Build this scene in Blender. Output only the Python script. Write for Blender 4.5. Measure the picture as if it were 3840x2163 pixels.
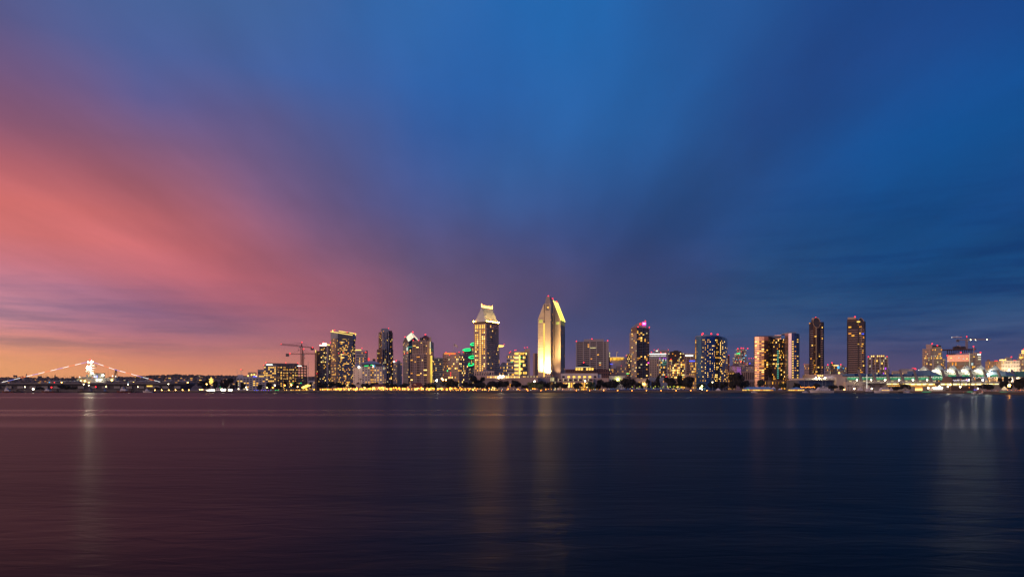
import bpy, math, random
from mathutils import Vector, Matrix
sc = bpy.context.scene
for o in list(bpy.data.objects): bpy.data.objects.remove(o)
R = random.Random(41)
C0 = sc.collection

# ---------------------------------------------------------------- camera
FPX, HC, YH = 2700.0, 5.0, 1458.0          # focal length in photo pixels, eye height, horizon row
cam = bpy.data.cameras.new('camera'); camo = bpy.data.objects.new('camera', cam); C0.objects.link(camo)
camo.location = (0, 0, HC); camo.rotation_euler = (math.radians(90), 0, 0)
cam.sensor_width = 36; cam.lens = 36*FPX/3840; cam.shift_y = (YH-1081.5)/3840
cam.clip_start = .5; cam.clip_end = 60000
sc.camera = camo
sc.view_settings.view_transform = 'Standard'; sc.view_settings.look = 'None'
sc.view_settings.exposure = 0.0; sc.view_settings.gamma = 1.0; sc.view_settings.use_curve_mapping = False
sc.cycles.max_bounces = 5; sc.cycles.diffuse_bounces = 2; sc.cycles.glossy_bounces = 3
sc.cycles.transmission_bounces = 3; sc.cycles.volume_bounces = 0
sc.cycles.sample_clamp_indirect = 4.0
sc.cycles.use_denoising = True

def lin(c):
    return tuple((v/255/12.92 if v <= 10.31 else ((v/255+.055)/1.055)**2.4) for v in c)

# ---------------------------------------------------------------- world: dusk sky with high streaky cloud
SKY = [  # photo column, photo row, sRGB colour seen there
 (0,0,(74,84,132)),(480,0,(72,102,158)),(1000,0,(70,106,165)),(1500,0,(50,106,174)),(2100,30,(34,104,176)),(2700,0,(40,92,160)),(3300,0,(27,68,132)),(3840,0,(22,64,128)),
 (0,300,(112,88,132)),(600,330,(73,90,150)),(1250,270,(60,105,178)),(1800,270,(42,101,175)),(2350,280,(34,98,168)),(2950,270,(36,74,140)),(3440,200,(30,76,146)),(3800,290,(15,86,162)),
 (0,460,(122,88,120)),(360,570,(112,84,116)),(900,560,(108,86,126)),(1200,520,(82,93,148)),(1700,520,(45,90,158)),(2450,480,(38,96,164)),(2900,500,(35,68,128)),(3440,500,(8,86,158)),(3840,480,(14,84,152)),
 (2200,430,(44,102,172)),(2620,240,(37,92,160)),(2450,650,(40,87,150)),(2300,880,(50,72,125)),(2600,770,(37,68,120)),(3100,400,(32,66,126)),(3300,290,(30,66,128)),(3150,610,(20,76,140)),(3300,520,(13,81,149)),(2900,720,(30,70,126)),(3600,780,(10,72,134)),
 (0,590,(188,97,106)),(0,730,(224,116,106)),(300,770,(208,110,108)),(700,700,(140,91,114)),(1080,700,(102,90,135)),(1520,700,(72,88,146)),(1900,700,(58,104,170)),(2250,720,(44,84,144)),(2740,640,(40,71,124)),(3100,760,(20,74,136)),(3500,700,(6,82,150)),(3840,690,(26,70,130)),
 (0,860,(226,120,112)),(520,870,(216,111,110)),(820,850,(168,98,114)),(1170,850,(110,88,128)),(1700,850,(78,80,130)),(2050,880,(66,84,142)),(2560,860,(36,70,124)),(3000,900,(28,72,124)),(3440,860,(13,66,122)),(3760,890,(12,52,102)),
 (0,1000,(204,121,132)),(380,990,(216,118,122)),(800,980,(202,105,112)),(1180,970,(124,86,113)),(1620,970,(98,84,120)),(1950,1010,(88,78,116)),(2400,1010,(58,66,110)),(3440,970,(12,74,132)),(3830,980,(16,90,156)),
 (0,1100,(186,122,146)),(200,1115,(152,108,142)),(380,1150,(132,100,140)),(650,1205,(130,96,130)),(800,1110,(196,105,118)),(1180,1090,(168,96,114)),(1640,1120,(114,86,116)),(1960,1120,(86,77,114)),(2500,1120,(52,70,114)),(2990,1080,(38,78,125)),(3600,1045,(14,56,104)),(3780,1030,(12,54,100)),
 (0,1172,(222,168,176)),(480,1190,(130,98,134)),(850,1240,(130,96,124)),(1180,1220,(166,100,118)),(1620,1240,(126,92,120)),(2190,1230,(66,76,120)),(2820,1220,(50,80,125)),(3700,1160,(50,86,132)),
 (0,1250,(186,112,124)),(380,1270,(196,112,122)),(780,1300,(170,112,128)),(1180,1310,(176,106,118)),
 (0,1325,(255,178,116)),(330,1345,(246,160,112)),(650,1345,(226,134,110)),(980,1350,(222,138,112)),(1200,1370,(196,122,114)),(1600,1350,(128,92,122)),(2250,1340,(92,84,122)),(2900,1330,(76,78,118)),(3700,1300,(66,76,118)),
 (0,1395,(246,170,108)),(420,1400,(246,164,106)),(900,1400,(244,160,110)),(1250,1410,(210,136,112)),(1700,1410,(134,98,122)),(2300,1410,(112,92,124)),(3300,1400,(92,80,114)),
]
FAR = [(-.95,.12,(1.5,.66,.24)),(-.95,.30,(1.15,.5,.36)),(-.9,.55,(.45,.24,.34)),(-.5,1.0,(.10,.12,.28)),(.3,1.05,(.03,.13,.42)),(.9,.9,(.015,.08,.3)),(.9,.5,(.012,.075,.26)),(.95,.2,(.06,.07,.16))]
world = bpy.data.worlds.new('World'); sc.world = world; world.use_nodes = True
def build_world():
    nt = world.node_tree; nt.nodes.clear(); N = nt.nodes.new; L = nt.links.new
    def sock(s, v):
        if isinstance(v, bpy.types.NodeSocket): L(v, s)
        else: s.default_value = v
    def M(op, a, b=None, c=None, clamp=False):
        n = N('ShaderNodeMath'); n.operation = op; n.use_clamp = clamp; sock(n.inputs[0], a)
        if b is not None: sock(n.inputs[1], b)
        if c is not None: sock(n.inputs[2], c)
        return n.outputs[0]
    def V(op, a, b=None, c=None):
        n = N('ShaderNodeVectorMath'); n.operation = op; sock(n.inputs[0], a)
        if b is not None: sock(n.inputs[1], b)
        if c is not None: sock(n.inputs[2], c)
        return n.outputs['Value'] if op in ('DOT_PRODUCT', 'DISTANCE', 'LENGTH') else n.outputs[0]
    def XYZ(x, y, z):
        n = N('ShaderNodeCombineXYZ'); sock(n.inputs[0], x); sock(n.inputs[1], y); sock(n.inputs[2], z); return n.outputs[0]
    def noise(vec, scale, detail, rough=.5):
        n = N('ShaderNodeTexNoise'); sock(n.inputs['Vector'], vec); n.inputs['Scale'].default_value = scale
        n.inputs['Detail'].default_value = detail; n.inputs['Roughness'].default_value = rough; return n
    tc = N('ShaderNodeTexCoord'); d = V('NORMALIZE', tc.outputs['Generated'])
    sp = N('ShaderNodeSeparateXYZ'); L(d, sp.inputs[0]); x, y, z = sp.outputs
    z = M('MAXIMUM', z, .0)
    hyp = M('MAXIMUM', M('SQRT', M('ADD', M('MULTIPLY', x, x), M('MULTIPLY', y, y))), 1e-4)
    s = M('DIVIDE', x, hyp)
    e = M('ARCSINE', M('MINIMUM', z, .9999))
    E = M('SQRT', M('ADD', e, .012))
    # the cloud sheet overhead, seen in perspective: streaks run away from the viewer
    zz = M('ADD', z, .10)
    cx = M('DIVIDE', x, zz); cy = M('DIVIDE', y, zz)
    st = noise(XYZ(M('MULTIPLY', cx, 1.1), M('MULTIPLY', cy, .22), 3.1), 1.1, 4, .5)
    st2 = noise(XYZ(M('MULTIPLY', cx, 2.6), M('MULTIPLY', cy, .35), 8.7), .95, 3, .5)
    w = V('MULTIPLY', V('SUBTRACT', st.outputs['Color'], (.5, .5, .5)), (.026, .026, 0))
    p = V('ADD', XYZ(s, E, 0), w)
    # smooth field through the observed colours, tabulated as elevation ramps at a fan of bearings
    pts = []
    for (px, py, c) in SKY:
        v = Vector(((px-1920)/FPX, 1, (YH-py)/FPX)).normalized()
        pts.append((v.x/math.hypot(v.x, v.y), math.sqrt(math.asin(v.z)+.012), lin(c), 150, 1.))
    pts += [(a, b, c, 9, .004) for a, b, c in FAR]
    def field(a, b):
        W = 0; c = [0, 0, 0]
        for (qa, qb, qc, k, amp) in pts:
            g = amp*math.exp(-k*((a-qa)**2+(b-qb)**2*(3 if k > 100 else 1))); W += g
            for i in range(3): c[i] += g*qc[i]
        return [v/W for v in c]
    bear = [-1.0, -.8, -.68]+[-.58+1.16*i/18 for i in range(19)]+[.68, .8, 1.0]; E0, E1 = .10, 1.26
    ps = N('ShaderNodeSeparateXYZ'); L(p, ps.inputs[0]); ss, EE = ps.outputs[0], ps.outputs[1]
    tt = M('DIVIDE', M('SUBTRACT', EE, E0), E1-E0, clamp=True)
    col = None
    for i, a in enumerate(bear):
        r = N('ShaderNodeValToRGB'); cr = r.color_ramp; cr.interpolation = 'LINEAR'
        st_ = [(j/30)**1.5 for j in range(31)]
        while len(cr.elements) < len(st_): cr.elements.new(.5)
        for j, f in enumerate(st_): cr.elements[j].position = f
        for j, f in enumerate(st_): cr.elements[j].color = (*field(a, E0+f*(E1-E0)), 1)
        L(tt, r.inputs[0])
        if col is None: col = r.outputs[0]
        else:
            a0 = bear[i-1]; f = M('DIVIDE', M('SUBTRACT', ss, a0), a-a0, clamp=True)
            mx = N('ShaderNodeMix'); mx.data_type = 'RGBA'; L(f, mx.inputs['Factor']); L(col, mx.inputs['A']); L(r.outputs[0], mx.inputs['B']); col = mx.outputs['Result']
    amp = M('MULTIPLY', M('MULTIPLY', e, 4.5, clamp=True), .55)
    k1 = M('ADD', 1, M('MULTIPLY', M('SUBTRACT', st2.outputs['Fac'], .5), amp))
    mo = noise(XYZ(M('MULTIPLY', cx, 1.5), M('MULTIPLY', cy, .55), 5.3), 1.7, 6, .6)
    k1 = M('MULTIPLY', M('MULTIPLY', k1, .96), M('ADD', 1, M('MULTIPLY', M('SUBTRACT', mo.outputs['Fac'], .5), M('MULTIPLY', M('MULTIPLY', e, 6, clamp=True), .34))))
    # small torn clouds low over the horizon
    lo = noise(XYZ(M('MULTIPLY', s, 5.0), M('MULTIPLY', e, 46.0), 1.7), 1.5, 7, .62)
    band = M('MULTIPLY', M('SMOOTH_MIN', M('MULTIPLY', M('SUBTRACT', e, .035), 40), 1, .1), M('SUBTRACT', 1, M('MULTIPLY', e, M('MULTIPLY_ADD', M('MAXIMUM', M('MINIMUM', M('MULTIPLY', s, 3), 1), -1), -1.6, 5.0))), clamp=True)
    lm = M('MULTIPLY', M('MAXIMUM', M('MINIMUM', M('MULTIPLY', M('SUBTRACT', lo.outputs['Fac'], .50), 8), 1), -.5), band)
    side = M('MULTIPLY_ADD', M('ABSOLUTE', M('ADD', s, .03)), 1.7, -.25, clamp=True)
    lm = M('MULTIPLY', lm, side)
    k2 = M('SUBTRACT', 1, M('MULTIPLY', lm, .85))
    k = M('MULTIPLY', k1, k2)
    col = V('MULTIPLY', col, XYZ(k, M('MULTIPLY', M('POWER', k2, .6), k1), M('MULTIPLY', M('POWER', k2, .3), k1)))
    ns = N('ShaderNodeTexSky'); ns.sky_type = 'NISHITA'; ns.sun_disc = False
    ns.sun_elevation = math.radians(-3); ns.sun_rotation = math.radians(-85)
    L(V('MULTIPLY_ADD', col, (10, 10, 10), V('MULTIPLY', ns.outputs[0], (.3, .3, .3))), N('ShaderNodeBackground').inputs[0])
    bg = [n for n in nt.nodes if n.type == 'BACKGROUND'][0]; bg.inputs[1].default_value = .1
    L(bg.outputs[0], N('ShaderNodeOutputWorld').inputs[0])
    world.cycles.sampling_method = 'MANUAL'; world.cycles.sample_map_resolution = 512
build_world()
# afterglow of the set sun, low on the left
sl = bpy.data.lights.new('sun', 'SUN'); sl.energy = 1.1; sl.angle = math.radians(40); sl.color = (1, .60, .38)
so = bpy.data.objects.new('sun', sl); C0.objects.link(so)
so.rotation_euler = Vector((math.sin(math.radians(-132)), math.cos(math.radians(-132)), .20)).to_track_quat('Z', 'Y').to_euler()

# ---------------------------------------------------------------- pixel helpers
TILE = {'S': (0, 0, 1), 'A': (0, 1300, .1941), 'B': (480, 1270, .1941), 'C': (950, 1210, .19296), 'D': (1300, 1200, .1999), 'E': (1650, 1110, .2619),
        'F': (1950, 1090, .27567), 'G': (2280, 1190, .20677), 'H': (2540, 1230, .17921), 'I': (2720, 1210, .19296), 'J': (2980, 1170, .22055),
        'K': (3300, 1230, .17923), 'L': (3540, 1230, .17921)}
GZ = 2.5                                   # quay level
def sx(t, x): return TILE[t][0]+x*TILE[t][2]
def sy(t, y): return TILE[t][1]+y*TILE[t][2]
def U(t, x): return (sx(t, x)-1920)/FPX
def P(t, x, y, Y): return Vector((U(t, x)*Y, Y, HC-(sy(t, y)-YH)/FPX*Y))
def ZZ(t, y, Y): return HC-(sy(t, y)-YH)/FPX*Y

# ---------------------------------------------------------------- materials
MATS = {}
def mat(name, col, rough=.7, metal=0., var=.18, scale=.15, spec=.5, bump=0.):
    m = bpy.data.materials.new(name); m.use_nodes = True; nt = m.node_tree; b = nt.nodes['Principled BSDF']
    b.inputs['Roughness'].default_value = rough; b.inputs['Metallic'].default_value = metal; b.inputs['Specular IOR Level'].default_value = spec
    tc = nt.nodes.new('ShaderNodeTexCoord'); n = nt.nodes.new('ShaderNodeTexNoise'); n.inputs['Scale'].default_value = scale; n.inputs['Detail'].default_value = 6
    nt.links.new(tc.outputs['Object'], n.inputs['Vector'])
    mx = nt.nodes.new('ShaderNodeMix'); mx.data_type = 'RGBA'
    mx.inputs['A'].default_value = (*[max(0, c*(1-var)) for c in col], 1); mx.inputs['B'].default_value = (*[c*(1+var) for c in col], 1)
    nt.links.new(n.outputs['Fac'], mx.inputs['Factor']); nt.links.new(mx.outputs['Result'], b.inputs['Base Color'])
    if bump:
        bp = nt.nodes.new('ShaderNodeBump'); bp.inputs['Strength'].default_value = bump; bp.inputs['Distance'].default_value = .3
        nt.links.new(n.outputs['Fac'], bp.inputs['Height']); nt.links.new(bp.outputs[0], b.inputs['Normal'])
    MATS[name] = m; return m
def em(name, col, s, sample=False, var=.0, scale=.3):
    m = bpy.data.materials.new(name); m.use_nodes = True; nt = m.node_tree; nt.nodes.clear()
    e = nt.nodes.new('ShaderNodeEmission'); e.inputs[0].default_value = (*col, 1); e.inputs[1].default_value = s
    if var:
        tc = nt.nodes.new('ShaderNodeTexCoord'); n = nt.nodes.new('ShaderNodeTexNoise'); n.inputs['Scale'].default_value = scale
        r = nt.nodes.new('ShaderNodeMapRange'); r.inputs['From Min'].default_value = .35; r.inputs['From Max'].default_value = .65
        r.inputs['To Min'].default_value = s*(1-var); r.inputs['To Max'].default_value = s*(1+var)
        nt.links.new(tc.outputs['Object'], n.inputs['Vector']); nt.links.new(n.outputs['Fac'], r.inputs['Value']); nt.links.new(r.outputs[0], e.inputs[1])
    nt.links.new(e.outputs[0], nt.nodes.new('ShaderNodeOutputMaterial').inputs[0])
    m.cycles.emission_sampling = 'AUTO' if sample else 'NONE'
    MATS[name] = m; return m
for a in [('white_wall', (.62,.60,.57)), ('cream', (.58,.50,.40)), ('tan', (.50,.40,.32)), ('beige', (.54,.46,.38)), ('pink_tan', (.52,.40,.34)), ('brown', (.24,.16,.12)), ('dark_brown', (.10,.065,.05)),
          ('brick', (.22,.11,.08)), ('grey', (.34,.34,.35)), ('dark_grey', (.12,.12,.13)), ('concrete', (.40,.38,.36)), ('greenish', (.36,.40,.34)), ('slate', (.16,.19,.23)), ('maroon', (.13,.04,.04)),
          ('rust', (.16,.07,.04)), ('near_black', (.035,.033,.035)), ('asphalt', (.05,.05,.052)), ('blue_roof', (.10,.22,.42)), ('blue_grey', (.24,.30,.38)), ('steel_dark', (.05,.04,.045)),
          ('navy_hull', (.10,.10,.12)), ('deck_grey', (.16,.16,.17)), ('ship_grey', (.30,.32,.32)), ('gelcoat', (.74,.74,.74)), ('crane_yellow', (.42,.26,.08)), ('tent_white', (.80,.80,.78)), ('tent_blue', (.14,.34,.58)),
          ('fence_blue', (.03,.05,.16)), ('wood', (.20,.12,.07)), ('hull_black', (.03,.03,.035)), ('hull_red', (.16,.05,.04)), ('trunk', (.09,.06,.045)), ('rock', (.12,.11,.10)), ('flag_red', (.5,.12,.12)),
          ('gold_wall', (.52,.36,.20)), ('warm_white', (.70,.66,.58))]:
    mat(*a)
mat('metal_roof', (.30,.36,.42), .4, .5); mat('pole', (.38,.38,.40), .45, .6); mat('sail_cloth', (.82,.82,.76), .8, scale=.3, var=.05)
mat('glass_dark', (.03,.035,.045), .12, 0, .3, .02, .8); mat('glass_blue', (.035,.07,.17), .12, .35, .25, .03, .8); mat('glass_night', (.015,.02,.035), .1, 0, .3, .03, .8)
mat('mirror_blue', (.05,.17,.40), .14, .75, .2, .05); mat('mirror_pink', (.55,.36,.30), .18, .7, .25, .06); mat('mirror_violet', (.30,.27,.40), .16, .7, .15, .06); mat('mirror_brown', (.10,.07,.05), .14, .5, .4, .04)
mat('glass_teal', (.10,.30,.24), .2, .1)
mat('leaf', (.035,.05,.022), .8, 0, .4, .5); mat('leaf_unlit', (.010,.013,.008), .85, 0, .4, .5); mat('leaf_lit', (.10,.14,.04), .8, 0, .4, .5); mat('hill', (.055,.045,.035), .95, 0, .3, .01); mat('hill_leaf', (.04,.042,.03), .9, 0, .3, .02)  # backlit shade and floodlight on the crowns are put into separate leaf colours
WARM = [('warm', (1,.46,.05), 1.3), ('warm2', (1,.56,.10), 1.6), ('amber', (1,.36,.04), 1.0), ('dim', (.8,.36,.07), .25), ('bright', (1,.60,.15), 2.8), ('pale', (.95,.80,.38), .8), ('coolw', (.75,.95,.9), .8), ('dimw', (.8,.66,.36), .20)]
for n_, c_, s_ in WARM: em(n_, c_, s_, var=.45, scale=.7)
for n_, c_, s_ in [('e_red', (1,.02,.03), 4.5), ('e_green', (.02,1,.25), 1.6), ('e_teal', (.15,.75,.55), .55), ('e_blue', (.06,.10,1), 2.2), ('e_magenta', (1,.06,.6), 2.0), ('e_purple', (.50,.14,.75), .55), ('e_cyan', (.1,.55,1), 1.2),
                   ('e_orange', (1,.30,.03), 2.2), ('e_white', (1,.95,.82), 2.4), ('e_pinkw', (1,.74,.66), 2.6), ('e_gold', (1,.60,.10), 3.2), ('e_yellow', (1,.68,.16), 1.7), ('e_sign', (.85,1,.9), 3.0), ('e_softw', (.95,.88,.62), .9), ('e_rednorm', (1,.04,.03), 1.6)]:
    em(n_, c_, s_)
em('l_warm', (1,.50,.10), 26, True); em('l_white', (1,.80,.45), 16, True); em('l_blaze', (1,.86,.55), 45, True); em('l_roof', (1,.38,.04), 240, True); em('l_orange', (1,.27,.03), 20, True); em('l_fest', (1,.55,.10), 9, True); em('l_lime', (.9,1,.2), 22, True); em('l_fest3', (1,.31,.025), 6, True); em('limeglow', (.75,.8,.1), 1.6); em('l_blaze2', (1,.90,.62), 14, True); em('l_glare', (1,.42,.05), 150, True); em('e_violet', (.6,.45,1), 2.5); em('crowdpink', (1,.35,.25), 1.3); em('e_teal2', (.02,.75,.30), 1.0)

# ---------------------------------------------------------------- mesh builder
class MB:
    def __init__(s): s.v = []; s.f = []
    def quad(s, a, b, c, d):
        n = len(s.v); s.v += [tuple(a), tuple(b), tuple(c), tuple(d)]; s.f.append((n, n+1, n+2, n+3)); return s
    def tri(s, a, b, c):
        n = len(s.v); s.v += [tuple(a), tuple(b), tuple(c)]; s.f.append((n, n+1, n+2)); return s
    def prism(s, poly, z0, z1):                       # poly: list of xy; z0, z1 numbers or lists
        k = len(poly); n = len(s.v)
        zl = z0 if isinstance(z0, (list, tuple)) else [z0]*k; zh = z1 if isinstance(z1, (list, tuple)) else [z1]*k
        s.v += [(p[0], p[1], zl[i]) for i, p in enumerate(poly)]+[(p[0], p[1], zh[i]) for i, p in enumerate(poly)]
        s.f.append(tuple(range(n+k-1, n-1, -1))); s.f.append(tuple(range(n+k, n+2*k)))
        for i in range(k):
            j = (i+1) % k; s.f.append((n+i, n+j, n+k+j, n+k+i))
        return s
    def box(s, x0, x1, y0, y1, z0, z1): return s.prism([(x0, y0), (x1, y0), (x1, y1), (x0, y1)], z0, z1)
    def hull(s, a, b):                                # two loops of 3D points joined
        k = len(a); n = len(s.v); s.v += [tuple(p) for p in a]+[tuple(p) for p in b]
        s.f.append(tuple(range(n+k-1, n-1, -1))); s.f.append(tuple(range(n+k, n+2*k)))
        for i in range(k):
            j = (i+1) % k; s.f.append((n+i, n+j, n+k+j, n+k+i))
        return s
    def tube(s, p, q, r, r2=None, n=6):
        p = Vector(p); q = Vector(q); d = (q-p).normalized(); a = d.orthogonal().normalized(); b = d.cross(a); r2 = r if r2 is None else r2
        return s.hull([p+(a*math.cos(t)+b*math.sin(t))*r for t in [2*math.pi*i/n for i in range(n)]], [q+(a*math.cos(t)+b*math.sin(t))*r2 for t in [2*math.pi*i/n for i in range(n)]])
    def bar(s, p, q, w, h):                           # box beam between two points
        p = Vector(p); q = Vector(q); d = (q-p).normalized(); a = d.cross(Vector((0, 0, 1)))
        a = a.normalized() if a.length > 1e-3 else Vector((1, 0, 0)); b = a.cross(d)
        o = [a*w/2+b*h/2, -a*w/2+b*h/2, -a*w/2-b*h/2, a*w/2-b*h/2]
        return s.hull([p+k for k in o], [q+k for k in o])
    def ball(s, c, r, n=8, m=5, sz=1.):
        c = Vector(c); rings = []
        for i in range(1, m):
            ph = math.pi*i/m; rings.append([c+Vector((r*math.sin(ph)*math.cos(2*math.pi*j/n), r*math.sin(ph)*math.sin(2*math.pi*j/n), -r*sz*math.cos(ph))) for j in range(n)])
        b = len(s.v); s.v.append(tuple(c-Vector((0, 0, r*sz))))
        for g in rings: s.v += [tuple(p) for p in g]
        s.v.append(tuple(c+Vector((0, 0, r*sz)))); top = len(s.v)-1
        for j in range(n): s.f.append((b, b+1+(j+1) % n, b+1+j))
        for i in range(m-2):
            for j in range(n): a0 = b+1+i*n; s.f.append((a0+j, a0+(j+1) % n, a0+n+(j+1) % n, a0+n+j))
        a0 = b+1+(m-2)*n
        for j in range(n): s.f.append((a0+j, a0+(j+1) % n, top))
        return s
    def mesh(s, name, m, off=(0, 0, 0)):
        me = bpy.data.meshes.new(name); ox, oy, oz = off
        me.from_pydata([(x-ox, y-oy, z-oz) for x, y, z in s.v], [], s.f); me.update()
        me.materials.append(MATS[m] if isinstance(m, str) else m); return me
    def build(s, name, m, parent=None, loc=None):
        off = Vector(loc) if loc is not None else (parent_loc(parent) if parent else Vector((0, 0, 0)))
        o = bpy.data.objects.new(name, s.mesh(name, m, off)); C0.objects.link(o)
        if parent: o.parent = parent; o.location = off-parent_loc(parent)
        else: o.location = off
        return o
def parent_loc(p):
    v = Vector((0, 0, 0))
    while p: v += p.location; p = p.parent
    return v
def tag(o, label, cat=None, group=None, kind=None):
    if label: o['label'] = label
    if cat: o['category'] = cat
    if group: o['group'] = group
    if kind: o['kind'] = kind
    return o
def root(name, loc, label, cat, group=None):
    o = bpy.data.objects.new(name, None); C0.objects.link(o); o.location = loc; o.empty_display_size = 1
    return tag(o, label, cat, group)
def copy_tree(o, parent=None):
    c = o.copy(); C0.objects.link(c); c.parent = parent
    for ch in list(o.children): copy_tree(ch, c)
    return c
def inst(me, name, parent, loc, rz=0., scale=None):   # loc in world space
    o = bpy.data.objects.new(name, me); C0.objects.link(o)
    if parent: o.parent = parent; o.location = Vector(loc)-parent_loc(parent)
    else: o.location = loc
    o.rotation_euler[2] = rz
    if scale: o.scale = scale
    return o
WMESH = {}
def wmesh(name, w, d, h, m):
    k = (name, round(w, 2), round(d, 2), round(h, 2), m)
    if k not in WMESH: WMESH[k] = MB().box(-w/2, w/2, -d/2, d/2, -h/2, h/2).mesh(name, m)
    return WMESH[k]
def textmesh(txt, size, m, depth=.15):
    cu = bpy.data.curves.new('lettering', 'FONT'); cu.body = txt; cu.size = size; cu.extrude = depth; cu.align_x = 'CENTER'; cu.align_y = 'CENTER'; cu.resolution_u = 2
    ob = bpy.data.objects.new('lettering', cu); C0.objects.link(ob)
    dg = bpy.context.evaluated_depsgraph_get(); me = bpy.data.meshes.new_from_object(ob.evaluated_get(dg)); bpy.data.objects.remove(ob)
    me.materials.clear(); me.materials.append(MATS[m]); return me

# ---------------------------------------------------------------- buildings
class Bld:
    def __init__(s, t, Y, name, label, cat='building', group=None, wall='tan', at=None):
        s.t = t; s.Y = Y; s.wallmat = wall; s.wins = []; s.w = {}
        s.loc = Vector((U(t, at)*Y, Y, GZ)) if at is not None else None
        s.name, s.label, s.cat, s.group = name, label, cat, group; s.root = None
        if at is not None: s.mkroot(s.loc)
    def mkroot(s, loc): s.root = root(s.name, loc, s.label, s.cat, s.group)
    def z(s, y, Y=None): return ZZ(s.t, y, Y or s.Y)
    def ray(s, x): return Vector((U(s.t, x), 1.)).normalized()
    def frame(s, x):
        f = s.ray(x); return Vector((f.y, -f.x)), f
    def boxf(s, xl, xr, depth, Y=None):               # facing the viewer: L, R, back right, back left
        Y = Y or s.Y; xm = (xl+xr)/2; er, ef = s.frame(xm); c = Vector((U(s.t, xm)*Y, Y))
        def hit(x): d = s.ray(x); k = c.dot(ef)/d.dot(ef); return d*k
        a, b = hit(xl), hit(xr)
        if not s.root: s.mkroot((c.x, c.y, GZ))
        return [a, b, b+ef*depth, a+ef*depth]
    def two(s, xl, xc, xr, ratio=1., Y=None):         # corner towards the viewer: L, C, R, back
        Y = Y or s.Y; er, ef = s.frame(xc); c = Vector((U(s.t, xc)*Y, Y))
        th = math.atan((xr-xc)/(xc-xl)/ratio); dl = -math.cos(th)*er+math.sin(th)*ef; dr = math.sin(th)*er+math.cos(th)*ef
        def hit(x, d):
            r = s.ray(x); k = (c.x*r.y-c.y*r.x)/(d.y*r.x-d.x*r.y); return c+d*k
        a, b = hit(xl, dl), hit(xr, dr)
        if not s.root: s.mkroot((c.x, c.y, GZ))
        s.dl, s.dr = dl, dr
        return [a, c, b, a+b-c]
    def mb(s, m=None):
        m = m or s.wallmat
        if m not in s.w: s.w[m] = MB()
        return s.w[m]
    def solid(s, poly, z0, z1, m=None, name=None):
        if name: return MB().prism(poly, z0, z1).build(name, m or s.wallmat, s.root)
        s.mb(m).prism(poly, z0, z1)
    def core(s, poly, z0, z1, m=None, skip=(), top=True):      # walls of a plan except the faces listed in skip, with a roof
        b = s.mb(m); k = len(poly)
        for i in range(k):
            if i in skip: continue
            a, c = poly[i], poly[(i+1) % k]; b.quad((a.x, a.y, z0), (c.x, c.y, z0), (c.x, c.y, z1), (a.x, a.y, z1))
        if top:
            n = len(b.v); b.v += [(p.x, p.y, z1) for p in poly]; b.f.append(tuple(range(n, n+k)))
    def facade(s, A, B, z0, z1, nc, nr, wf=.6, hf=.6, lit=.2, mats=('warm', 'warm2', 'amber', 'dim'), m=None, inset=.4, dark='glass_dark', mx=.0, mt=.0, mbm=.0, fn=None, xs=None):
        b = s.mb(m); A = Vector(A[:2]); B = Vector(B[:2]); W = (B-A).length; t = (B-A)/W; n = Vector((t.y, -t.x)); ang = math.atan2(t.y, t.x)
        if xs is None:
            x0 = W*mx; pw = (W-2*x0)/nc; xs = [(x0+pw*(i+.5-wf/2), x0+pw*(i+.5+wf/2)) for i in range(nc)]
        else: xs = [(a*W, c*W) for a, c in xs]
        zb = z0+mbm; ph = (z1-mt-zb)/nr; zs = [(zb+ph*(j+.5-hf/2), zb+ph*(j+.5+hf/2)) for j in range(nr)]
        def pt(x, z, d=0.): q = A+t*x-n*d; return (q.x, q.y, z)
        def q(xa, xb, za, zb_): b.quad(pt(xa, za), pt(xb, za), pt(xb, zb_), pt(xa, zb_))
        prev = z0
        for j, (za, zb_) in enumerate(zs):
            q(0, W, prev, za); prev = zb_; px = 0
            for i, (xa, xb) in enumerate(xs):
                mm = fn(i, j) if fn else None
                if mm is False: continue
                q(px, xa, za, zb_); px = xb
                b.quad(pt(xa, za), pt(xa, za, inset), pt(xa, zb_, inset), pt(xa, zb_)); b.quad(pt(xb, za, inset), pt(xb, za), pt(xb, zb_), pt(xb, zb_, inset))
                b.quad(pt(xa, za), pt(xb, za), pt(xb, za, inset), pt(xa, za, inset)); b.quad(pt(xa, zb_, inset), pt(xb, zb_, inset), pt(xb, zb_), pt(xa, zb_))
                if mm is None: mm = R.choice(mats) if R.random() < lit*1.25 else dark
                s.wins.append((pt((xa+xb)/2, (za+zb_)/2, inset+.05), ang, xb-xa+.08, zb_-za+.08, mm))
            q(px, W, za, zb_)
        q(0, W, prev, z1)
    def bands(s, A, B, zs, proj, h, m, name='balcony', out=None):
        A = Vector(A[:2]); B = Vector(B[:2]); W = (B-A).length; t = (B-A)/W; n = Vector((t.y, -t.x)); ang = math.atan2(t.y, t.x); me = wmesh(name, W, proj, h, m)
        for z in zs:
            c = (A+B)/2+n*(proj/2 if out is None else out); inst(me, name, s.root, (c.x, c.y, z), ang)
    def piers(s, A, B, fr, z0, z1, w, proj, m, name='pier'):
        A = Vector(A[:2]); B = Vector(B[:2]); W = (B-A).length; t = (B-A)/W; n = Vector((t.y, -t.x)); ang = math.atan2(t.y, t.x); me = wmesh(name, w, proj, z1-z0, m)
        for f in fr:
            c = A+t*W*f+n*proj/2; inst(me, name, s.root, (c.x, c.y, (z0+z1)/2), ang)
    def beacon(s, pts, Y=None, r=.9, m='e_red', name='beacon_light'):
        r = r*(.72 if m == 'e_red' else 1)
        for x, y in pts:
            p = P(s.t, x, y, (Y or s.Y)+6); k = ('beacon', r, m)
            if k not in WMESH: WMESH[k] = MB().ball((0, 0, 0), r, 7, 4).mesh(name, m)
            inst(WMESH[k], name, s.root, p)
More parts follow.
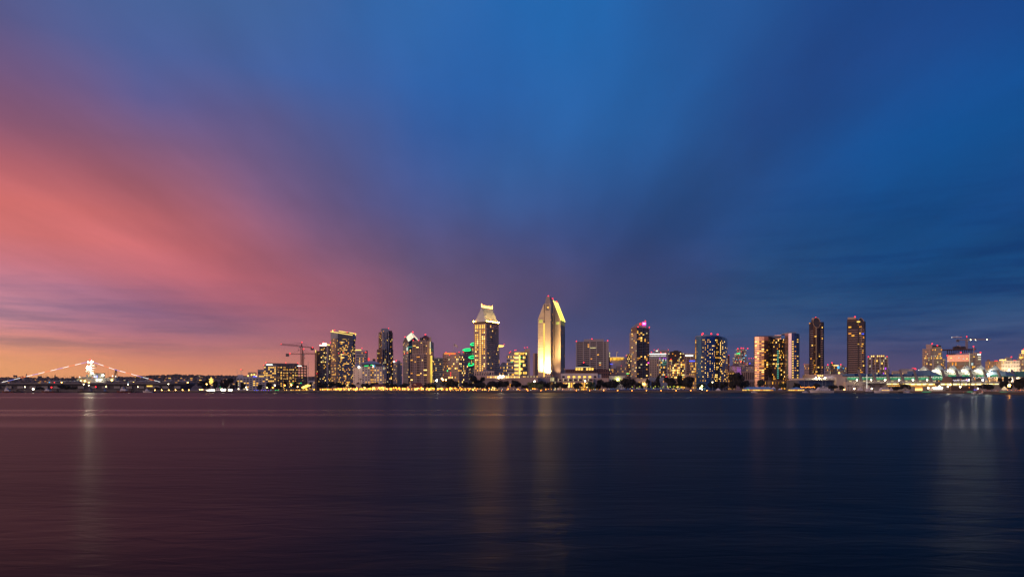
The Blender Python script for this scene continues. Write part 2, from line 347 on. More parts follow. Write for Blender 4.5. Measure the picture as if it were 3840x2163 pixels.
    def pole(s, x, y0, y1, r=.25, m='pole', name='antenna', Y=None, dY=6):
        Y = (Y or s.Y)+dY; a = P(s.t, x, y1, Y); b = P(s.t, x, y0, Y); return MB().tube(a, b, r).build(name, m, s.root)
    def panel(s, x0, x1, y0, y1, m, name='sign', Y=None, th=.5, dY=-.8):     # a flat lit panel fixed on the front
        Y = (Y or s.Y)+dY; xm = (x0+x1)/2; er, ef = s.frame(xm); c = Vector((U(s.t, xm)*Y, Y))
        def hit(x): d = s.ray(x); return d*(c.dot(ef)/d.dot(ef))
        a, b = hit(x0), hit(x1); return MB().prism([a, b, b+ef*th, a+ef*th], ZZ(s.t, y1, Y), ZZ(s.t, y0, Y)).build(name, m, s.root)
    def done(s, wallname='wall'):
        for m, b in s.w.items():
            if b.f: b.build(wallname, m, s.root)
        ws = sorted(s.wins, key=lambda w: (w[4].startswith('glass') or w[4].startswith('mirror'), -w[2]*w[3]))
        for p, a, w, h, m in ws[:300]: inst(wmesh('window', w, .1, h, m), 'window', s.root, p, a)
        if len(ws) > 300:
            b = MB(); mi = []; names = []; off = s.root.location
            for p, a, w, h, m in ws[300:]:
                t = Vector((math.cos(a), math.sin(a))); n = Vector((t.y, -t.x)); q = Vector(p[:2]); l = q-t*w/2; r = q+t*w/2; d = n*.05
                b.prism([l+d, r+d, r-d, l-d], p[2]-h/2, p[2]+h/2)
                if m not in names: names.append(m)
                mi += [names.index(m)]*6
            o = b.build('window', names[0], s.root); o['kind'] = 'stuff'
            for m in names[1:]: o.data.materials.append(MATS[m])
            o.data.polygons.foreach_set('material_index', mi)
        return s.root
# ================================================================ the setting: water, land, hills
def build_water():
    SH = [(-30000, 1040), (-3000, 1040), (-711, 1000), (450, 1000)]
    m = bpy.data.materials.new('water'); m.use_nodes = True; nt = m.node_tree; b = nt.nodes['Principled BSDF']; N = nt.nodes.new; L = nt.links.new
    b.inputs['Base Color'].default_value = (.002, .005, .009, 1); b.inputs['IOR'].default_value = 1.075; b.inputs['Specular IOR Level'].default_value = .5
    tc = N('ShaderNodeTexCoord')
    def noise(sx_, sy_, detail, off=0.):
        mp = N('ShaderNodeMapping'); mp.inputs['Scale'].default_value = (sx_, sy_, 1); mp.inputs['Location'].default_value = (off, off*1.7, 0); L(tc.outputs['Object'], mp.inputs[0])
        n = N('ShaderNodeTexNoise'); n.inputs['Scale'].default_value = 1; n.inputs['Detail'].default_value = detail; n.inputs['Distortion'].default_value = .8; L(mp.outputs[0], n.inputs['Vector']); return n.outputs['Fac']
    def ramp(v, a, c, lo, hi):
        r = N('ShaderNodeMapRange'); r.interpolation_type = 'SMOOTHSTEP'; L(v, r.inputs['Value'])
        for k, x in zip(('From Min', 'From Max', 'To Min', 'To Max'), (a, c, lo, hi)): r.inputs[k].default_value = x
        return r.outputs[0]
    slick = ramp(noise(.0011, .016, 2, 3.3), .56, .74, .34, .20)          # calm slicks lie as long bands across the bay
    L(slick, b.inputs['Roughness'])
    bp = N('ShaderNodeBump'); bp.inputs['Strength'].default_value = .55; bp.inputs['Distance'].default_value = 1.0
    ad = N('ShaderNodeMath'); ad.operation = 'MULTIPLY_ADD'; L(noise(.05, .13, 3, 9.), ad.inputs[0]); ad.inputs[1].default_value = .24
    m2 = N('ShaderNodeMath'); m2.operation = 'MULTIPLY'; L(noise(.4, 1.0, 5), m2.inputs[0]); m2.inputs[1].default_value = .06
    L(m2.outputs[0], ad.inputs[2]); L(ad.outputs[0], bp.inputs['Height']); L(bp.outputs[0], b.inputs['Normal'])
    MATS['water'] = m
    o = MB().quad((-14000, -800, 0), (14000, -800, 0), (14000, 1200, 0), (-14000, 1200, 0)).build('water', 'water')
    tag(o, 'dark calm bay water reflecting the dusk sky and city lights', kind='structure')
build_water()
SHORE = [(-2500, 1060), (0, 1000), (3200, 955), (3480, 860), (3640, 760), (3760, 650), (3840, 590), (4300, 470)]   # photo column, distance
def shoreY(px):
    for (a, ya), (b, yb) in zip(SHORE, SHORE[1:]):
        if a <= px <= b: return ya+(yb-ya)*(px-a)/(b-a)
    return 1000
def build_land():
    pts = [((px-1920)/FPX*Y, Y) for px, Y in SHORE]
    b = MB(); n = len(pts)
    for (a, c) in zip(pts, pts[1:]):
        b.quad((a[0], a[1], GZ), (c[0], c[1], GZ), (c[0]*7, 7000, GZ), (a[0]*7, 7000, GZ))
    a = pts[0]; b.quad((-9000, 1100, GZ), (a[0], a[1], GZ), (a[0]*7, 7000, GZ), (-14000, 7000, GZ))
    a = pts[-1]; b.quad((a[0], a[1], GZ), (9000, 400, GZ), (14000, 7000, GZ), (a[0]*7, 7000, GZ))
    tag(b.build('ground', 'asphalt'), 'flat dark city ground behind the waterfront', kind='structure')
    # quay wall and its coping
    q = MB(); cp = MB()
    for (a, c) in zip(pts, pts[1:]):
        q.quad((a[0], a[1]-.02, -1), (c[0], c[1]-.02, -1), (c[0], c[1]-.02, GZ-.02), (a[0], a[1]-.02, GZ-.02))
        d = Vector((c[0]-a[0], c[1]-a[1])).normalized(); nn = Vector((d.y, -d.x))*.5
        cp.prism([(a[0]+nn.x, a[1]+nn.y), (c[0]+nn.x, c[1]+nn.y), (c[0]-nn.x, c[1]-nn.y), (a[0]-nn.x, a[1]-nn.y)], GZ+.004, GZ+.35)
    w = q.build('quay_wall', 'rock'); tag(w, 'low dark stone quay wall along the far shore', kind='structure'); cp.build('coping', 'concrete', w)
    # rip-rap boulders along the foot of the wall
    r = MB(); rr = random.Random(5)
    for px in range(-60, 4000, 3):
        Y = shoreY(px)-rr.uniform(.5, 3.5); s = rr.uniform(.5, 1.3); x = (px+rr.uniform(-2, 2)-1920)/FPX*Y
        r.ball((x, Y, rr.uniform(.0, .9)), s, 5, 3, .7)
    tag(r.build('riprap', 'rock'), 'dark loose boulders heaped along the foot of the quay', kind='stuff')
build_land()
HILL = [(-500, 1424), (-200, 1420), (0, 1419), (150, 1420), (330, 1422), (480, 1417), (580, 1411), (700, 1409), (800, 1412), (900, 1413), (1000, 1415), (1180, 1416), (1300, 1430), (1600, 1442), (2200, 1446), (3000, 1445), (3900, 1444), (4600, 1446)]
def hillrow(px):
    for (a, ya), (b, yb) in zip(HILL, HILL[1:]):
        if a <= px <= b:
            t = (px-a)/(b-a); t = t*t*(3-2*t); return ya+(yb-ya)*t
    return 1446
def hillz(px, v):        # v 0 foot .. 1 crest
    Yc = 5200; zc = HC-(hillrow(px)-YH)/FPX*Yc
    return GZ+(zc-GZ)*(1-(1-v)**1.7)
def build_hills():
    b = MB(); cols = list(range(-700, 4700, 40)); rows = [0, .08, .18, .3, .45, .6, .75, .9, 1.0]; rr = random.Random(8); G = []
    for v in rows:
        Y = 3400+1800*v
        G.append([((px-1920)/FPX*Y, Y, hillz(px, v)+rr.uniform(-2, 2)*v) for px in cols])
    G.append([((px-1920)/FPX*6800, 6800, GZ-1) for px in cols])
    n0 = 0
    for g in G: b.v += g
    k = len(cols)
    for i in range(len(G)-1):
        for j in range(k-1): a = i*k+j; b.f.append((a, a+1, a+k+1, a+k))
    tag(b.build('hills', 'hill'), 'low brown wooded hills far behind the city', kind='structure')
    # woods on the slopes: one mass
    t = MB(); rr = random.Random(9)
    for k in range(2600):
        px = rr.uniform(-260, 1330) if k < 2300 else rr.uniform(1300, 4100); v = rr.random()**.55; Y = 3400+1800*v
        s = rr.uniform(3, 8.5); z = hillz(px, v); t.ball(((px-1920)/FPX*Y, Y, z+s*.35), s*rr.uniform(.8, 1.5), 6, 4, rr.uniform(.5, .9))
    tag(t.build('hillside_woods', 'hill_leaf'), 'dark tree cover on the far hills', 'woods', kind='stuff')
    # trees that stand out along the crest
    def far_tree(px, row, w, kind, i):
        Y = 5150.; x = (px-1920)/FPX*Y; zt = HC-(row-YH)/FPX*Y; zb = hillz(px, .97)-3; s = w/FPX*Y/2; h = zt-zb
        nm, lb = {'r': ('crest_tree', 'dark spreading tree on the hill crest against orange sky'), 'c': ('crest_conifer', 'dark pointed conifer rising above the hill crest'), 'p': ('crest_palm', 'tiny thin palm on the hill crest left of the ship tower')}[kind]
        t = root(nm, (x, Y, zb), lb, 'tree', {'r': 'spreading trees on the hill crest', 'c': 'conifers on the hill crest', 'p': 'palms on the hill crest'}[kind])
        r = random.Random(i)
        MB().tube((x, Y, zb), (x, Y, zb+h*(.95 if kind == 'p' else .6)), 1.0 if kind != 'p' else .9, .5).build('trunk', 'trunk', t)
        c = MB()
        if kind == 'r':
            for k in range(9): c.ball((x+r.uniform(-.75, .75)*s, Y+r.uniform(-4, 4), zb+h*r.uniform(.45, .86)), s*r.uniform(.3, .5), 6, 4, .8)
        elif kind == 'c':
            for k in range(8): f = k/7; c.ball((x+r.uniform(-.25, .25)*s, Y+r.uniform(-2, 2), zb+h*(.3+.66*f)), s*(1.05-.75*f), 6, 4, .9)
        else:
            for k in range(7):
                a = 2*math.pi*k/7+r.random(); q = (x+math.cos(a)*s, Y+math.sin(a)*s, zt-s*.5); c.tube((x, Y, zt), q, .8, .3, 4)
        c.build('crown', 'hill_leaf', t)
    k = 0
    for X_, row, w in [(280, 545, 85), (450, 562, 60), (385, 570, 45), (770, 565, 90), (925, 568, 50), (1090, 570, 60), (1410, 562, 60), (2300, 558, 60), (2450, 575, 50), (60, 585, 50), (150, 580, 60)]:
        far_tree(sx('A', X_), sy('A', row), w*.1941, 'r', k); k += 1
    for X_, row, w in [(450, 698, 60), (565, 705, 110), (680, 692, 60), (800, 690, 60), (870, 690, 70), (940, 685, 90), (1020, 705, 60), (1290, 712, 60), (1390, 714, 50), (1650, 722, 60), (1820, 720, 50), (230, 718, 60), (2010, 712, 60)]:
        far_tree(sx('B', X_), sy('B', row), w*.1941, 'r', k); k += 1
    for t, X_, row, w in [('A', 510, 515, 34), ('A', 1065, 530, 36), ('A', 1485, 562, 26), ('B', 1118, 685, 26), ('B', 1185, 684, 30), ('B', 1552, 692, 34), ('B', 1620, 715, 30)]:
        far_tree(sx(t, X_), sy(t, row), w*.1941, 'c', k); k += 1
    for X_, row in [(725, 558), (778, 550), (803, 546), (835, 560), (872, 555), (908, 552), (985, 560), (1012, 557), (1130, 575), (1160, 573), (1235, 560), (1262, 566), (1300, 570), (1350, 564), (1380, 566), (1435, 562), (1560, 565), (1600, 568)]:
        far_tree(sx('A', X_), sy('A', row), 3.6, 'p', k); k += 1
    # houses with lit windows on the slopes
    hw = {m: wmesh('window', 6.5, .3, 3.6, m) for m in ('warm', 'amber', 'pale', 'warm2', 'dim')}
    hb = MB().box(-7, 7, -5, 5, 0, 6).mesh('wall', 'cream'); hr = MB().hull([(-7.8, -5.8, 6), (7.8, -5.8, 6), (7.8, 5.8, 6), (-7.8, 5.8, 6)], [(-5, -.3, 9.5), (5, -.3, 9.5), (5, .3, 9.5), (-5, .3, 9.5)]).mesh('roof', 'maroon')
    rr = random.Random(31)
    for i in range(110):
        px = rr.uniform(-20, 880) if i < 95 else rr.uniform(880, 1240); v = rr.uniform(.1, .95); Y = 3400+1800*v; x = (px-1920)/FPX*Y; z = hillz(px, v)-1
        h = root('hillside_house', (x, Y, z), 'small house with lit windows on the far hillside', 'house', 'houses on the far hillside')
        inst(hb, 'wall', h, (x, Y, z), .0); inst(hr, 'roof', h, (x, Y, z))
        m = rr.choice(['warm', 'amber', 'pale', 'warm2', 'dim', 'amber', 'warm'])
        for d in ([-3.6, 3.6] if rr.random() < .4 else [rr.uniform(-3, 3)]): inst(hw[m], 'window', h, (x+d, Y-5.2, z+3.4))
build_hills()
# ================================================================ the city, left to right
def up(poly, f=1.0):   # scale a plan about its centre
    c = sum(poly, Vector((0, 0)))/len(poly); return [c+(p-c)*f for p in poly]
def lerp(a, b, t): return a+(b-a)*t
def hip(poly, z0, z1, f=.15, m='slate', parent=None, name='roof'):
    t = up(poly, f); return MB().hull([(p.x, p.y, z0) for p in poly], [(p.x, p.y, z1) for p in t]).build(name, m, parent)
def simple(t, Y, xl, xr, y, label, wall='tan', nc=8, nr=10, wf=.6, hf=.55, lit=.2, depth=25, name='office_block', mats=('warm', 'warm2', 'amber', 'dim'), pent=None, beacons=(), dark='glass_dark', ratio=None, xc=None, nc2=6, fn=None, cat='building', group=None, fin=True, mt=1.5, mbm=1., pentmat=None):
    b = Bld(t, Y, name, label, cat, group, wall)
    z1 = b.z(y)
    if xc is None:
        p = b.boxf(xl, xr, depth); b.core(p, GZ, z1, skip=(0,)); b.facade(p[0], p[1], GZ, z1, nc, nr, wf, hf, lit, mats, dark=dark, fn=fn, mt=mt, mbm=mbm)
    else:
        p = b.two(xl, xc, xr, ratio or 1.); b.core(p, GZ, z1, skip=(0, 1)); b.facade(p[0], p[1], GZ, z1, nc, nr, wf, hf, lit, mats, dark=dark, fn=fn, mt=mt, mbm=mbm)
        b.facade(p[1], p[2], GZ, z1, nc2, nr, wf, hf, lit, mats, dark=dark, mt=mt, mbm=mbm)
    b.p = p; b.z1 = z1
    # parapet
    pp = up(p, 1.004); MB().prism(pp, z1+.01, z1+.9).build('parapet', wall, b.root)
    if pent:
        for (a, c, yy) in pent:
            q = b.boxf(a, c, depth*.6, Y+depth*.2) if xc is None else b.boxf(a, c, 12, Y+10); MB().prism(q, z1+.92, b.z(yy, Y+depth*.2)).build('penthouse', pentmat or wall, b.root)
    b.beacon(beacons)
    if fin: b.done()
    return b

# --- white hotel slab and its neighbour behind the park trees
b = simple('B', 1200, 2095, 2712, 745, 'low white hotel slab with dark window bands, left of the yellow-windowed hotel', 'white_wall', 10, 6, .62, .52, .16, mats=('warm', 'pale', 'warm2'), pent=[(2120, 2225, 695)], beacons=[(2180, 592)], name='hotel_slab', cat='hotel', depth=22, fin=False)
b.pole(2107, 585, 715); b.pole(2182, 600, 690); b.pole(2200, 600, 690); b.pole(2336, 735, 960, .5, 'dark_grey', 'downpipe', dY=-1); b.panel(2200, 2222, 596, 606, 'flag_red', 'flag', dY=6, th=.15); b.done()
b = simple('B', 1350, 2318, 2482, 655, 'tan box with rooftop lights rising behind the white hotel slab', 'tan', 5, 5, .3, .3, .1, fin=False, name='plant_tower')
b.beacon([(2320, 715), (2388, 695), (2440, 690), (2478, 722)], 1330, 1.6, 'bright', 'flood_lamp'); b.panel(2415, 2490, 722, 742, 'e_blue', 'sign', 1300); b.done()
# --- hotel with yellow windows
def litY(pr):
    return lambda i, j: (R.choice(['warm', 'warm2', 'warm', 'dimw', 'amber']) if R.random() < pr else None)
b = simple('C', 1260, 205, 872, 832, 'grey hotel with many yellow windows behind the bare steel frame', 'concrete', 17, 12, .6, .62, .3, depth=30, name='yellow_window_hotel', cat='hotel', fin=False,
           fn=lambda i, j: (R.choice(['warm', 'warm2']) if (R.random() < (.9 if j == 11 and i < 7 else .34)) else None), pent=[(245, 870, 786)], beacons=[(245, 772), (205, 820), (630, 776), (862, 781), (540, 826)], pentmat='dark_grey')
b.panel(252, 374, 806, 828, 'e_sign', 'sign', th=.3); b.panel(856, 938, 832, 842, 'e_sign', 'sign', 1208); b.done()
simple('C', 1330, 85, 206, 918, 'small grey block with one lit row, joined left of the yellow-windowed hotel', 'concrete', 6, 5, .6, .55, .3, beacons=[(98, 921)], fn=lambda i, j: 'warm2' if j == 3 and i in (1, 2, 3, 5) else None)
# --- steel frame under construction
def steel_frame():
    b = Bld('C', 1215, 'steel_frame', 'bare dark steel frame of a building under construction, cranes above it', 'construction', None, 'steel_dark')
    p = b.boxf(455, 1035, 24); zt = b.z(822); nx, nz = 10, 9
    def pt(i, k): return lerp(lerp(p[0], p[1], i/nx), lerp(p[3], p[2], i/nx), k)
    for k in (0, 1):
        for i in range(nx+1):
            q = pt(i, k); inst(wmesh('column', .95, .95, zt-GZ, 'steel_dark'), 'column', b.root, (q.x, q.y, (zt+GZ)/2))
    ang = math.atan2((p[1]-p[0]).y, (p[1]-p[0]).x); W = (p[1]-p[0]).length
    for j in range(1, nz+1):
        z = GZ+(zt-GZ)*j/nz-.8
        for k in (0, 1):
            q = pt(nx/2, k); inst(wmesh('beam', W, .7, 1.05, 'steel_dark'), 'beam', b.root, (q.x, q.y, z), ang)
        if j < nz: q = pt(nx/2, .5); inst(wmesh('floor_deck', W-1.2, 22.2, .25, 'dark_brown'), 'floor_deck', b.root, (q.x, q.y, z+.72), ang)
    for i in range(0, nx, 3):
        for j in range(nz):
            a = pt(i, 0); c = pt(i+1, 0); za = GZ+(zt-GZ)*j/nz; MB().bar((a.x, a.y-.9, za), (c.x, c.y-.9, za+(zt-GZ)/nz-1), .35, .35).build('brace', 'steel_dark', b.root)
    r = random.Random(4)
    for _ in range(14):
        i, j = r.randrange(nx), r.randrange(nz-1); q = pt(i+.5, .45); b.beacon([], 0); inst(wmesh('work_lamp', 1.6, .4, 1.0, 'warm2'), 'work_lamp', b.root, (q.x, q.y, GZ+(zt-GZ)*(j+.6)/nz))
    b.beacon([(925, 1170), (770, 1170)], 1200, .8, 'e_green', 'green_lamp')
steel_frame()
# --- tower cranes
def crane(t, Y, label, mx, ytop, ybase, apex, jib_tip, ctr_tip, jy, mw=3.0, lamps=(), beacons=(), lampm='l_warm', cm='rust'):
    """mx mast column, ytop top of mast at jib level, apex row, jib_tip / ctr_tip (x, y) ends of the arms, jy arm row at the mast"""
    base = P(t, mx, ybase, Y); c = root('tower_crane', base, label, 'crane')
    def lattice(name, p, q, w, n, m, h=None):
        p, q = Vector(p), Vector(q); d = (q-p).normalized(); a = d.cross(Vector((0, 0, 1))); a = a.normalized() if a.length > .1 else Vector((1, 0, 0)); u = a.cross(d); h = h or w; o = MB()
        cs = [a*w/2+u*h/2, -a*w/2+u*h/2, -a*w/2-u*h/2, a*w/2-u*h/2]
        for k in cs: o.bar(p+k, q+k, .32, .32)
        for i in range(n):
            s0, s1 = p+(q-p)*i/n, p+(q-p)*(i+1)/n
            for k in range(4): o.bar(s0+cs[k], s1+cs[(k+1) % 4], .2, .2)
        o.build(name, m, c); return o
    top = P(t, mx, jy, Y); lattice('mast', base, top, mw, 16, cm)
    jt = P(t, *jib_tip, Y-18); ct = P(t, *ctr_tip, Y+8); lattice('jib', top+Vector((0, 0, 1)), jt, 1.7, 18, cm, 2.0); lattice('counter_jib', top+Vector((0, 0, .5)), ct, 1.8, 7, cm, 1.2)
    ap = P(t, mx, apex, Y); o = MB()
    for k in (-1, 1): o.bar(top+Vector((k*1.2, 0, 0)), ap, .4, .4); o.bar(top+Vector((0, k*1.2, 0)), ap, .4, .4)
    o.build('tower_head', cm, c)
    o = MB(); o.tube(ap, top+(jt-top)*.62+Vector((0, 0, 1.5)), .16, n=4); o.tube(ap, top+(jt-top)*.3+Vector((0, 0, 1.5)), .16, n=4); o.tube(ap, top+(ct-top)*.8, .16, n=4); o.build('tie_rope', 'steel_dark', c)
    q = top+(ct-top)*.93; MB().box(q.x-2.4, q.x+2.4, q.y-1.5, q.y+1.5, q.z-4.2, q.z+.8).build('counterweight', 'dark_grey', c)
    q = top+(jt-top).normalized()*2.4; MB().box(q.x-1.1, q.x+1.1, q.y-2.6, q.y-.6, q.z-2.2, q.z+.4).build('cab', 'ship_grey', c)
    q = top+(jt-top)*.15; o = MB(); o.tube(q, q-Vector((0, 0, 6)), .12, n=4); o.box(q.x-.6, q.x+.6, q.y-.5, q.y+.5, q.z-7.4, q.z-6); o.build('hook_block', 'dark_grey', c)
    for x, y in beacons: MB().ball(P(t, x, y, Y-2), .9, 7, 4).build('beacon_light', 'e_red', c)
    pt_ = {k.name.split('.')[0]: k for k in c.children}; pt_['hook_block'].parent = pt_['jib']; pt_['cab'].parent = pt_['mast']; pt_['counterweight'].parent = pt_['counter_jib']; pt_['tie_rope'].parent = pt_['tower_head']
    for x, y in lamps: MB().ball(P(t, x, y, Y-4), .8, 8, 5).build('flood_lamp', lampm, c)
    return c
crane('C', 1245, 'taller rusty tower crane with its long arm pointing left over the steel frame', 940, 465, 830, 382, (530, 418), (1160, 486), 466, beacons=[(942, 378), (540, 412), (1152, 478)])
crane('C', 1232, 'shorter tower crane with its arm pointing right, beside the taller rusty crane', 962, 640, 830, 510, (1210, 604), (640, 606), 612, beacons=[(975, 510), (710, 594)])
b = Bld('C', 1950, 'radio_mast', 'thin lone radio mast between the steel frame and the condo towers', 'mast', at=1063); b.pole(1063, 765, 1190, .9, dY=0, name='shaft'); b.pole(1063, 750, 770, .4, dY=0, name='tip')
for k, yy in enumerate((880, 985)): q = P('C', 1063, yy, 1950); MB().box(q.x-2, q.x+2, q.y-2, q.y+2, q.z-.4, q.z+.4).build('platform', 'pole', b.root)
simple('C', 1700, 1070, 1200, 1130, 'low white block with warm windows between radio mast and condo tower', 'white_wall', 8, 4, .5, .5, .4)

# --- balcony condo towers
def condo_a():
    b = Bld('C', 1265, 'condo_tower', 'slim brown condo tower with stacked balconies, gold edge strip, left of the twin-topped tower', 'tower', None, 'brown')
    p = b.two(1196, 1218, 1284, 2.2); z1 = b.z(545); b.core(p, GZ, z1, skip=(1,)); b.facade(p[1], p[2], GZ, z1, 4, 24, .7, .6, .10)
    zs = [GZ+(z1-GZ)*(j+.5)/26 for j in range(2, 26)]; b.bands(p[0], p[1], zs, 1.6, .5, 'tan'); b.bands(lerp(p[1], p[2], .45), lerp(p[1], p[2], .98), zs, 1.1, .35, 'brown')
    q = [lerp(p[1], p[2], f) for f in (.0, .16)]; n = Vector((-(q[1]-q[0]).y, (q[1]-q[0]).x)).normalized()*-1.0
    MB().prism([q[0]+n, q[1]+n, q[1]-n*.2, q[0]-n*.2], GZ, b.z(525)).build('edge_fin', 'gold_wall', b.root); b.panel(1205, 1216, 525, 580, 'e_yellow', 'lit_fin_top', 1262)  # lit wall strip, its light held in the gold colour and glowing top
    b.beacon([(1235, 985)], 1255, .7); b.done()
    b = Bld('C', 1275, 'condo_tower', 'green-grey condo tower with curved balcony bands and two glaring white rooftop boxes', 'tower', None, 'greenish')
    p = b.boxf(1284, 1506, 26); z1 = b.z(450); b.core(p, GZ, z1, skip=(0,))
    xs = [(.03, .11), (.13, .22), (.28, .36), (.38, .46), (.48, .56), (.58, .64), (.77, .84), (.86, .92), (.94, .99)]
    b.facade(p[0], p[1], GZ, z1, 9, 29, hf=.62, lit=.12, xs=xs, mats=('warm2', 'pale', 'warm', 'bright'))
    zs = [GZ+(z1-GZ)*(j+.12)/29 for j in range(1, 29)]
    for f0, f1 in ((-.01, .23), (.25, .66), (.75, 1.01)): b.bands(lerp(p[0], p[1], f0), lerp(p[0], p[1], f1), zs, 1.6, .55, 'concrete')
    b.piers(p[0], p[1], [.70], GZ, b.z(440), 3.2, 1.2, 'white_wall', 'white_fin')
    q = b.boxf(1284, 1346, 10, 1276); MB().prism(q, z1-4, b.z(426)).build('glowing_roof_box', 'e_pinkw', b.root)  # white boxes under floodlight, which is put in as emission
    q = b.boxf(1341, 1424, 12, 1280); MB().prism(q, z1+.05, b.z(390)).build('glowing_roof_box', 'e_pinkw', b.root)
    q = b.boxf(1424, 1506, 12, 1282); MB().prism(q, z1+.05, b.z(428)).build('penthouse', 'concrete', b.root)
    b.beacon([(1303, 413), (1365, 378), (1497, 383)]); b.beacon([(1445, 425), (1472, 432)], 1272, 1.0, 'bright', 'roof_lamp'); b.done()
condo_a()
# --- blue glass tower with outlined slanting roof
def blue_tower():
    b = Bld('C', 1225, 'glass_tower', 'tall blue glass tower with slanting roof edges outlined in yellow light', 'tower', None, 'blue_grey', at=1740)
    def pt(x, Y): return Vector((U('C', x)*Y, Y))
    A, B_, C_, D_, E_ = pt(1505, 1252), pt(1602, 1228), pt(1642, 1226), pt(1932, 1232), pt(1982, 1262); F_, G_ = pt(1955, 1300), pt(1560, 1300)
    top = {0: b.z(262), 1: b.z(262), 2: b.z(268), 3: b.z(300)}; zt = b.z(300)
    P_ = [A, B_, C_, D_, E_, F_, G_]
    warm = ('warm', 'warm2', 'bright', 'warm2', 'pale')
    rowlit = {}
    def strip(seed, pr, run):
        r = random.Random(seed); S = {}
        for j in range(34):
            if r.random() < pr:
                a = r.randrange(0, 12); 
                for i in range(a, a+r.randint(*run)): S[(i, j)] = r.choice(warm)
        return lambda i, j: S.get((i, j))
    b.facade(A, B_, GZ, zt, 6, 34, .8, .7, fn=strip(3, .30, (2, 4)), m='tan', dark='glass_dark')
    b.facade(B_, C_, GZ, zt, 2, 34, .7, .6, lit=.06, m='dark_grey')
    b.facade(C_, D_, GZ, zt, 16, 34, .90, .56, fn=strip(12, .5, (2, 4)), m='slate', dark='glass_blue', inset=.2)
    b.facade(D_, E_, GZ, zt, 4, 34, .8, .7, lit=.22, m='dark_grey', dark='glass_night', mats=warm)
    b.core(P_, GZ, zt, m='dark_grey', skip=(0, 1, 2, 3))
    zz = [ZZ('C', y, q.y) for y, q in ((176, A), (190, B_), (196, C_), (243, D_), (250, E_), (246, F_), (182, G_))]
    MB().prism(P_, zt, zz).build('roof_screen', 'blue_grey', b.root)
    n = 40
    for i in range(n):
        q = lerp(C_, D_, i/(n-1)); q2 = lerp(C_, D_, i/(n-1)); zt2 = lerp(zz[2], zz[3], i/(n-1)); inst(wmesh('fin', .35, .6, 9, 'slate'), 'fin', b.root, (q.x, q.y-.4, zt2-5.4))
    # the light lines
    def line(pts, name='roof_light_line', m='e_yellow', r=.55):
        for a, c in zip(pts, pts[1:]): MB().tube(a, c, r, n=6).build(name, m, b.root)
    def V3(q, z): return Vector((q.x, q.y-.8, z))
    line([V3(A, zz[0]+.3), V3(B_, zz[1]+.3), V3(C_, zz[2]+.3), V3(D_, zz[3]+.3)])
    s0, s1, s2 = P('C', 1662, 162, 1270), P('C', 1994, 214, 1285), P('C', 1985, 246, 1262)
    MB().prism([(s0.x, s0.y), (s1.x, s1.y), (s1.x-4, s1.y+10), (s0.x, s0.y+10)], [zt]*4, [s0.z-.6, s1.z-.6, s1.z-.6, s0.z-.6]).build('upper_roof_screen', 'slate', b.root)
    line([s0, s1], r=.75); line([s1, s2]); a0 = P('C', 1543, 142, 1262); line([a0, P('C', 1543, 178, 1262)], r=.9, m='bright')
    MB().box(a0.x+4, a0.x+26, 1268, 1280, zt, a0.z-3.5).build('plant_room', 'dark_grey', b.root)
    b.beacon([(1518, 163), (1582, 141), (1822, 184), (1962, 208)]); b.beacon([(1660, 592), (1750, 584)], 1218, .7)
    b.done()
blue_tower()
b = simple('D', 1500, 168, 366, 578, 'white gridded tower with red roof signs, directly right of the blue glass tower', 'white_wall', 9, 14, .62, .6, .1, pent=[(290, 392, 567)], beacons=[(287, 527)], fin=False, name='gridded_tower', cat='tower', pentmat='slate')
q = b.boxf(366, 396, 20, 1502); b.core(q, GZ, b.z(572), m='slate')
q = b.boxf(160, 272, 14, 1512); MB().prism(q, b.z1+.95, b.z(546)).build('lit_crown', 'e_yellow', b.root); b.panel(186, 225, 590, 606, 'e_rednorm', 'sign'); b.panel(342, 372, 592, 610, 'e_rednorm', 'sign'); b.done()
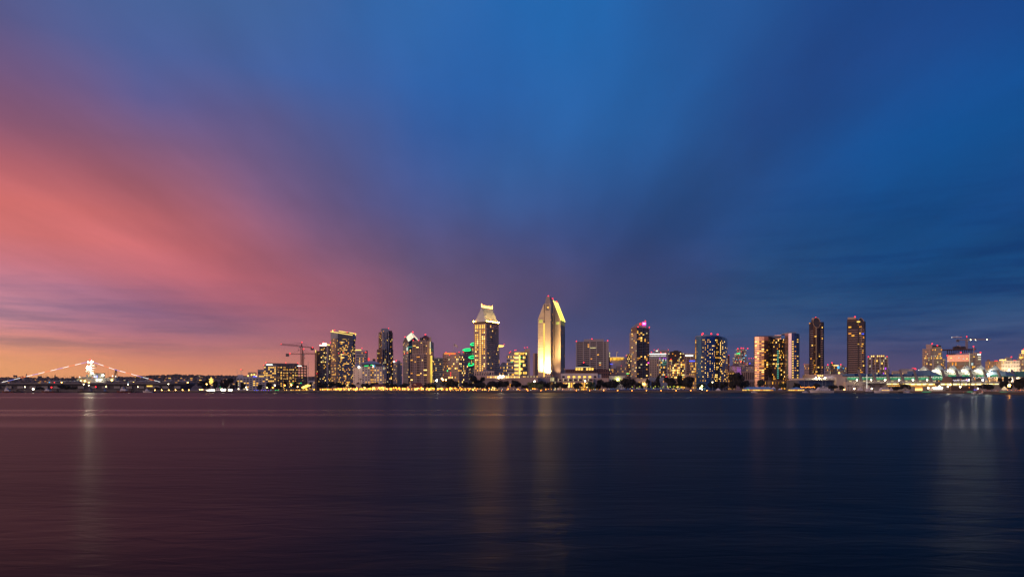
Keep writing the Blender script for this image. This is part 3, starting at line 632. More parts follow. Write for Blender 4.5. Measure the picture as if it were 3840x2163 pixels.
# --- hip roofed hotel
def hip_hotel():
    b = Bld('D', 1150, 'hip_roofed_hotel', 'cream hotel with blue-grey hip roof, small square windows and green rooftop sign', 'hotel', None, 'warm_white', at=460)
    def pt(x, Y): return Vector((U('D', x)*Y, Y))
    p = [pt(120, 1172), pt(160, 1160), pt(285, 1150), pt(442, 1150), pt(508, 1150), pt(668, 1150), pt(742, 1178)]; bk = [pt(735, 1205), pt(130, 1205)]
    z1 = b.z(872); wm = ('warm', 'warm2', 'warm')
    b.facade(p[0], p[1], GZ, z1, 1, 10, .3, .5, .1, wm); b.facade(p[1], p[2], GZ, z1, 3, 10, .22, .5, .12, wm, fn=lambda i, j: False if i != 1 else None)
    b.facade(p[2], p[3], GZ, z1, 3, 10, .36, .5, .2, wm); b.facade(p[3], p[4], GZ, z1, 2, 10, .66, .62, .6, ('warm', 'amber', 'dim'), inset=1.5)
    b.facade(p[4], p[5], GZ, z1, 3, 10, .36, .5, .4, wm); b.facade(p[5], p[6], GZ, z1, 2, 10, .3, .5, .5, wm)
    b.core(p+bk, GZ, z1, skip=range(6))
    b.bands(p[3], p[4], [GZ+(z1-GZ)*(j+.25)/10 for j in range(10)], 1.4, .4, 'dark_grey')
    at = [pt(290, 1153), pt(655, 1153), pt(650, 1196), pt(300, 1196)]; za = b.z(822); MB().prism(at, z1+.02, za).build('attic', 'dark_grey', b.root)
    ee = [pt(282, 1149), pt(664, 1149), pt(655, 1200), pt(292, 1200)]; tp = [pt(398, 1168), pt(512, 1168), pt(508, 1180), pt(402, 1180)]
    MB().hull([(q.x, q.y, za+.02) for q in ee], [(q.x, q.y, b.z(757)) for q in tp]).build('roof', 'blue_grey', b.root)
    for x0, x1, yt, yb in ((140, 285, 815, 872), (160, 210, 845, 872), (640, 718, 840, 868)):
        q = [pt(x0, 1152), pt(x1, 1152), pt(x1, 1170), pt(x0, 1170)]; hip(q, z1+.04, b.z(yt), .45, 'blue_grey', b.root, 'corner_roof')
    def arc(c, r, a0, a1, m):
        o = MB(); pr = None
        for k in range(9):
            a = math.radians(a0+(a1-a0)*k/8); q = P('D', c[0]+r*math.cos(a), c[1]-r*math.sin(a)*.9, 1146)
            if pr: o.tube(pr, q, .45, n=5)
            pr = q
        o.build('sign_stroke', m, b.root)
    o = MB(); o.tube(P('D', 330, 860, 1146), P('D', 410, 852, 1146), .45); o.build('sign_stroke', 'e_green', b.root)
    arc((470, 870), 34, 130, 55, 'e_green'); arc((478, 862), 22, 70, -70, 'e_sign'); arc((496, 858), 30, 40, -60, 'e_cyan'); arc((490, 862), 26, -120, -30, 'e_rednorm')
    b.beacon([(228, 880)], 1146, 2.0, 'e_white', 'flood_lamp'); b.panel(205, 252, 872, 890, 'e_white', 'lit_attic_window', 1146)
    b.panel(692, 705, 880, 930, 'e_softw', 'lit_corner_panel', 1150)
    # red neon loop standing on the ridge
    o = MB(); pr = None
    for k in range(13):
        a = 2*math.pi*k/12; q = P('D', 414+13*math.cos(a), 735-26*math.sin(a), 1172)
        if pr: o.tube(pr, q, .5, n=5)
        pr = q
    o.build('neon_loop', 'e_rednorm', b.root); MB().tube(P('D', 414, 762, 1172), P('D', 414, 742, 1172), .3).build('neon_post', 'pole', b.root)
    b.done()
hip_hotel()
b = simple('D', 1480, 486, 540, 735, 'small dark box with red light between the hip roof and the brown tower', 'dark_brown', 3, 4, lit=.1, beacons=[(535, 745)])
# --- dark residential tower with white fins
def fin_tower():
    b = Bld('D', 1345, 'residential_tower', 'tall dark brown residential tower with white vertical fins and grey roof box', 'tower', None, 'brown')
    p = b.two(602, 664, 862, 1.6); z1 = b.z(220); zs_ = b.z(546); wm = ('warm', 'warm2', 'amber', 'bright', 'pale')
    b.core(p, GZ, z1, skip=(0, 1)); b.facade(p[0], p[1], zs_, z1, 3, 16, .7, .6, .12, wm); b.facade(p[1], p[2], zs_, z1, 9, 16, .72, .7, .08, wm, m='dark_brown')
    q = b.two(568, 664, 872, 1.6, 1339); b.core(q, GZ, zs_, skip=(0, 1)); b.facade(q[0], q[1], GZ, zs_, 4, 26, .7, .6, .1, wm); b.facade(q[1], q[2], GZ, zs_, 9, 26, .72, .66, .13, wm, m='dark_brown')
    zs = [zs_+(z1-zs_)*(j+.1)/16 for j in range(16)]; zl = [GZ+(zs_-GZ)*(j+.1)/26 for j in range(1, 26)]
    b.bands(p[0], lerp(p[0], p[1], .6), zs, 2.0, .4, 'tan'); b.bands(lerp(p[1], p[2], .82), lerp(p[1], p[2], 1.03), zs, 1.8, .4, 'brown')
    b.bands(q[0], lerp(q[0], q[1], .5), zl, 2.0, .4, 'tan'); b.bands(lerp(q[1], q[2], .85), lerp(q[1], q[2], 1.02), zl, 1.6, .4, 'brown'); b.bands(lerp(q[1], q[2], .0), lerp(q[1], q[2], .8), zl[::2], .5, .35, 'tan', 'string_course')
    b.piers(p[1], p[2], [.02, .14, .27, .38, .58], zs_, z1, 1.3, .8, 'warm_white', 'fin'); b.piers(q[1], q[2], [.02, .2, .38, .58, .75], GZ, zs_, 1.0, .8, 'pink_tan', 'fin')
    r = b.boxf(660, 788, 14, 1362); MB().prism(r, z1+.05, b.z(157, 1362)).build('penthouse', 'blue_grey', b.root)
    r = b.boxf(640, 662, 12, 1364); MB().prism(r, z1+.05, b.z(160, 1364)).build('penthouse', 'tan', b.root)
    r = b.boxf(788, 852, 12, 1368); MB().prism(r, z1+.05, b.z(197, 1368)).build('penthouse', 'dark_brown', b.root)
    b.beacon([(783, 153)]); b.beacon([(690, 207)], 1345, .8, 'amber', 'roof_lamp'); b.done()
fin_tower()
b = simple('D', 1420, 862, 1044, 800, 'small pale tower of tiny windows between brown fin tower and crystal-topped tower', 'white_wall', 11, 15, .5, .5, .12, pent=[(945, 1006, 762)], beacons=[(920, 765), (936, 757)], fin=False, pentmat='slate', name='pale_tower', cat='tower')
q = b.boxf(946, 1004, 1, 1419); b.solid(q, GZ, b.z(800), 'slate', 'glass_strip'); b.beacon([(886, 786)], 1415, 2.2, 'e_sign', 'flood_lamp'); b.done()
# --- crystal topped tower
def crystal():
    b = Bld('D', 1500, 'crystal_tower', 'dark glass tower with a glowing white faceted crystal roof', 'tower', None, 'grey')
    p = b.two(1056, 1158, 1372, 1.9); zc = b.z(415); wm = ('warm', 'warm2', 'pale')
    b.core(p, GZ, zc, skip=(0, 1), m='slate', top=False); b.facade(p[0], p[1], GZ, zc, 6, 34, .6, .6, .05, wm, m='grey'); b.facade(p[1], p[2], GZ, zc, 9, 34, .9, .7, .06, wm, m='slate', dark='glass_night')
    Lc, C_, Rc, Bk = p; ml = lerp(Lc, C_, .5); mr = lerp(C_, Rc, .5); mb_ = lerp(Rc, Bk, .5); mk = lerp(Bk, Lc, .5); ce = lerp(Lc, Rc, .5)
    zg = b.z(318); za = b.z(226, ce.y)
    def v(q, z): return (q.x, q.y, z)
    g = MB()
    for a, mm, c in ((Lc, ml, C_), (C_, mr, Rc), (Rc, mb_, Bk), (Bk, mk, Lc)): g.tri(v(a, zc), v(c, zc), v(mm, zg))
    g.build('gable', 'glass_night', b.root)
    f = MB()
    for a, c, d in ((ml, C_, mr), (mr, Rc, mb_), (mb_, Bk, mk), (mk, Lc, ml)): f.tri(v(ce, za), v(a, zg), v(c, zc)); f.tri(v(ce, za), v(c, zc), v(d, zg))
    f.build('lit_crystal_facet', 'crystal', b.root)
    e = MB()
    for a, c in ((ml, C_), (C_, mr), (mr, Rc), (Lc, ml)): e.tube(v(a, zg if a in (ml, mr) else zc), v(c, zg if c in (ml, mr) else zc), .8, n=5)
    for a in (ml, mr): e.tube(v(ce, za), v(a, zg), .5, n=5)
    e.build('ridge_trim', 'grey', b.root)
    b.beacon([(1240, 224)], 1516, 2.0); b.beacon([(1094, 314), (1270, 308)], 1500, 1.2); b.beacon([(1083, 630), (1135, 614)], 1490, .9)
    b.panel(1130, 1136, 510, 575, 'e_sign', 'lit_stair', 1494); b.panel(1150, 1232, 498, 506, 'e_teal', 'lit_floor_or_reflection', 1496); b.panel(1150, 1160, 506, 560, 'e_teal', 'lit_floor_or_reflection', 1496); b.panel(1060, 1095, 584, 592, 'warm2', 'lit_floor_or_reflection', 1496)  # teal panels are a green reflection put in as glowing colour
    b.done()
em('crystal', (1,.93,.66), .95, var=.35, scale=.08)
crystal()
# --- tan condo tower with pavilion roof
def pavilion_tower():
    b = Bld('D', 1180, 'pavilion_tower', 'tan condo tower with maroon pavilion roof and one yellow glowing strip', 'tower', None, 'pink_tan')
    zt, zl = b.z(384), b.z(645); wm = ('warm', 'warm2', 'amber', 'bright')
    p = b.two(1230, 1556, 1634, 1.9); q = b.two(1191, 1572, 1643, 1.9, 1177)
    b.core(p, zl-4, zt, skip=(0, 1)); b.core(q, GZ, zl, skip=(0, 1))
    xs = [(.03, .19), (.22, .37), (.40, .46), (.49, .55), (.60, .76), (.79, .84), (.88, .93)]
    b.facade(p[0], p[1], zl-4, zt, 7, 11, hf=.58, lit=.07, xs=xs, mats=wm, inset=1.0); b.facade(p[1], p[2], zl-4, zt, 3, 11, .6, .6, .1, wm)
    xs = [(.02, .12), (.14, .18), (.22, .27), (.31, .47), (.50, .55), (.58, .62), (.66, .82), (.84, .88)]
    b.facade(q[0], q[1], GZ, zl, 8, 22, hf=.58, lit=.09, xs=xs, mats=wm, inset=1.0); b.facade(q[1], q[2], GZ, zl, 3, 22, .6, .6, .1, wm)
    zs = [zl+(zt-zl)*(j+.05)/10.5 for j in range(11)]; z2 = [GZ+(zl-GZ)*(j+.05)/22 for j in range(1, 22)]
    for f0, f1 in ((0, .38), (.58, .78)): b.bands(lerp(p[0], p[1], f0), lerp(p[0], p[1], f1), zs, 1.0, .45, 'beige')
    for f0, f1 in ((0, .19), (.29, .49), (.64, .9)): b.bands(lerp(q[0], q[1], f0), lerp(q[0], q[1], f1), z2, 1.0, .45, 'beige')
    b.piers(p[0], p[1], [.97], zl, b.z(400), 4.6, .9, 'gold_wall', 'lit_pier'); b.piers(q[0], q[1], [.955], GZ, zl, 7.5, 1.2, 'gold_wall', 'lit_pier')
    c = lerp(q[0], q[1], .955); d = (q[1]-q[0]).normalized(); n = Vector((d.y, -d.x))
    b.panel(1572, 1606, 668, 1168, 'strip_glow', 'floodlit_strip_glow', 1174); b.panel(1560, 1576, 530, 640, 'e_yellow', 'floodlit_strip_glow', 1177); b.panel(1561, 1575, 408, 520, 'e_softw', 'floodlit_strip_glow', 1177)  # floodlit wall strip, its light put in as glowing panels
    pv = b.boxf(1372, 1588, 20, 1190); zp = b.z(345, 1190); b.core(pv, zt, zp, skip=(0,)); b.facade(pv[0], pv[1], zt, zp, 7, 1, .5, .7, .1, wm)
    rf = b.boxf(1386, 1574, 22, 1188); hip(rf, zp+.02, b.z(280, 1198), .06, 'maroon', b.root)
    for x0, x1 in ((1370, 1408), (1552, 1590)):
        g = b.boxf(x0, x1, 4, 1186); m = lerp(g[0], g[1], .5); ze, zg = b.z(338, 1186), b.z(305, 1186)
        MB().prism(g, zt, ze).build('gable_bay', 'beige', b.root); MB().hull([(g[0].x, g[0].y, ze), (g[1].x, g[1].y, ze), (m.x, m.y, zg)], [(g[3].x, g[3].y, ze), (g[2].x, g[2].y, ze), (m.x, m.y+4, zg)]).build('gable', 'beige', b.root)
    b.panel(1378, 1400, 330, 380, 'glass_night', 'arched_window', 1185)
    br = b.boxf(1436, 1490, 6, 1184); b.core(br, zt-6, b.z(356), skip=(0,)); b.facade(br[0], br[1], zt-6, b.z(356), 3, 1, .6, .75, 0)
    b.beacon([(1477, 270)], 1195, 1.4); b.beacon([(1250, 378), (1348, 378)], 1180, 1.0); b.done()
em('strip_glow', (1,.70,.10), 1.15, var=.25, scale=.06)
pavilion_tower()
b = simple('D', 1520, 1638, 1846, 712, 'pale green office of square windows right of the pavilion tower', 'greenish', 8, 15, .68, .62, .06, name='pale_office', depth=30, mats=('warm', 'pale', 'dimw'), fin=False)
for i in range(7): b.panel(1652+i*26, 1670+i*26, 735, 748, 'glass_dark', 'arched_window', 1518)
b.done()
# --- gridded office with flag, and neighbour
b = simple('E', 1310, 95, 402, 842, 'tan office with square windows left and banded windows right, flagpole on its roof', 'pink_tan', 8, 15, .66, .62, .22, mats=('warm', 'pale', 'dim', 'bright', 'warm2'), xc=276, ratio=1.1, nc2=7, fin=False, name='flag_office',
           beacons=[(85, 803), (155, 822), (135, 841), (218, 822), (272, 801), (332, 800)], fn=lambda i, j: ('e_rednorm' if (i, j) in ((2, 7), (2, 6)) else ('e_green' if (i, j) == (0, 8) else None)))
q = b.boxf(60, 302, 18, 1330); MB().prism(q, b.z1-6, b.z(803, 1330)).build('penthouse', 'pink_tan', b.root); b.panel(60, 222, 818, 826, 'e_orange', 'roof_light_line', 1326, dY=0)
b.pole(200, 664, 800, .4, 'pole', 'flagpole', dY=24); fl = MB()
for k in range(6):
    x0, x1 = 202+k*9.3, 202+(k+1)*9.3; y0, y1 = 676+k*6.0+3*math.sin(k*1.4), 676+(k+1)*6.0+3*math.sin((k+1)*1.4)
    a, c = P('E', x0, y0, 1334+math.sin(k)), P('E', x1, y1, 1334+math.sin(k+1)); d, e_ = P('E', x1, y1+34, 1334+math.sin(k+1)), P('E', x0, y0+34, 1334+math.sin(k)); fl.quad(a, c, d, e_)
fl.build('flag', 'warm_white', b.root); b.done()
simple('E', 1345, 40, 97, 826, 'narrow orange-lit block joined left of the flag office', 'tan', 4, 13, .5, .5, .15, beacons=[(70, 882)])
# --- green neon hexagon towers
def emerald():
    b = Bld('E', 1500, 'hexagon_towers', 'cluster of dark glass hexagonal towers with bright green neon roof outlines', 'tower', None, 'slate', at=440)
    for (x0, x1, yt, dy, yb) in ((436, 520, 690, 0, 1160), (328, 462, 770, 4, 1160), (412, 510, 876, -14, 1160), (392, 486, 980, -24, 1160)):
        Y = 1500+dy; xm = (x0+x1)/2; c = Vector((U('E', xm)*Y, Y)); r = (U('E', x1)-U('E', x0))*Y/2
        pl = [c+Vector((math.cos(a), math.sin(a)))*r for a in [math.pi*k/3+.0 for k in range(6)]]; pl = [Vector((q.x, q.y)) for q in pl]
        z1 = b.z(yt, Y); zc = [z1+(q.x-c.x)/r*-1.0+3.2*math.sin(k*math.pi/3+.5) for k, q in enumerate(pl)]
        # visible faces are those turned to the viewer (indices 3, 4, 5)
        for k in range(6):
            a, d = pl[k], pl[(k+1) % 6]
            if k in (3, 4, 5): b.facade(a, d, GZ, z1-6, 4, 26 if yt > 800 else 36, .8, .7, .10, ('warm2', 'pale', 'dimw', 'warm'), dark='glass_night')
            else: b.core([a, d], GZ, z1-6, top=False)
        MB().prism(pl, [z1-6]*6, zc).build('roof_wedge', 'glass_night', b.root)
        for k in range(6):
            a, d = pl[k], pl[(k+1) % 6]; MB().tube((a.x, a.y, zc[k]+.4), (d.x, d.y, zc[(k+1) % 6]+.4), 1.1, n=5).build('neon_tube', 'e_green', b.root)
    b.done()
emerald()
# --- pitched roof hotel tower
def pitched_tower():
    b = Bld('E', 1150, 'pitched_roof_tower', 'tall tan hotel tower with a steep lit metal roof and glowing ridge', 'tower', None, 'tan')
    p = b.two(487, 662, 841, 1.5); z1 = b.z(392); wm = ('warm', 'warm2', 'warm', 'bright')
    b.core(p, GZ, z1, skip=(0, 1))
    xs = [(.10, .19), (.25, .34), (.45, .55), (.64, .73), (.79, .88)]; r = random.Random(14)
    def fl(i, j):
        if i == 2: return 'warm2'
        return r.choice(wm) if r.random() < (.75 if j > 17 else .32) else None
    b.facade(p[0], p[1], GZ, z1-9, 5, 25, hf=.66, xs=xs, fn=fl, mbm=14); b.facade(p[1], p[2], GZ, z1-9, 9, 27, .5, .55, .05, wm, m='tan', mbm=8)
    b.facade(p[0], p[1], z1-9, z1, 5, 1, hf=.7, xs=xs, fn=lambda i, j: 'warm2'); b.facade(p[1], p[2], z1-9, z1, 7, 1, .5, .6, .1)
    # arched balcony under the eaves of the right face
    b.bands(lerp(p[1], p[2], .26), lerp(p[1], p[2], .84), [z1-6.5], 2.2, 1.4, 'cream', 'cornice'); b.piers(p[1], p[2], [.3, .42, .55, .68, .8], z1-30, z1-8, .9, .8, 'tan')
    ev = up(p, 1.008); MB().prism(ev, z1+.01, z1+3.2).build('eave', 'dark_brown', b.root); ze = z1+3.25
    t = [P('E', 594, 172, 1172), P('E', 745, 216, 1188)]
    # ridge runs along the right face; solve it on the plan
    mid0 = lerp(p[0], p[1], .5); mid1 = lerp(p[3], p[2], .5); zr = b.z(168, 1170); r0 = lerp(mid0, mid1, .12); r1 = lerp(mid0, mid1, .97)
    i = up(p, .95); L_, C_, R_, K_ = i
    def v(q, z): return (q.x, q.y, z)
    MB().tri(v(L_, ze), v(C_, ze), v(r0, zr)).build('roof_end', 'metal_roof', b.root); MB().quad(v(C_, ze), v(R_, ze), v(r1, zr), v(r0, zr)).build('roof_slope', 'metal_roof', b.root)
    MB().tri(v(R_, ze), v(K_, ze), v(r1, zr)).quad(v(K_, ze), v(L_, ze), v(r0, zr), v(r1, zr)).build('roof_back', 'metal_roof', b.root)
    for k in range(14): f = (k+.5)/14; a = lerp(C_, R_, f); c = lerp(r0, r1, f); MB().bar(v(a, ze+.1), v(c, zr), .5, .5).build('roof_rib', 'metal_roof', b.root)
    MB().tube(v(r0, zr+.7), v(r1, zr+.7), .55, n=6).build('ridge_light', 'l_ridge', b.root)
    for k in range(9): q = lerp(r0, r1, k/8); hh = 4.5 if k in (0, 8) else 2.6; MB().tube(v(q, zr+1.2), v(q, zr+1.2+hh), .5 if k in (0, 8) else .3, .2).build('finial', 'l_ridge', b.root)
    nrm = Vector(((R_-C_).y, -(R_-C_).x)).normalized()
    for k in range(9):
        q = lerp(ev[1], ev[2], .04+.92*k/8)+nrm*-.2; MB().ball((q.x, q.y, ze+.9), .6, 8, 5).build('eave_floodlight', 'l_roof', b.root)
    for k in range(6):
        q = lerp(ev[1], ev[2], .08+.84*k/5)+nrm*5; l = bpy.data.lights.new('roof_flood', 'SPOT'); l.energy = 1.2e5; l.color = (1, .52, .12); l.spot_size = 1.1; l.spot_blend = 1; l.shadow_soft_size = .3
        lo = bpy.data.objects.new('roof_flood_beam', l); C0.objects.link(lo); lo.parent = b.root; lo.location = Vector((q.x, q.y, ze-1))-b.root.location; lo.rotation_euler = (-Vector((-nrm.x*9, -nrm.y*9, 16))).to_track_quat('Z', 'Y').to_euler()
        MB().bar((q.x-nrm.x*4.6, q.y-nrm.y*4.6, ze-2), (q.x, q.y, ze-2), .3, .3).build('floodlight_arm', 'dark_grey', b.root)
    for q in (ev[0], ev[2]): MB().ball((q.x, q.y, ze+1.0), .9, 8, 5).build('eave_floodlight', 'l_roof', b.root)
    b.beacon([(606, 121), (733, 176)], 1160, .9); b.beacon([(835, 441)], 1190, .9, 'bright', 'roof_lamp')
    # entrance block at the foot
    for x0, x1, y0, Y in ((492, 690, 1102, 1128), (560, 775, 1072, 1134)):
        q = b.boxf(x0, x1, 16, Y); b.core(q, GZ, b.z(y0, Y), m='pink_tan', skip=(0,)); b.facade(q[0], q[1], GZ, b.z(y0, Y), 6, 1, .5, .5, .0, m='pink_tan', mbm=b.z(1140, Y)-GZ)
    hip(b.boxf(600, 705, 14, 1136), b.z(1072, 1134)+.05, b.z(1055, 1134), .5, 'slate', b.root, 'entrance_roof')
    b.done()
em('l_ridge', (1,.45,.07), 13, True)
pitched_tower()
# --- podium between the two tall hotels
def podium():
    b = Bld('E', 1108, 'podium', 'long low pink podium wall joining the two tall hotel towers', 'building', None, 'pink_tan', at=1000)
    p = b.boxf(592, 1168, 30); b.core(p, GZ, b.z(1178), skip=(0,)); b.facade(p[0], p[1], GZ, b.z(1178), 16, 1, .4, .3, .45, ('dim', 'amber'), mt=2)
    q = b.boxf(672, 1168, 20, 1116); b.core(q, b.z(1178), b.z(1136, 1116), skip=(0,), m='cream'); b.facade(q[0], q[1], b.z(1178), b.z(1136, 1116), 22, 1, .6, .45, .75, ('warm2', 'warm', 'bright', 'amber'), m='cream')
    q = b.boxf(1140, 1402, 30, 1104); b.core(q, GZ, b.z(1138), skip=(0,), m='pink_tan'); b.facade(q[0], q[1], GZ, b.z(1138), 12, 1, .55, .5, .6, ('warm2', 'pale', 'dim'), m='pink_tan', mbm=b.z(1166)-GZ)
    b.bands(p[0], p[1], [b.z(1182)], 1.6, .8, 'cream', 'cornice')
    b.beacon([(862, 1143), (905, 1148), (880, 1160), (838, 1165)], 1100, 1.5, 'l_white', 'terrace_lamp')
    b.done()
podium()
b = Bld('E', 1600, 'wedge_tower', 'distant tower edge with lit wedge roof jutting right behind the pitched-roof tower', 'tower', None, 'blue_grey'); p = b.boxf(822, 852, 20); b.core(p, GZ, b.z(730), skip=(0,)); b.facade(p[0], p[1], GZ, b.z(730), 3, 24, .7, .6, .3)
a = [P('E', 826, 700, 1598), P('E', 916, 706, 1598), P('E', 900, 720, 1598), P('E', 826, 728, 1598)]; MB().hull(a, [q+Vector((0, 12, 0)) for q in a]).build('lit_wedge_roof', 'e_gold', b.root); b.beacon([(918, 690)], 1590); b.done()
b = simple('E', 1420, 846, 956, 992, 'arched-roof office with lit windows between the pitched tower and the white lit office', 'blue_grey', 7, 8, .6, .5, .45, name='arched_office', fin=False); o = MB(); pr = None
q = b.boxf(868, 956, 1, 1428)
for k in range(9):
    a = math.pi*k/8; f = .5-.5*math.cos(a); c = lerp(q[0], q[1], f); z = b.z1+1+math.sin(a)*(b.z(955, 1428)-b.z1)
    if pr: o.quad((pr[0].x, pr[0].y, pr[1]), (c.x, c.y, z), (c.x, c.y+22, z), (pr[0].x, pr[0].y+22, pr[1])).quad((pr[0].x, pr[0].y, b.z1), (c.x, c.y, b.z1), (c.x, c.y, z), (pr[0].x, pr[0].y, pr[1]))
    pr = (c, z)
o.build('barrel_roof', 'slate', b.root); b.done()
# --- white office with lit corridors
def corridor_office():
    b = Bld('E', 1350, 'lit_office', 'white stepped office with brightly lit corridors and a plain tan stair slab', 'office', None, 'white_wall', at=1110)
    pl = b.boxf(955, 1062, 24); b.core(pl, GZ, b.z(845), skip=(0,)); b.facade(pl[0], pl[1], GZ, b.z(845), 6, 10, .82, .5, .35, ('warm2', 'pale', 'warm'), dark='glass_dark')
    pm = b.boxf(1062, 1150, 26, 1346); b.core(pm, GZ, b.z(800), skip=(0,)); b.facade(pm[0], pm[1], GZ, b.z(800), 1, 10, .9, .5, .0, fn=lambda i, j: 'warm2' if R.random() < .9 else 'bright', xs=[(.06, .70)])
    b.panel(1130, 1150, 838, 1128, 'e_yellow', 'lit_stair', 1344)
    pr = b.boxf(1150, 1244, 26, 1350); b.core(pr, GZ, b.z(795), skip=(0,), m='slate'); b.facade(pr[0], pr[1], GZ, b.z(795), 5, 10, .88, .55, .42, ('warm2', 'warm', 'bright'), m='slate', dark='glass_night')
    for (x0, x1, y0, Y, m) in ((1244, 1287, 752, 1352, 'cream'), (1212, 1262, 752, 1362, 'tan')): q = b.boxf(x0, x1, 18, Y); b.solid(q, GZ, b.z(y0), m, 'stair_slab')
    q = b.boxf(980, 1214, 14, 1362); MB().prism(q, b.z(845), b.z(790)).build('penthouse', 'grey', b.root)
    b.panel(1075, 1240, 808, 816, 'warm2', 'lit_floor_or_reflection', 1343); b.beacon([(995, 810), (1011, 795), (1070, 773), (1088, 771), (1213, 738), (1249, 733)]); b.beacon([(1158, 875), (1156, 968), (1030, 940)], 1340, .9, 'e_green', 'green_lamp'); b.done()
corridor_office()
b = Bld('E', 1230, 'plain_slab', 'plain windowless tan slab tucked left of the floodlit tower', 'building', None, 'tan'); p = b.two(1334, 1358, 1404, 1.4); b.core(p, GZ, b.z(818)); b.piers(p[1], p[2], [.3, .62], GZ, b.z(818), .5, .3, 'brown', 'joint_rib'); b.done()
# --- floodlit chisel tower
def chisel():
    b = Bld('F', 1140, 'chisel_tower', 'tallest tower, floodlit cream with chisel-cut top and yellow-green lit slope', 'tower', None, 'cream')
    p = b.two(245, 416, 459, 1.1); dl, dr = b.dl, b.dr; Lp, C_, Rp, _ = p; W = (C_-Lp).length
    def onface(x, off=0.):                           # point of the gable plane (pushed back by off) at photo column x
        o = C_+dr*off; r = b.ray(x); k = (o.x*r.y-o.y*r.x)/(dl.y*r.x-dl.x*r.y); return o+dl*k
    def v(q, z): return (q.x, q.y, z)
    bl = (Rp-C_).length
    z_sh, z_ap = b.z(376), b.z(78)
    # left slab: outline of the gable, extruded back
    prof = [(onface(245), GZ), (onface(329), GZ), (onface(329), b.z(172)), (onface(362), z_ap), (onface(245), z_sh)]
    back = dr*bl
    ol = [v(onface(245), GZ), v(onface(326), GZ), v(onface(326), b.z(168)), v(onface(245), z_sh)]
    MB().hull(ol, [tuple(Vector(q)+Vector((back.x, back.y, 0))) for q in ol]).build('left_wall', 'cream', b.root)
    # front bay with the sign, standing a little proud
    f0, f1 = onface(336, -1.5), onface(416, -1.5); zt = b.z(176); bk = f1+dr*(bl+1.5)
    MB().quad(v(f0, GZ), v(f1, GZ), v(f1, zt), v(f0, zt)).quad(v(f0, GZ), v(f0+dr*8, GZ), v(f0+dr*8, zt), v(f0, zt)).quad(v(f0, zt), v(f1, zt), v(bk, zt), v(f0+dr*(bl+1.5), zt)).build('front_bay', 'cream', b.root)
    b.facade(f1, bk, GZ, zt-14, 4, 38, .72, .55, .06, ('amber', 'warm'), m='tan', dark='glass_dark'); b.mb('tan').quad(v(f1, zt-14), v(bk, zt-14), v(bk, zt), v(f1, zt))
    cap = [v(onface(336), zt), v(onface(416), zt), v(onface(402), z_ap), v(onface(362), z_ap)]; MB().hull(cap, [tuple(Vector(q)+Vector((back.x, back.y, 0))*1.0) for q in cap]).build('cap', 'concrete', b.root)
    MB().prism([onface(326), onface(336), onface(336)+dr*2, onface(326)+dr*2], GZ, b.z(300)).build('stair_recess', 'brown', b.root)
    # glowing stair windows in the slot
    n = 30
    for k in range(n):
        y = 452+k*24.3; q = onface(328.5, -.2); inst(wmesh('stair_window', 2.2, .3, 2.9, 'warm2'), 'stair_window', b.root, (q.x, q.y, b.z(y)), math.atan2(-dl.y, -dl.x))
    # horizontal joints on the plain wall
    for k in range(1, 26):
        z = GZ+k*(z_sh-GZ)/25; a, c = onface(247, -.06), onface(324, -.06); MB().bar(v(a, z), v(c, z), .16, .22).build('wall_joint', 'beige', b.root)
    def win(x0, x1, y0, y1, m, off, name):
        a, c = onface(x0, off), onface(x1, off); MB().quad(v(a, b.z(y1)), v(c, b.z(y1)), v(c, b.z(y0)), v(a, b.z(y0))).build(name, m, b.root)
    win(262, 308, 392, 432, 'e_softlime', -.1, 'lit_square_window'); win(346, 399, 190, 268, 'glass_night', -1.7, 'sign_box')
    o = MB(); o.bar(v(onface(368, -1.9), b.z(222)), v(onface(393, -1.9), b.z(220)), .4, .8); o.bar(v(onface(370, -1.9), b.z(230)), v(onface(390, -1.9), b.z(240)), .4, .8); o.bar(v(onface(390, -1.9), b.z(220)), v(onface(390, -1.9), b.z(242)), .4, .8); o.build('sign_emblem', 'warm2', b.root)
    # right slab, set back
    off = bl*.75; c2 = onface(552, off); r_ = b.ray(612); k = (c2.x*r_.y-c2.y*r_.x)/(dr.y*r_.x-dr.x*r_.y); b2 = dr*k
    zsh2 = b.z(392); z_ap2 = b.z(112)
    pl = [v(onface(452, off), GZ), v(onface(552, off), GZ), v(onface(552, off), zsh2), v(onface(445, off), z_ap2), v(onface(430, off), z_ap2)]
    pb = [tuple(Vector(q)+Vector((b2.x, b2.y, 0))) for q in pl]
    mb_ = MB(); n0 = len(mb_.v); mb_.v += pl; mb_.f.append((0, 1, 2, 3, 4)); mb_.v += pb; mb_.f.append((9, 8, 7, 6, 5)); mb_.f.append((3, 8, 9, 4)); mb_.build('right_wall', 'tan', b.root)
    b.facade(c2, c2+b2, GZ, zsh2-8, 5, 34, .62, .55, .03, ('amber',), m='tan', dark='glass_dark'); b.facade(c2, c2+b2, zsh2-8, zsh2, 4, 1, .55, .75, 0, fn=lambda i, j: 'dimlime', m='tan')
    MB().quad(pl[2], pb[2], pb[3], pl[3]).build('lit_slope', 'metal_roof', b.root)
    A0, A1, B0, B1 = Vector(pl[2]), Vector(pb[2]), Vector(pl[3]), Vector(pb[3]); nn = (A1-A0).cross(B0-A0).normalized(); nn = nn if nn.z > 0 else -nn
    for i, f in enumerate((.06, .5, .94)):
        a = A0.lerp(A1, f)+nn*.6; c = B0.lerp(B1, f)+nn*.6
        MB().tube(a, c, .7, n=5).build('slope_light_tube', 'l_slope', b.root)
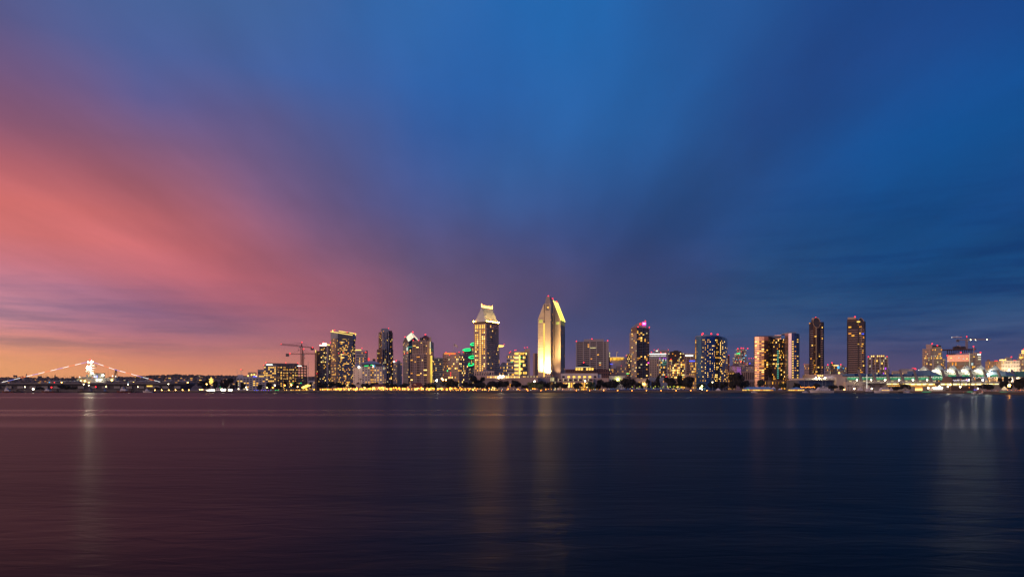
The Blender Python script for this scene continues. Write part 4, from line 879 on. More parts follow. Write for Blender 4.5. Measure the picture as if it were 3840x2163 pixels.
    for f, g in ((.0, .62), (.66, .8), (.84, 1.)):
        q = [A0.lerp(B0, f).lerp(A1.lerp(B1, f), .12)+nn*.2, A0.lerp(B0, f).lerp(A1.lerp(B1, f), .88)+nn*.2, A0.lerp(B0, g).lerp(A1.lerp(B1, g), .88)+nn*.2, A0.lerp(B0, g).lerp(A1.lerp(B1, g), .12)+nn*.2]
        MB().quad(*q).build('slope_glazing', 'slope_lime' if f == 0 else 'slope_cream', b.root)
    win(490, 534, 410, 450, 'e_softlime', off-.1, 'lit_square_window')
    # balconies in the gap
    for k in range(38):
        z = GZ+8+k*(zsh2-GZ)/37; a, c = onface(458, off-1.2), onface(470, off-1.2); MB().bar(v(a, z), v(c, z), 2.2, .35).build('balcony', 'brown', b.root)
    b.beacon([(385, 71), (444, 108), (497, 147)], 1150, 1.2)
    for i, (x, off_, en, s) in enumerate(((287, -9, 190000.0, .9), (345, -9, 230000.0, .8), (376, -8, 760000.0, .75), (402, -9, 430000.0, .75), (512, off-8, 25000.0, .9))):
        q = onface(x, off_); f = MB().box(q.x-.9, q.x+.9, q.y-.6, q.y+.6, 23.2, 24.4).build('floodlight', 'dark_grey', b.root)
        l = bpy.data.lights.new('flood', 'SPOT'); l.energy = en; l.color = (1, .64, .22) if i != 4 else (1, .6, .3); l.spot_size = 1.5; l.spot_blend = 1; l.shadow_soft_size = .6
        lo = bpy.data.objects.new('flood_beam', l); C0.objects.link(lo); lo.parent = b.root; lo.location = Vector((q.x, q.y-.2, 24.8))-b.root.location
        tgt = onface(x, 0 if i != 4 else off); d = Vector((tgt.x-q.x, tgt.y-q.y, 32)); lo.rotation_euler = (-d).to_track_quat('Z', 'Y').to_euler()
    # base block
    q = b.boxf(244, 416, 8, 1128); b.core(q, GZ, b.z(1186, 1128), m='pink_tan'); q = b.boxf(416, 506, 10, 1126); b.core(q, GZ, b.z(1172, 1126), m='slate', skip=(0,)); b.facade(q[0], q[1], GZ, b.z(1172, 1126), 8, 3, .85, .8, .4, ('dimw', 'dim', 'pale'), m='slate')
    b.done()
em('e_softlime', (.85,.78,.16), .75, var=.3); em('dimlime', (.6,.55,.12), .35); em('l_slope', (1,.80,.16), 2.2, True); em('slope_lime', (.45,.75,.05), .75); em('slope_cream', (1,.75,.30), .9)
chisel()
# ================================================================ the city, right half
# --- low buildings at the foot of the chisel tower
def cupola_block():
    b = Bld('F', 1270, 'cupola_block', 'dark brick block with a lit-window cupola and dark dome roof', 'building', None, 'brick')
    p = b.boxf(615, 1215, 30); z1 = b.z(1066); b.core(p, GZ, z1, skip=(0,)); b.facade(p[0], p[1], GZ, z1, 24, 6, .55, .6, .06, ('amber', 'dim'))
    q = b.boxf(752, 1004, 20, 1262); zc = b.z(1040, 1262); b.core(q, z1-3, zc, skip=(0,), m='brown'); b.facade(q[0], q[1], z1-4, zc, 7, 1, .74, .66, 0, fn=lambda i, j: 'warm2' if i not in (3,) else None, m='brown', mbm=1)
    m = lerp(q[0], q[1], .46)+Vector((0, 8)); r = 13.5; ring = [(m.x+math.cos(a)*r, m.y+math.sin(a)*r) for a in [2*math.pi*k/12 for k in range(12)]]
    MB().hull([(x, y, zc+.1) for x, y in ring], [(m.x+(x-m.x)*.55, m.y+(y-m.y)*.55, zc+4.5) for x, y in ring]).hull([(m.x+(x-m.x)*.55, m.y+(y-m.y)*.55, zc+4.5) for x, y in ring], [(m.x+(x-m.x)*.12, m.y+(y-m.y)*.12, zc+7.2) for x, y in ring]).build('dome', 'near_black', b.root)
    MB().prism(up([Vector(k) for k in ring], 1.05), zc+.02, zc+.5).build('dome_rim', 'e_softw', b.root)
    b.beacon([(867, 974)], 1268, 1.3); b.done()
cupola_block()
def terraces():
    b = Bld('F', 1118, 'terrace_building', 'low white terraced hall with lit arches on two levels, right of the floodlit tower', 'building', None, 'white_wall', at=780)
    p = b.boxf(508, 1000, 20); z1 = b.z(1192); b.core(p, GZ, z1, skip=(0,), m='pink_tan')
    zm = b.z(1228); b.facade(p[0], p[1], zm, z1, 7, 1, .62, .74, 0, m='pink_tan', inset=1.2, mt=.8); b.facade(p[0], p[1], GZ, zm, 14, 1, .6, .6, .75, ('warm2', 'bright', 'warm'), m='pink_tan', mbm=2)
    for i in range(7):
        b.panel(520+i*68, 528+i*68, 1196, 1226, 'pale', 'lit_pilaster', 1117, .3)
    q = b.boxf(555, 1058, 18, 1130); z2 = b.z(1122, 1130); b.core(q, z1, z2, skip=(0,)); b.facade(q[0], q[1], z1, z2, 7, 1, .5, .6, 0, fn=lambda i, j: 'warm2' if 0 < i < 6 else None, inset=2, mt=3)
    r = b.boxf(1058, 1106, 18, 1132); b.core(r, GZ, b.z(1136, 1132)); r = b.boxf(1000, 1208, 22, 1122); b.core(r, GZ, b.z(1186, 1122), m='pink_tan')
    b.beacon([(887, 1231)], 1112, 1.7, 'l_white', 'terrace_lamp'); b.done()
terraces()
def band_office():
    b = Bld('F', 1400, 'banded_office', 'wide grey office with dark window bands in five bays and red corner lights', 'office', None, 'concrete')
    p = b.boxf(770, 1197, 34); z1 = b.z(690); b.core(p, GZ, z1, skip=(0,))
    xs = []
    for a, c in ((780, 856), (868, 946), (956, 1036), (1046, 1131), (1140, 1172)):
        n = 3 if c-a > 50 else 1
        for i in range(n): xs.append(((a+(c-a)*i/n-770)/427+.002, (a+(c-a)*(i+1)/n-770)/427-.002))
    b.facade(p[0], p[1], GZ, z1, len(xs), 24, hf=.52, lit=.05, xs=xs, mats=('warm', 'pale', 'amber'), inset=.8)
    b.piers(p[0], p[1], [.0, .22, .425, .635, .858, .955, .998], GZ, z1, 2.6, .9, 'concrete')
    q = b.boxf(868, 1140, 18, 1410); MB().prism(q, z1+.05, b.z(658, 1410)).build('penthouse', 'grey', b.root)
    b.panel(954, 1036, 771, 781, 'pale', 'sign', 1396); r = b.boxf(1198, 1226, 20, 1402); b.core(r, GZ, b.z(830), m='slate', skip=(0,)); b.facade(r[0], r[1], GZ, b.z(830), 2, 14, .8, .7, .2, ('pale', 'warm2'), m='slate')
    b.beacon([(767, 686), (979, 654), (1193, 678)], r=1.3); b.done()
band_office()
def crown_tower():
    b = Bld('G', 1500, 'crown_tower', 'white-panelled tower with a glowing orange crown and flag on top', 'tower', None, 'tan')
    p = b.boxf(36, 286, 28); z1 = b.z(770); b.core(p, GZ, z1, skip=(0,)); b.facade(p[0], p[1], GZ, z1, 12, 17, .6, .6, .16, ('warm', 'dim', 'amber'))
    b.piers(p[0], p[1], [.345, .46, .54, .62, .70, .78], b.z(930), z1, 3.2, .8, 'warm_white', 'panel'); b.piers(p[0], p[1], [.27], b.z(930), z1, 9, 1.0, 'warm_white', 'panel'); b.piers(p[0], p[1], [.95], GZ, z1, 8, 1.0, 'cream', 'panel')
    c = lerp(p[0], p[1], .48)+Vector((0, 12)); r = 17; ring = [Vector((c.x+math.cos(a)*r, c.y+math.sin(a)*r)) for a in [2*math.pi*k/16 for k in range(16)]]
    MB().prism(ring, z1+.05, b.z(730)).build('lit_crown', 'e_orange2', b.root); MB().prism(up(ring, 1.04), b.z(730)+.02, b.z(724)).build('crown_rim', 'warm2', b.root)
    for a in range(12): q = Vector((c.x+math.cos(a*math.pi/6)*r*1.02, c.y+math.sin(a*math.pi/6)*r*1.02)); inst(wmesh('crown_rib', .8, .8, b.z(730)-z1, 'rust'), 'crown_rib', b.root, (q.x, q.y, (z1+b.z(730))/2))
    b.pole(155, 620, 726, .45, 'warm_white', 'flagpole', dY=12); b.panel(157, 184, 622, 642, 'warm_white', 'flag', dY=12, th=.15); b.beacon([(42, 845), (58, 845), (75, 845)], 1490, .8, 'e_blue', 'blue_lamp'); b.done()
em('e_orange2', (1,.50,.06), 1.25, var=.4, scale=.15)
crown_tower()
simple('G', 1560, 232, 342, 736, 'plain grey slab behind the orange-crowned tower', 'grey', 4, 12, .3, .4, .05, beacons=[(285, 731)])
simple('G', 1420, 150, 346, 888, 'beige low-rise with few lit windows in front of the orange-crowned tower', 'beige', 10, 8, .35, .5, .12, beacons=[(240, 880)])
b = simple('F', 1140, 1215, 1430, 1165, 'pale low hall with a green-white round lamp, right of the terraced hall', 'white_wall', 8, 2, .4, .4, .15, depth=20, fin=False); b.beacon([(1330, 1205)], 1132, 1.5, 'l_lime', 'round_lamp'); b.done()
def pink_sign_tower():
    b = Bld('G', 1250, 'pink_sign_tower', 'tall brown tower with curved crown, glowing pink sign and balcony stacks', 'tower', None, 'brown')
    p = b.two(416, 524, 748, 1.6); z1 = b.z(178); wm = ('warm', 'warm2', 'amber', 'bright', 'pale'); nf = 40; base = b.z(1112)
    b.core(p, GZ, z1, skip=(0, 1)); b.facade(p[0], p[1], GZ, z1, 5, nf, .6, .5, .03, wm)
    xs = [(.01, .12), (.15, .28), (.29, .43), (.46, .60), (.61, .72), (.75, .86), (.87, .98)]
    b.facade(p[1], p[2], GZ, z1, 7, nf, hf=.66, lit=.13, xs=xs, mats=wm, m='slate', dark='glass_night')
    zs = [GZ+(z1-GZ)*(j+.08)/nf for j in range(3, nf)]; b.bands(lerp(p[1], p[2], .14), lerp(p[1], p[2], .45), zs, 1.7, .45, 'pink_tan'); b.bands(lerp(p[1], p[2], .74), lerp(p[1], p[2], 1.01), zs, 1.7, .45, 'pink_tan')
    q = b.two(390, 519, 560, 1.5, 1243); zq = b.z(287); b.core(q, GZ, zq, skip=(0,)); b.facade(q[0], q[1], GZ, zq, 7, 34, .66, .62, .09, wm, m='pink_tan')
    r = b.boxf(340, 392, 16, 1244); b.core(r, GZ, b.z(662), skip=(0,)); b.facade(r[0], r[1], GZ, b.z(662), 4, 18, .66, .6, .18, wm); b.bands(r[0], lerp(r[0], r[1], .5), [GZ+(b.z(662)-GZ)*(j+.1)/18 for j in range(2, 18)], 1.4, .4, 'pink_tan')
    # curved crown rising to the right
    base_ = b.boxf(452, 690, 12, 1262); o = MB(); n = 8; pr = None
    for k in range(n+1):
        f = k/n*.72; c = lerp(base_[0], base_[1], f); z = lerp(b.z(165, 1262), b.z(76, 1262), math.sin(k/n*math.pi/2)*.9+.1*(k/n))
        if pr: o.hull([(pr[0].x, pr[0].y, z1), (c.x, c.y, z1), (c.x, c.y, z), (pr[0].x, pr[0].y, pr[1])], [(pr[0].x, pr[0].y+12, z1), (c.x, c.y+12, z1), (c.x, c.y+12, z), (pr[0].x, pr[0].y+12, pr[1])])
        pr = (c, z)
    o.build('curved_crown', 'blue_grey', b.root); c = lerp(base_[0], base_[1], .70); MB().prism([c, base_[1], base_[2], c+Vector((0, 12))], z1+.05, b.z(74, 1262)).build('sign_tower', 'pink_tan', b.root)
    o = b.panel(622, 690, 88, 144, 'e_magenta', 'pink_sign', 1258); b.panel(630, 680, 104, 110, 'e_pinkw', 'sign_lettering', 1256, .2); b.panel(634, 676, 116, 122, 'e_pinkw', 'sign_lettering', 1256, .2); b.panel(570, 606, 102, 138, 'e_rednorm', 'orange_sign', 1258)
    b.panel(678, 745, 808, 838, 'e_magenta', 'pink_lit_balcony', 1262, .3); b.panel(332, 378, 1012, 1022, 'e_green', 'green_sign', 1238)
    b.pole(660, 30, 76, .25); b.beacon([(545, 172), (678, 65), (750, 180)], 1252, 1.2); b.beacon([(330, 690)], 1250, .8); b.done()
pink_sign_tower()
def white_top_hotel():
    b = Bld('G', 1360, 'white_top_hotel', 'mid-rise with white glowing roof line and a row of lit arches below it', 'hotel', None, 'cream')
    p = b.boxf(746, 1058, 26); z1 = b.z(665); zm = b.z(752); wm = ('warm', 'warm2', 'amber'); b.core(p, GZ, z1, skip=(0,), m='grey')
    b.facade(p[0], p[1], zm, z1, 12, 1, .6, .35, 0, fn=lambda i, j: 'e_white', m='grey', mbm=(z1-zm)*.55, mt=2); b.facade(p[0], lerp(p[0], p[1], .6), GZ, zm, 9, 13, .5, .6, .16, wm); b.facade(lerp(p[0], p[1], .6), p[1], GZ, zm, 6, 13, .8, .65, .3, ('warm', 'pale', 'coolw'), m='slate', dark='glass_night')
    b.panel(748, 1056, 655, 666, 'e_white', 'roof_light_line', 1357); b.piers(p[0], p[1], [.02, .15, .29, .42, .56], GZ, zm, 2.4, .9, 'cream'); b.panel(986, 1070, 808, 816, 'e_teal', 'green_lit_floor', 1350); b.panel(975, 1055, 848, 856, 'e_teal', 'green_lit_floor', 1350)
    for x in (940, 1010, 1048): b.panel(x-6, x+6, 734, 752, 'e_purple2', 'purple_window', 1356)
    b.beacon([(788, 630), (958, 638), (1042, 650)], 1372, 1.2); b.beacon([(1050, 1080), (1062, 1076)], 1350, 1.0); b.done()
em('e_purple2', (.5,.06,1), 1.6)
white_top_hotel()
b = simple('G', 1700, 838, 1106, 598, 'distant pale block with white roof signs behind the white-topped mid-rise', 'grey', 10, 12, .5, .4, .08, beacons=[(835, 588), (910, 580), (1096, 586), (972, 606)], fin=False); b.panel(868, 906, 600, 610, 'e_white', 'sign'); b.panel(970, 1042, 602, 612, 'e_white', 'sign'); b.pole(918, 545, 598); b.pole(1078, 548, 598); b.done()
def dark_top_tower():
    b = Bld('G', 1255, 'dark_top_tower', 'stepped condo tower with near-black glass top and golden balconies', 'tower', None, 'slate')
    p = b.boxf(1092, 1376, 26); z1 = b.z(642); wm = ('warm', 'warm2', 'bright', 'amber', 'pale'); b.core(p, GZ, z1, skip=(0,), m='near_black'); b.facade(p[0], p[1], GZ, z1, 12, 22, .8, .62, .2, wm, m='near_black', dark='glass_night')
    q = b.boxf(1126, 1330, 16, 1262); MB().prism(q, z1+.05, b.z(610)).build('penthouse', 'near_black', b.root); q = b.boxf(1190, 1276, 10, 1264); MB().prism(q, b.z(610)+.02, b.z(592)).build('plant_room', 'near_black', b.root)
    for (x0, x1, y0, nc, nr, lt) in ((1080, 1142, 792, 3, 14, .3), (1142, 1304, 852, 6, 11, .5), (1290, 1402, 800, 4, 14, .34)):
        q = b.boxf(x0, x1, 10, 1250 if y0 != 852 else 1246); zq = b.z(y0); b.core(q, GZ, zq, skip=(0,), m='cream'); b.facade(q[0], q[1], GZ, zq, nc, nr, .72, .62, lt, wm, m='tan')
        b.bands(q[0], q[1], [GZ+(zq-GZ)*(j+.05)/nr for j in range(2, nr)], 1.3, .4, 'cream'); b.piers(q[0], q[1], [.0, 1.], GZ, zq, 1.4, 1.5, 'cream')
    b.beacon([(1142, 755)], 1248, .9); b.done()
dark_top_tower()
b = simple('G', 1520, 1376, 1582, 662, 'brown office with a long white lit sign at its top, left of the blue hotel', 'tan', 5, 16, .55, .6, .05, mats=('warm2', 'warm'), fin=False); b.panel(1402, 1542, 680, 698, 'e_sign', 'sign'); b.piers(b.p[0], b.p[1], [.12, .38, .7], GZ, b.z1, 2.2, .8, 'brown'); b.done()
b = simple('G', 1430, 1476, 1584, 792, 'small tower with a blue neon stripe round its roof', 'tan', 6, 10, .5, .55, .5, mats=('warm2', 'bright', 'warm'), fin=False, name='blue_stripe_tower', cat='tower'); b.panel(1474, 1586, 780, 796, 'e_blue', 'neon_stripe'); b.done()
b = simple('G', 1160, 505, 740, 1115, 'low cream hall lit golden from below, behind the waterfront trees', 'cream', 6, 2, .3, .3, .1, depth=16, fin=False); b.beacon([(640, 1205), (660, 1208)], 1152, 1.6, 'l_fest', 'wall_lamp'); b.done()
simple('G', 1180, 740, 1110, 1095, 'plain pale low hall right of the golden hall, behind tall dark trees', 'blue_grey', 9, 2, .3, .35, .1, depth=16)
simple('G', 1190, 1400, 1590, 1052, 'low warm-lit annex at the left foot of the curved blue hotel', 'tan', 8, 3, .4, .4, .2, depth=16)
# --- curved mirror hotel
def curved_hotel():
    b = Bld('H', 1165, 'curved_hotel', 'curved blue mirror-glass hotel dotted with yellow windows and three red roof lights', 'hotel', None, 'slate', at=700)
    def pt(x, Y): return Vector((U('H', x)*Y, Y))
    pl = [pt(370, 1185), pt(396, 1170), pt(500, 1163), pt(600, 1161), pt(700, 1162), pt(790, 1167), pt(870, 1176), pt(940, 1190), pt(1000, 1212), pt(1048, 1245)]; bk = [pt(1030, 1275), pt(400, 1240)]
    z1 = b.z(172); nf = 22; wm = ('warm', 'warm2', 'warm', 'bright'); zb = b.z(1118); zt = b.z(228)
    r = random.Random(77)
    for i in range(9):  # mirrored blue sky and dark city are put into the segments' glass colours
        a, c = pl[i], pl[i+1]
        if i == 0: b.facade(a, c, zb, zt, 1, nf, .6, .8, 0, fn=lambda i_, j: r.choice(['amber', 'dim', 'warm', 'amber', 'warm2']), m='rust', inset=.2)
        elif i == 1: b.facade(a, c, zb, zt, 3, nf, .30, .30, .16, ('amber', 'warm', 'dim'), m='mirror_blue', dark='mirror_blue', inset=.1)
        elif i < 5: b.facade(a, c, zb, zt, 4, nf, .55, .5, 0, fn=lambda i_, j: (r.choice(wm) if r.random() < (.42 if i_ in (1, 3) else .05) else 'dim' if r.random() < .1 else None), m='mirror_blue', dark='glass_night', inset=.15)
        elif i < 7: b.facade(a, c, zb, zt, 3, nf, .6, .6, 0, fn=lambda i_, j: (r.choice(wm+('bright',)) if r.random() < (.55 if i_ == 1 else .16) else None), m='mirror_brown', dark='glass_night', inset=.15)
        else: b.facade(a, c, zb, zt, 3, nf, .6, .55, .24, wm, m='mirror_brown', dark='glass_night', inset=.15)
        for za, zc in ((GZ, zb), (zt, z1)): b.mb('mirror_blue' if 0 < i < 5 else 'mirror_brown').quad((a.x, a.y, za), (c.x, c.y, za), (c.x, c.y, zc), (a.x, a.y, zc))
    b.core(pl+bk, GZ, z1, skip=range(9), m='slate')
    rf = up(pl+bk, .99); MB().prism(rf, z1+.02, b.z(158)).build('roof_rim', 'blue_grey', b.root); MB().prism(up(pl+bk, .7), b.z(158)+.02, b.z(136)).build('roof_plant', 'blue_grey', b.root)
    b.beacon([(534, 113), (518, 130), (711, 119), (843, 131)], 1185, 1.7); b.done()
curved_hotel()
simple('H', 1500, 1050, 1092, 575, 'slim dark slab with a red-lit top, right edge of the curved hotel', 'maroon', 2, 14, .4, .5, .08, beacons=[(1078, 565)])
def stepped():
    b = Bld('H', 1600, 'stepped_tower', 'distant stepped tower with green and coloured lights left of the pink glass hotel', 'tower', None, 'beige', at=1300); wm = ('warm', 'pale', 'e_cyan', 'warm2', 'e_rednorm', 'pale', 'coolw')
    for x0, x1, y0, nc, m in ((1160, 1202, 617, 3, 'tan'), (1200, 1242, 527, 3, 'beige'), (1240, 1350, 437, 7, 'beige'), (1350, 1446, 440, 6, 'concrete')):
        p = b.boxf(x0, x1, 22, 1600+(x0-1160)*.03); b.core(p, GZ, b.z(y0), skip=(0,), m=m); b.facade(p[0], p[1], GZ, b.z(y0), nc, 26, .6, .6, .16, wm, m=m)
    b.panel(1240, 1312, 522, 540, 'e_green', 'green_lit_floor', 1594); b.panel(1412, 1448, 562, 580, 'e_cyan', 'blue_lit_floor', 1594); b.panel(1225, 1245, 446, 454, 'e_softw', 'lit_ledge', 1594); b.beacon([(1267, 431), (1338, 417), (1381, 420), (1473, 424)], r=1.5); b.done()
stepped()
b = simple('H', 1650, 1452, 1610, 690, 'distant white condo with red lights beside the pink glass hotel', 'white_wall', 8, 12, .5, .5, .1, beacons=[(1500, 632), (1550, 630), (1600, 630)], fin=False); q = b.boxf(1500, 1576, 16, 1652); b.core(q, b.z1, b.z(638)); b.panel(1505, 1528, 730, 744, 'e_blue', 'blue_sign'); b.done()
def tiled_court():
    b = Bld('H', 1400, 'tiled_roof_block', 'pale block with red tiled hip roofs and one purple-lit bay', 'building', None, 'beige', at=1300)
    for x0, x1, y0, yt, Y, f in ((1102, 1330, 792, 765, 1404, .5), (1312, 1412, 752, 735, 1410, .3), (1410, 1605, 795, 772, 1408, .5)):
        p = b.boxf(x0, x1, 24, Y); b.core(p, GZ, b.z(y0), skip=(0,), m='beige'); b.facade(p[0], p[1], GZ, b.z(y0), 10, 9, .3, .4, .06); hip(up(p, 1.04), b.z(y0)+.02, b.z(yt), f, 'maroon', b.root)
    p = b.boxf(1240, 1336, 4, 1398); b.core(p, GZ, b.z(812), m='cream', skip=(0,)); b.facade(p[0], p[1], GZ, b.z(812), 4, 9, .3, .5, .0, m='violet_wall')
    p = b.boxf(1352, 1622, 16, 1388); b.core(p, GZ, b.z(902), m='tan', skip=(0,)); b.facade(p[0], p[1], GZ, b.z(902), 7, 2, .62, .74, .0, m='tan', inset=1.5)
    for i, x in enumerate((1265, 1290, 1312)):
        q = P('H', x, 1000, 1392); l = bpy.data.lights.new('purple', 'SPOT'); l.energy = 2.6e4; l.color = (.62, .16, 1); l.spot_size = .8; l.spot_blend = 1; lo = bpy.data.objects.new('purple_beam', l); C0.objects.link(lo); lo.parent = b.root; lo.location = Vector((q.x, q.y, 14))-b.root.location
        lo.rotation_euler = (-Vector((0, 6, 28))).to_track_quat('Z', 'Y').to_euler(); MB().box(q.x-.7, q.x+.7, q.y-.5, q.y+.5, 12.6, 13.8).build('floodlight', 'dark_grey', b.root)
    b.beacon([(1330, 702)], 1405, 1.3); b.done()
mat('violet_wall', (.50,.40,.50)); tiled_court()
simple('H', 1330, 1060, 1192, 905, 'small orange-lit block between the curved hotel and the big dark tree', 'gold_wall', 7, 7, .4, .5, .5, mats=('warm', 'amber', 'warm2'))
# --- pink glass hotel of two wings
def wing_hotel():
    b = Bld('I', 1165, 'two_wing_hotel', 'broad mirrored hotel of two wings, pink glass left and blue glass right, dark recess between', 'hotel', None, 'mirror_pink', at=1000)
    def pt(x, Y): return Vector((U('I', x)*Y, Y))
    nf = 20; wm = ('warm', 'warm2', 'amber', 'bright'); zb = b.z(1085); z1 = b.z(268); zt = b.z(345)
    A = [pt(556, 1178), pt(572, 1172), pt(656, 1168), pt(752, 1165), pt(836, 1172)]
    r = random.Random(5)
    b.facade(A[0], A[1], GZ, z1, 1, 24, .5, .5, .1, m='dark_brown'); 
    for i, (lo_, pr) in enumerate(((1, .30), (2, .34))):
        b.facade(A[lo_], A[lo_+1], zb, zt, 2, nf, .94, .46, pr, wm, m='mirror_pink', dark='glass_night'); 
        for za, zc in ((GZ, zb), (zt, z1)): a, c = A[lo_], A[lo_+1]; b.mb('mirror_pink').quad((a.x, a.y, za), (c.x, c.y, za), (c.x, c.y, zc), (a.x, a.y, zc))
    b.facade(A[3], A[4], GZ, zt, 2, 24, .8, .5, .12, wm, m='mirror_brown', dark='glass_night'); b.mb('mirror_pink').quad((A[3].x, A[3].y, zt), (A[4].x, A[4].y, zt), (A[4].x, A[4].y, z1), (A[3].x, A[3].y, z1))
    D = [pt(800, 1196), pt(1000, 1190), pt(1042, 1189), pt(1100, 1192), pt(1158, 1182)]; zd = b.z(318, 1190)
    for i, (nc, pr) in enumerate(((9, .22), (2, .12), (3, .28), (3, .16))):
        b.facade(D[i], D[i+1], GZ, zd if i < 3 else b.z(290), nc, 24, .7, .6, pr, wm+('warm',), m='near_black', dark='glass_night')
    tl = lerp(D[1], D[2], .5)
    for j in range(14): q = b.panel(1006, 1038, 540+j*40, 560+j*40, 'e_teal', 'teal_window', 1184, .2)
    b.core([D[0], D[3], pt(1095, 1230), pt(800, 1230)], GZ, zd, skip=(0,), m='dark_brown'); q = b.boxf(796, 958, 14, 1202); MB().prism(q, zd, b.z(288, 1200)).build('plant_room', 'slate', b.root)
    q = [pt(958, 1205), pt(1085, 1200), pt(1085, 1215), pt(958, 1215)]; MB().prism(q, zd+.02, b.z(240, 1200)).build('upper_glass', 'mirror_pink', b.root); q = [pt(836, 1178), pt(916, 1190), pt(916, 1205), pt(836, 1200)]; MB().prism(q, GZ, b.z(255)).build('upper_glass', 'mirror_brown', b.root)
    b.core([A[0], A[1], A[2], A[3], A[4], pt(836, 1210), pt(575, 1210)], GZ, z1, skip=(0, 1, 2, 3), m='slate')
    rr = [pt(602, 1182), pt(1085, 1200), pt(1080, 1215), pt(602, 1205)]; MB().prism(rr, [z1, z1, z1, z1], [b.z(234), b.z(218), b.z(218), b.z(234)]).build('roof_screen', 'blue_grey', b.root)
    # right wing
    Cw = [pt(1155, 1176), pt(1226, 1163), pt(1286, 1160), pt(1338, 1162), pt(1428, 1172), pt(1442, 1185)]; z2 = b.z(206)
    b.facade(Cw[0], Cw[1], GZ, z2, 3, 24, .3, .3, .10, ('amber', 'dim', 'warm'), m='mirror_pink', dark='mirror_pink', inset=.1); b.facade(Cw[1], Cw[2], GZ, z2, 2, 24, .35, .35, .14, ('amber', 'warm', 'dim'), m='mirror_violet', dark='mirror_violet', inset=.1)
    b.facade(Cw[2], Cw[3], GZ, z2, 1, 24, .55, .45, 0, fn=lambda i, j: 'warm2' if 1 < j < 21 else 'amber' if j < 2 else None, m='mirror_violet', dark='mirror_violet', inset=.1)
    b.facade(Cw[3], Cw[4], GZ, z2, 2, 24, .6, .35, 0, fn=lambda i, j: ('warm2' if i == 1 else 'amber') if r.random() < .36 and 2 < j < 22 else None, m='mirror_blue', dark='mirror_blue', inset=.1); b.facade(Cw[4], Cw[5], GZ, z2, 1, 24, .4, .5, 0, fn=lambda i, j: 'dimlime', m='slate')
    b.core(Cw+[pt(1430, 1215), pt(1165, 1215)], GZ, z2, skip=range(5), m='slate'); q = [pt(1085, 1186), pt(1216, 1176), pt(1376, 1178), pt(1376, 1205), pt(1090, 1205)]; MB().prism(q, z2+.02, [b.z(196), b.z(172), b.z(166), b.z(166), b.z(190)]).build('roof_screen', 'blue_grey', b.root)
    b.pole(1252, 150, 170); b.pole(648, 212, 236)
    q = b.boxf(760, 1170, 16, 1158); b.core(q, GZ, b.z(1118), m='dark_brown', skip=(0,)); b.facade(q[0], q[1], GZ, b.z(1118), 14, 2, .6, .5, .35, ('warm', 'amber', 'dim'), m='dark_brown')
    b.done()
wing_hotel()
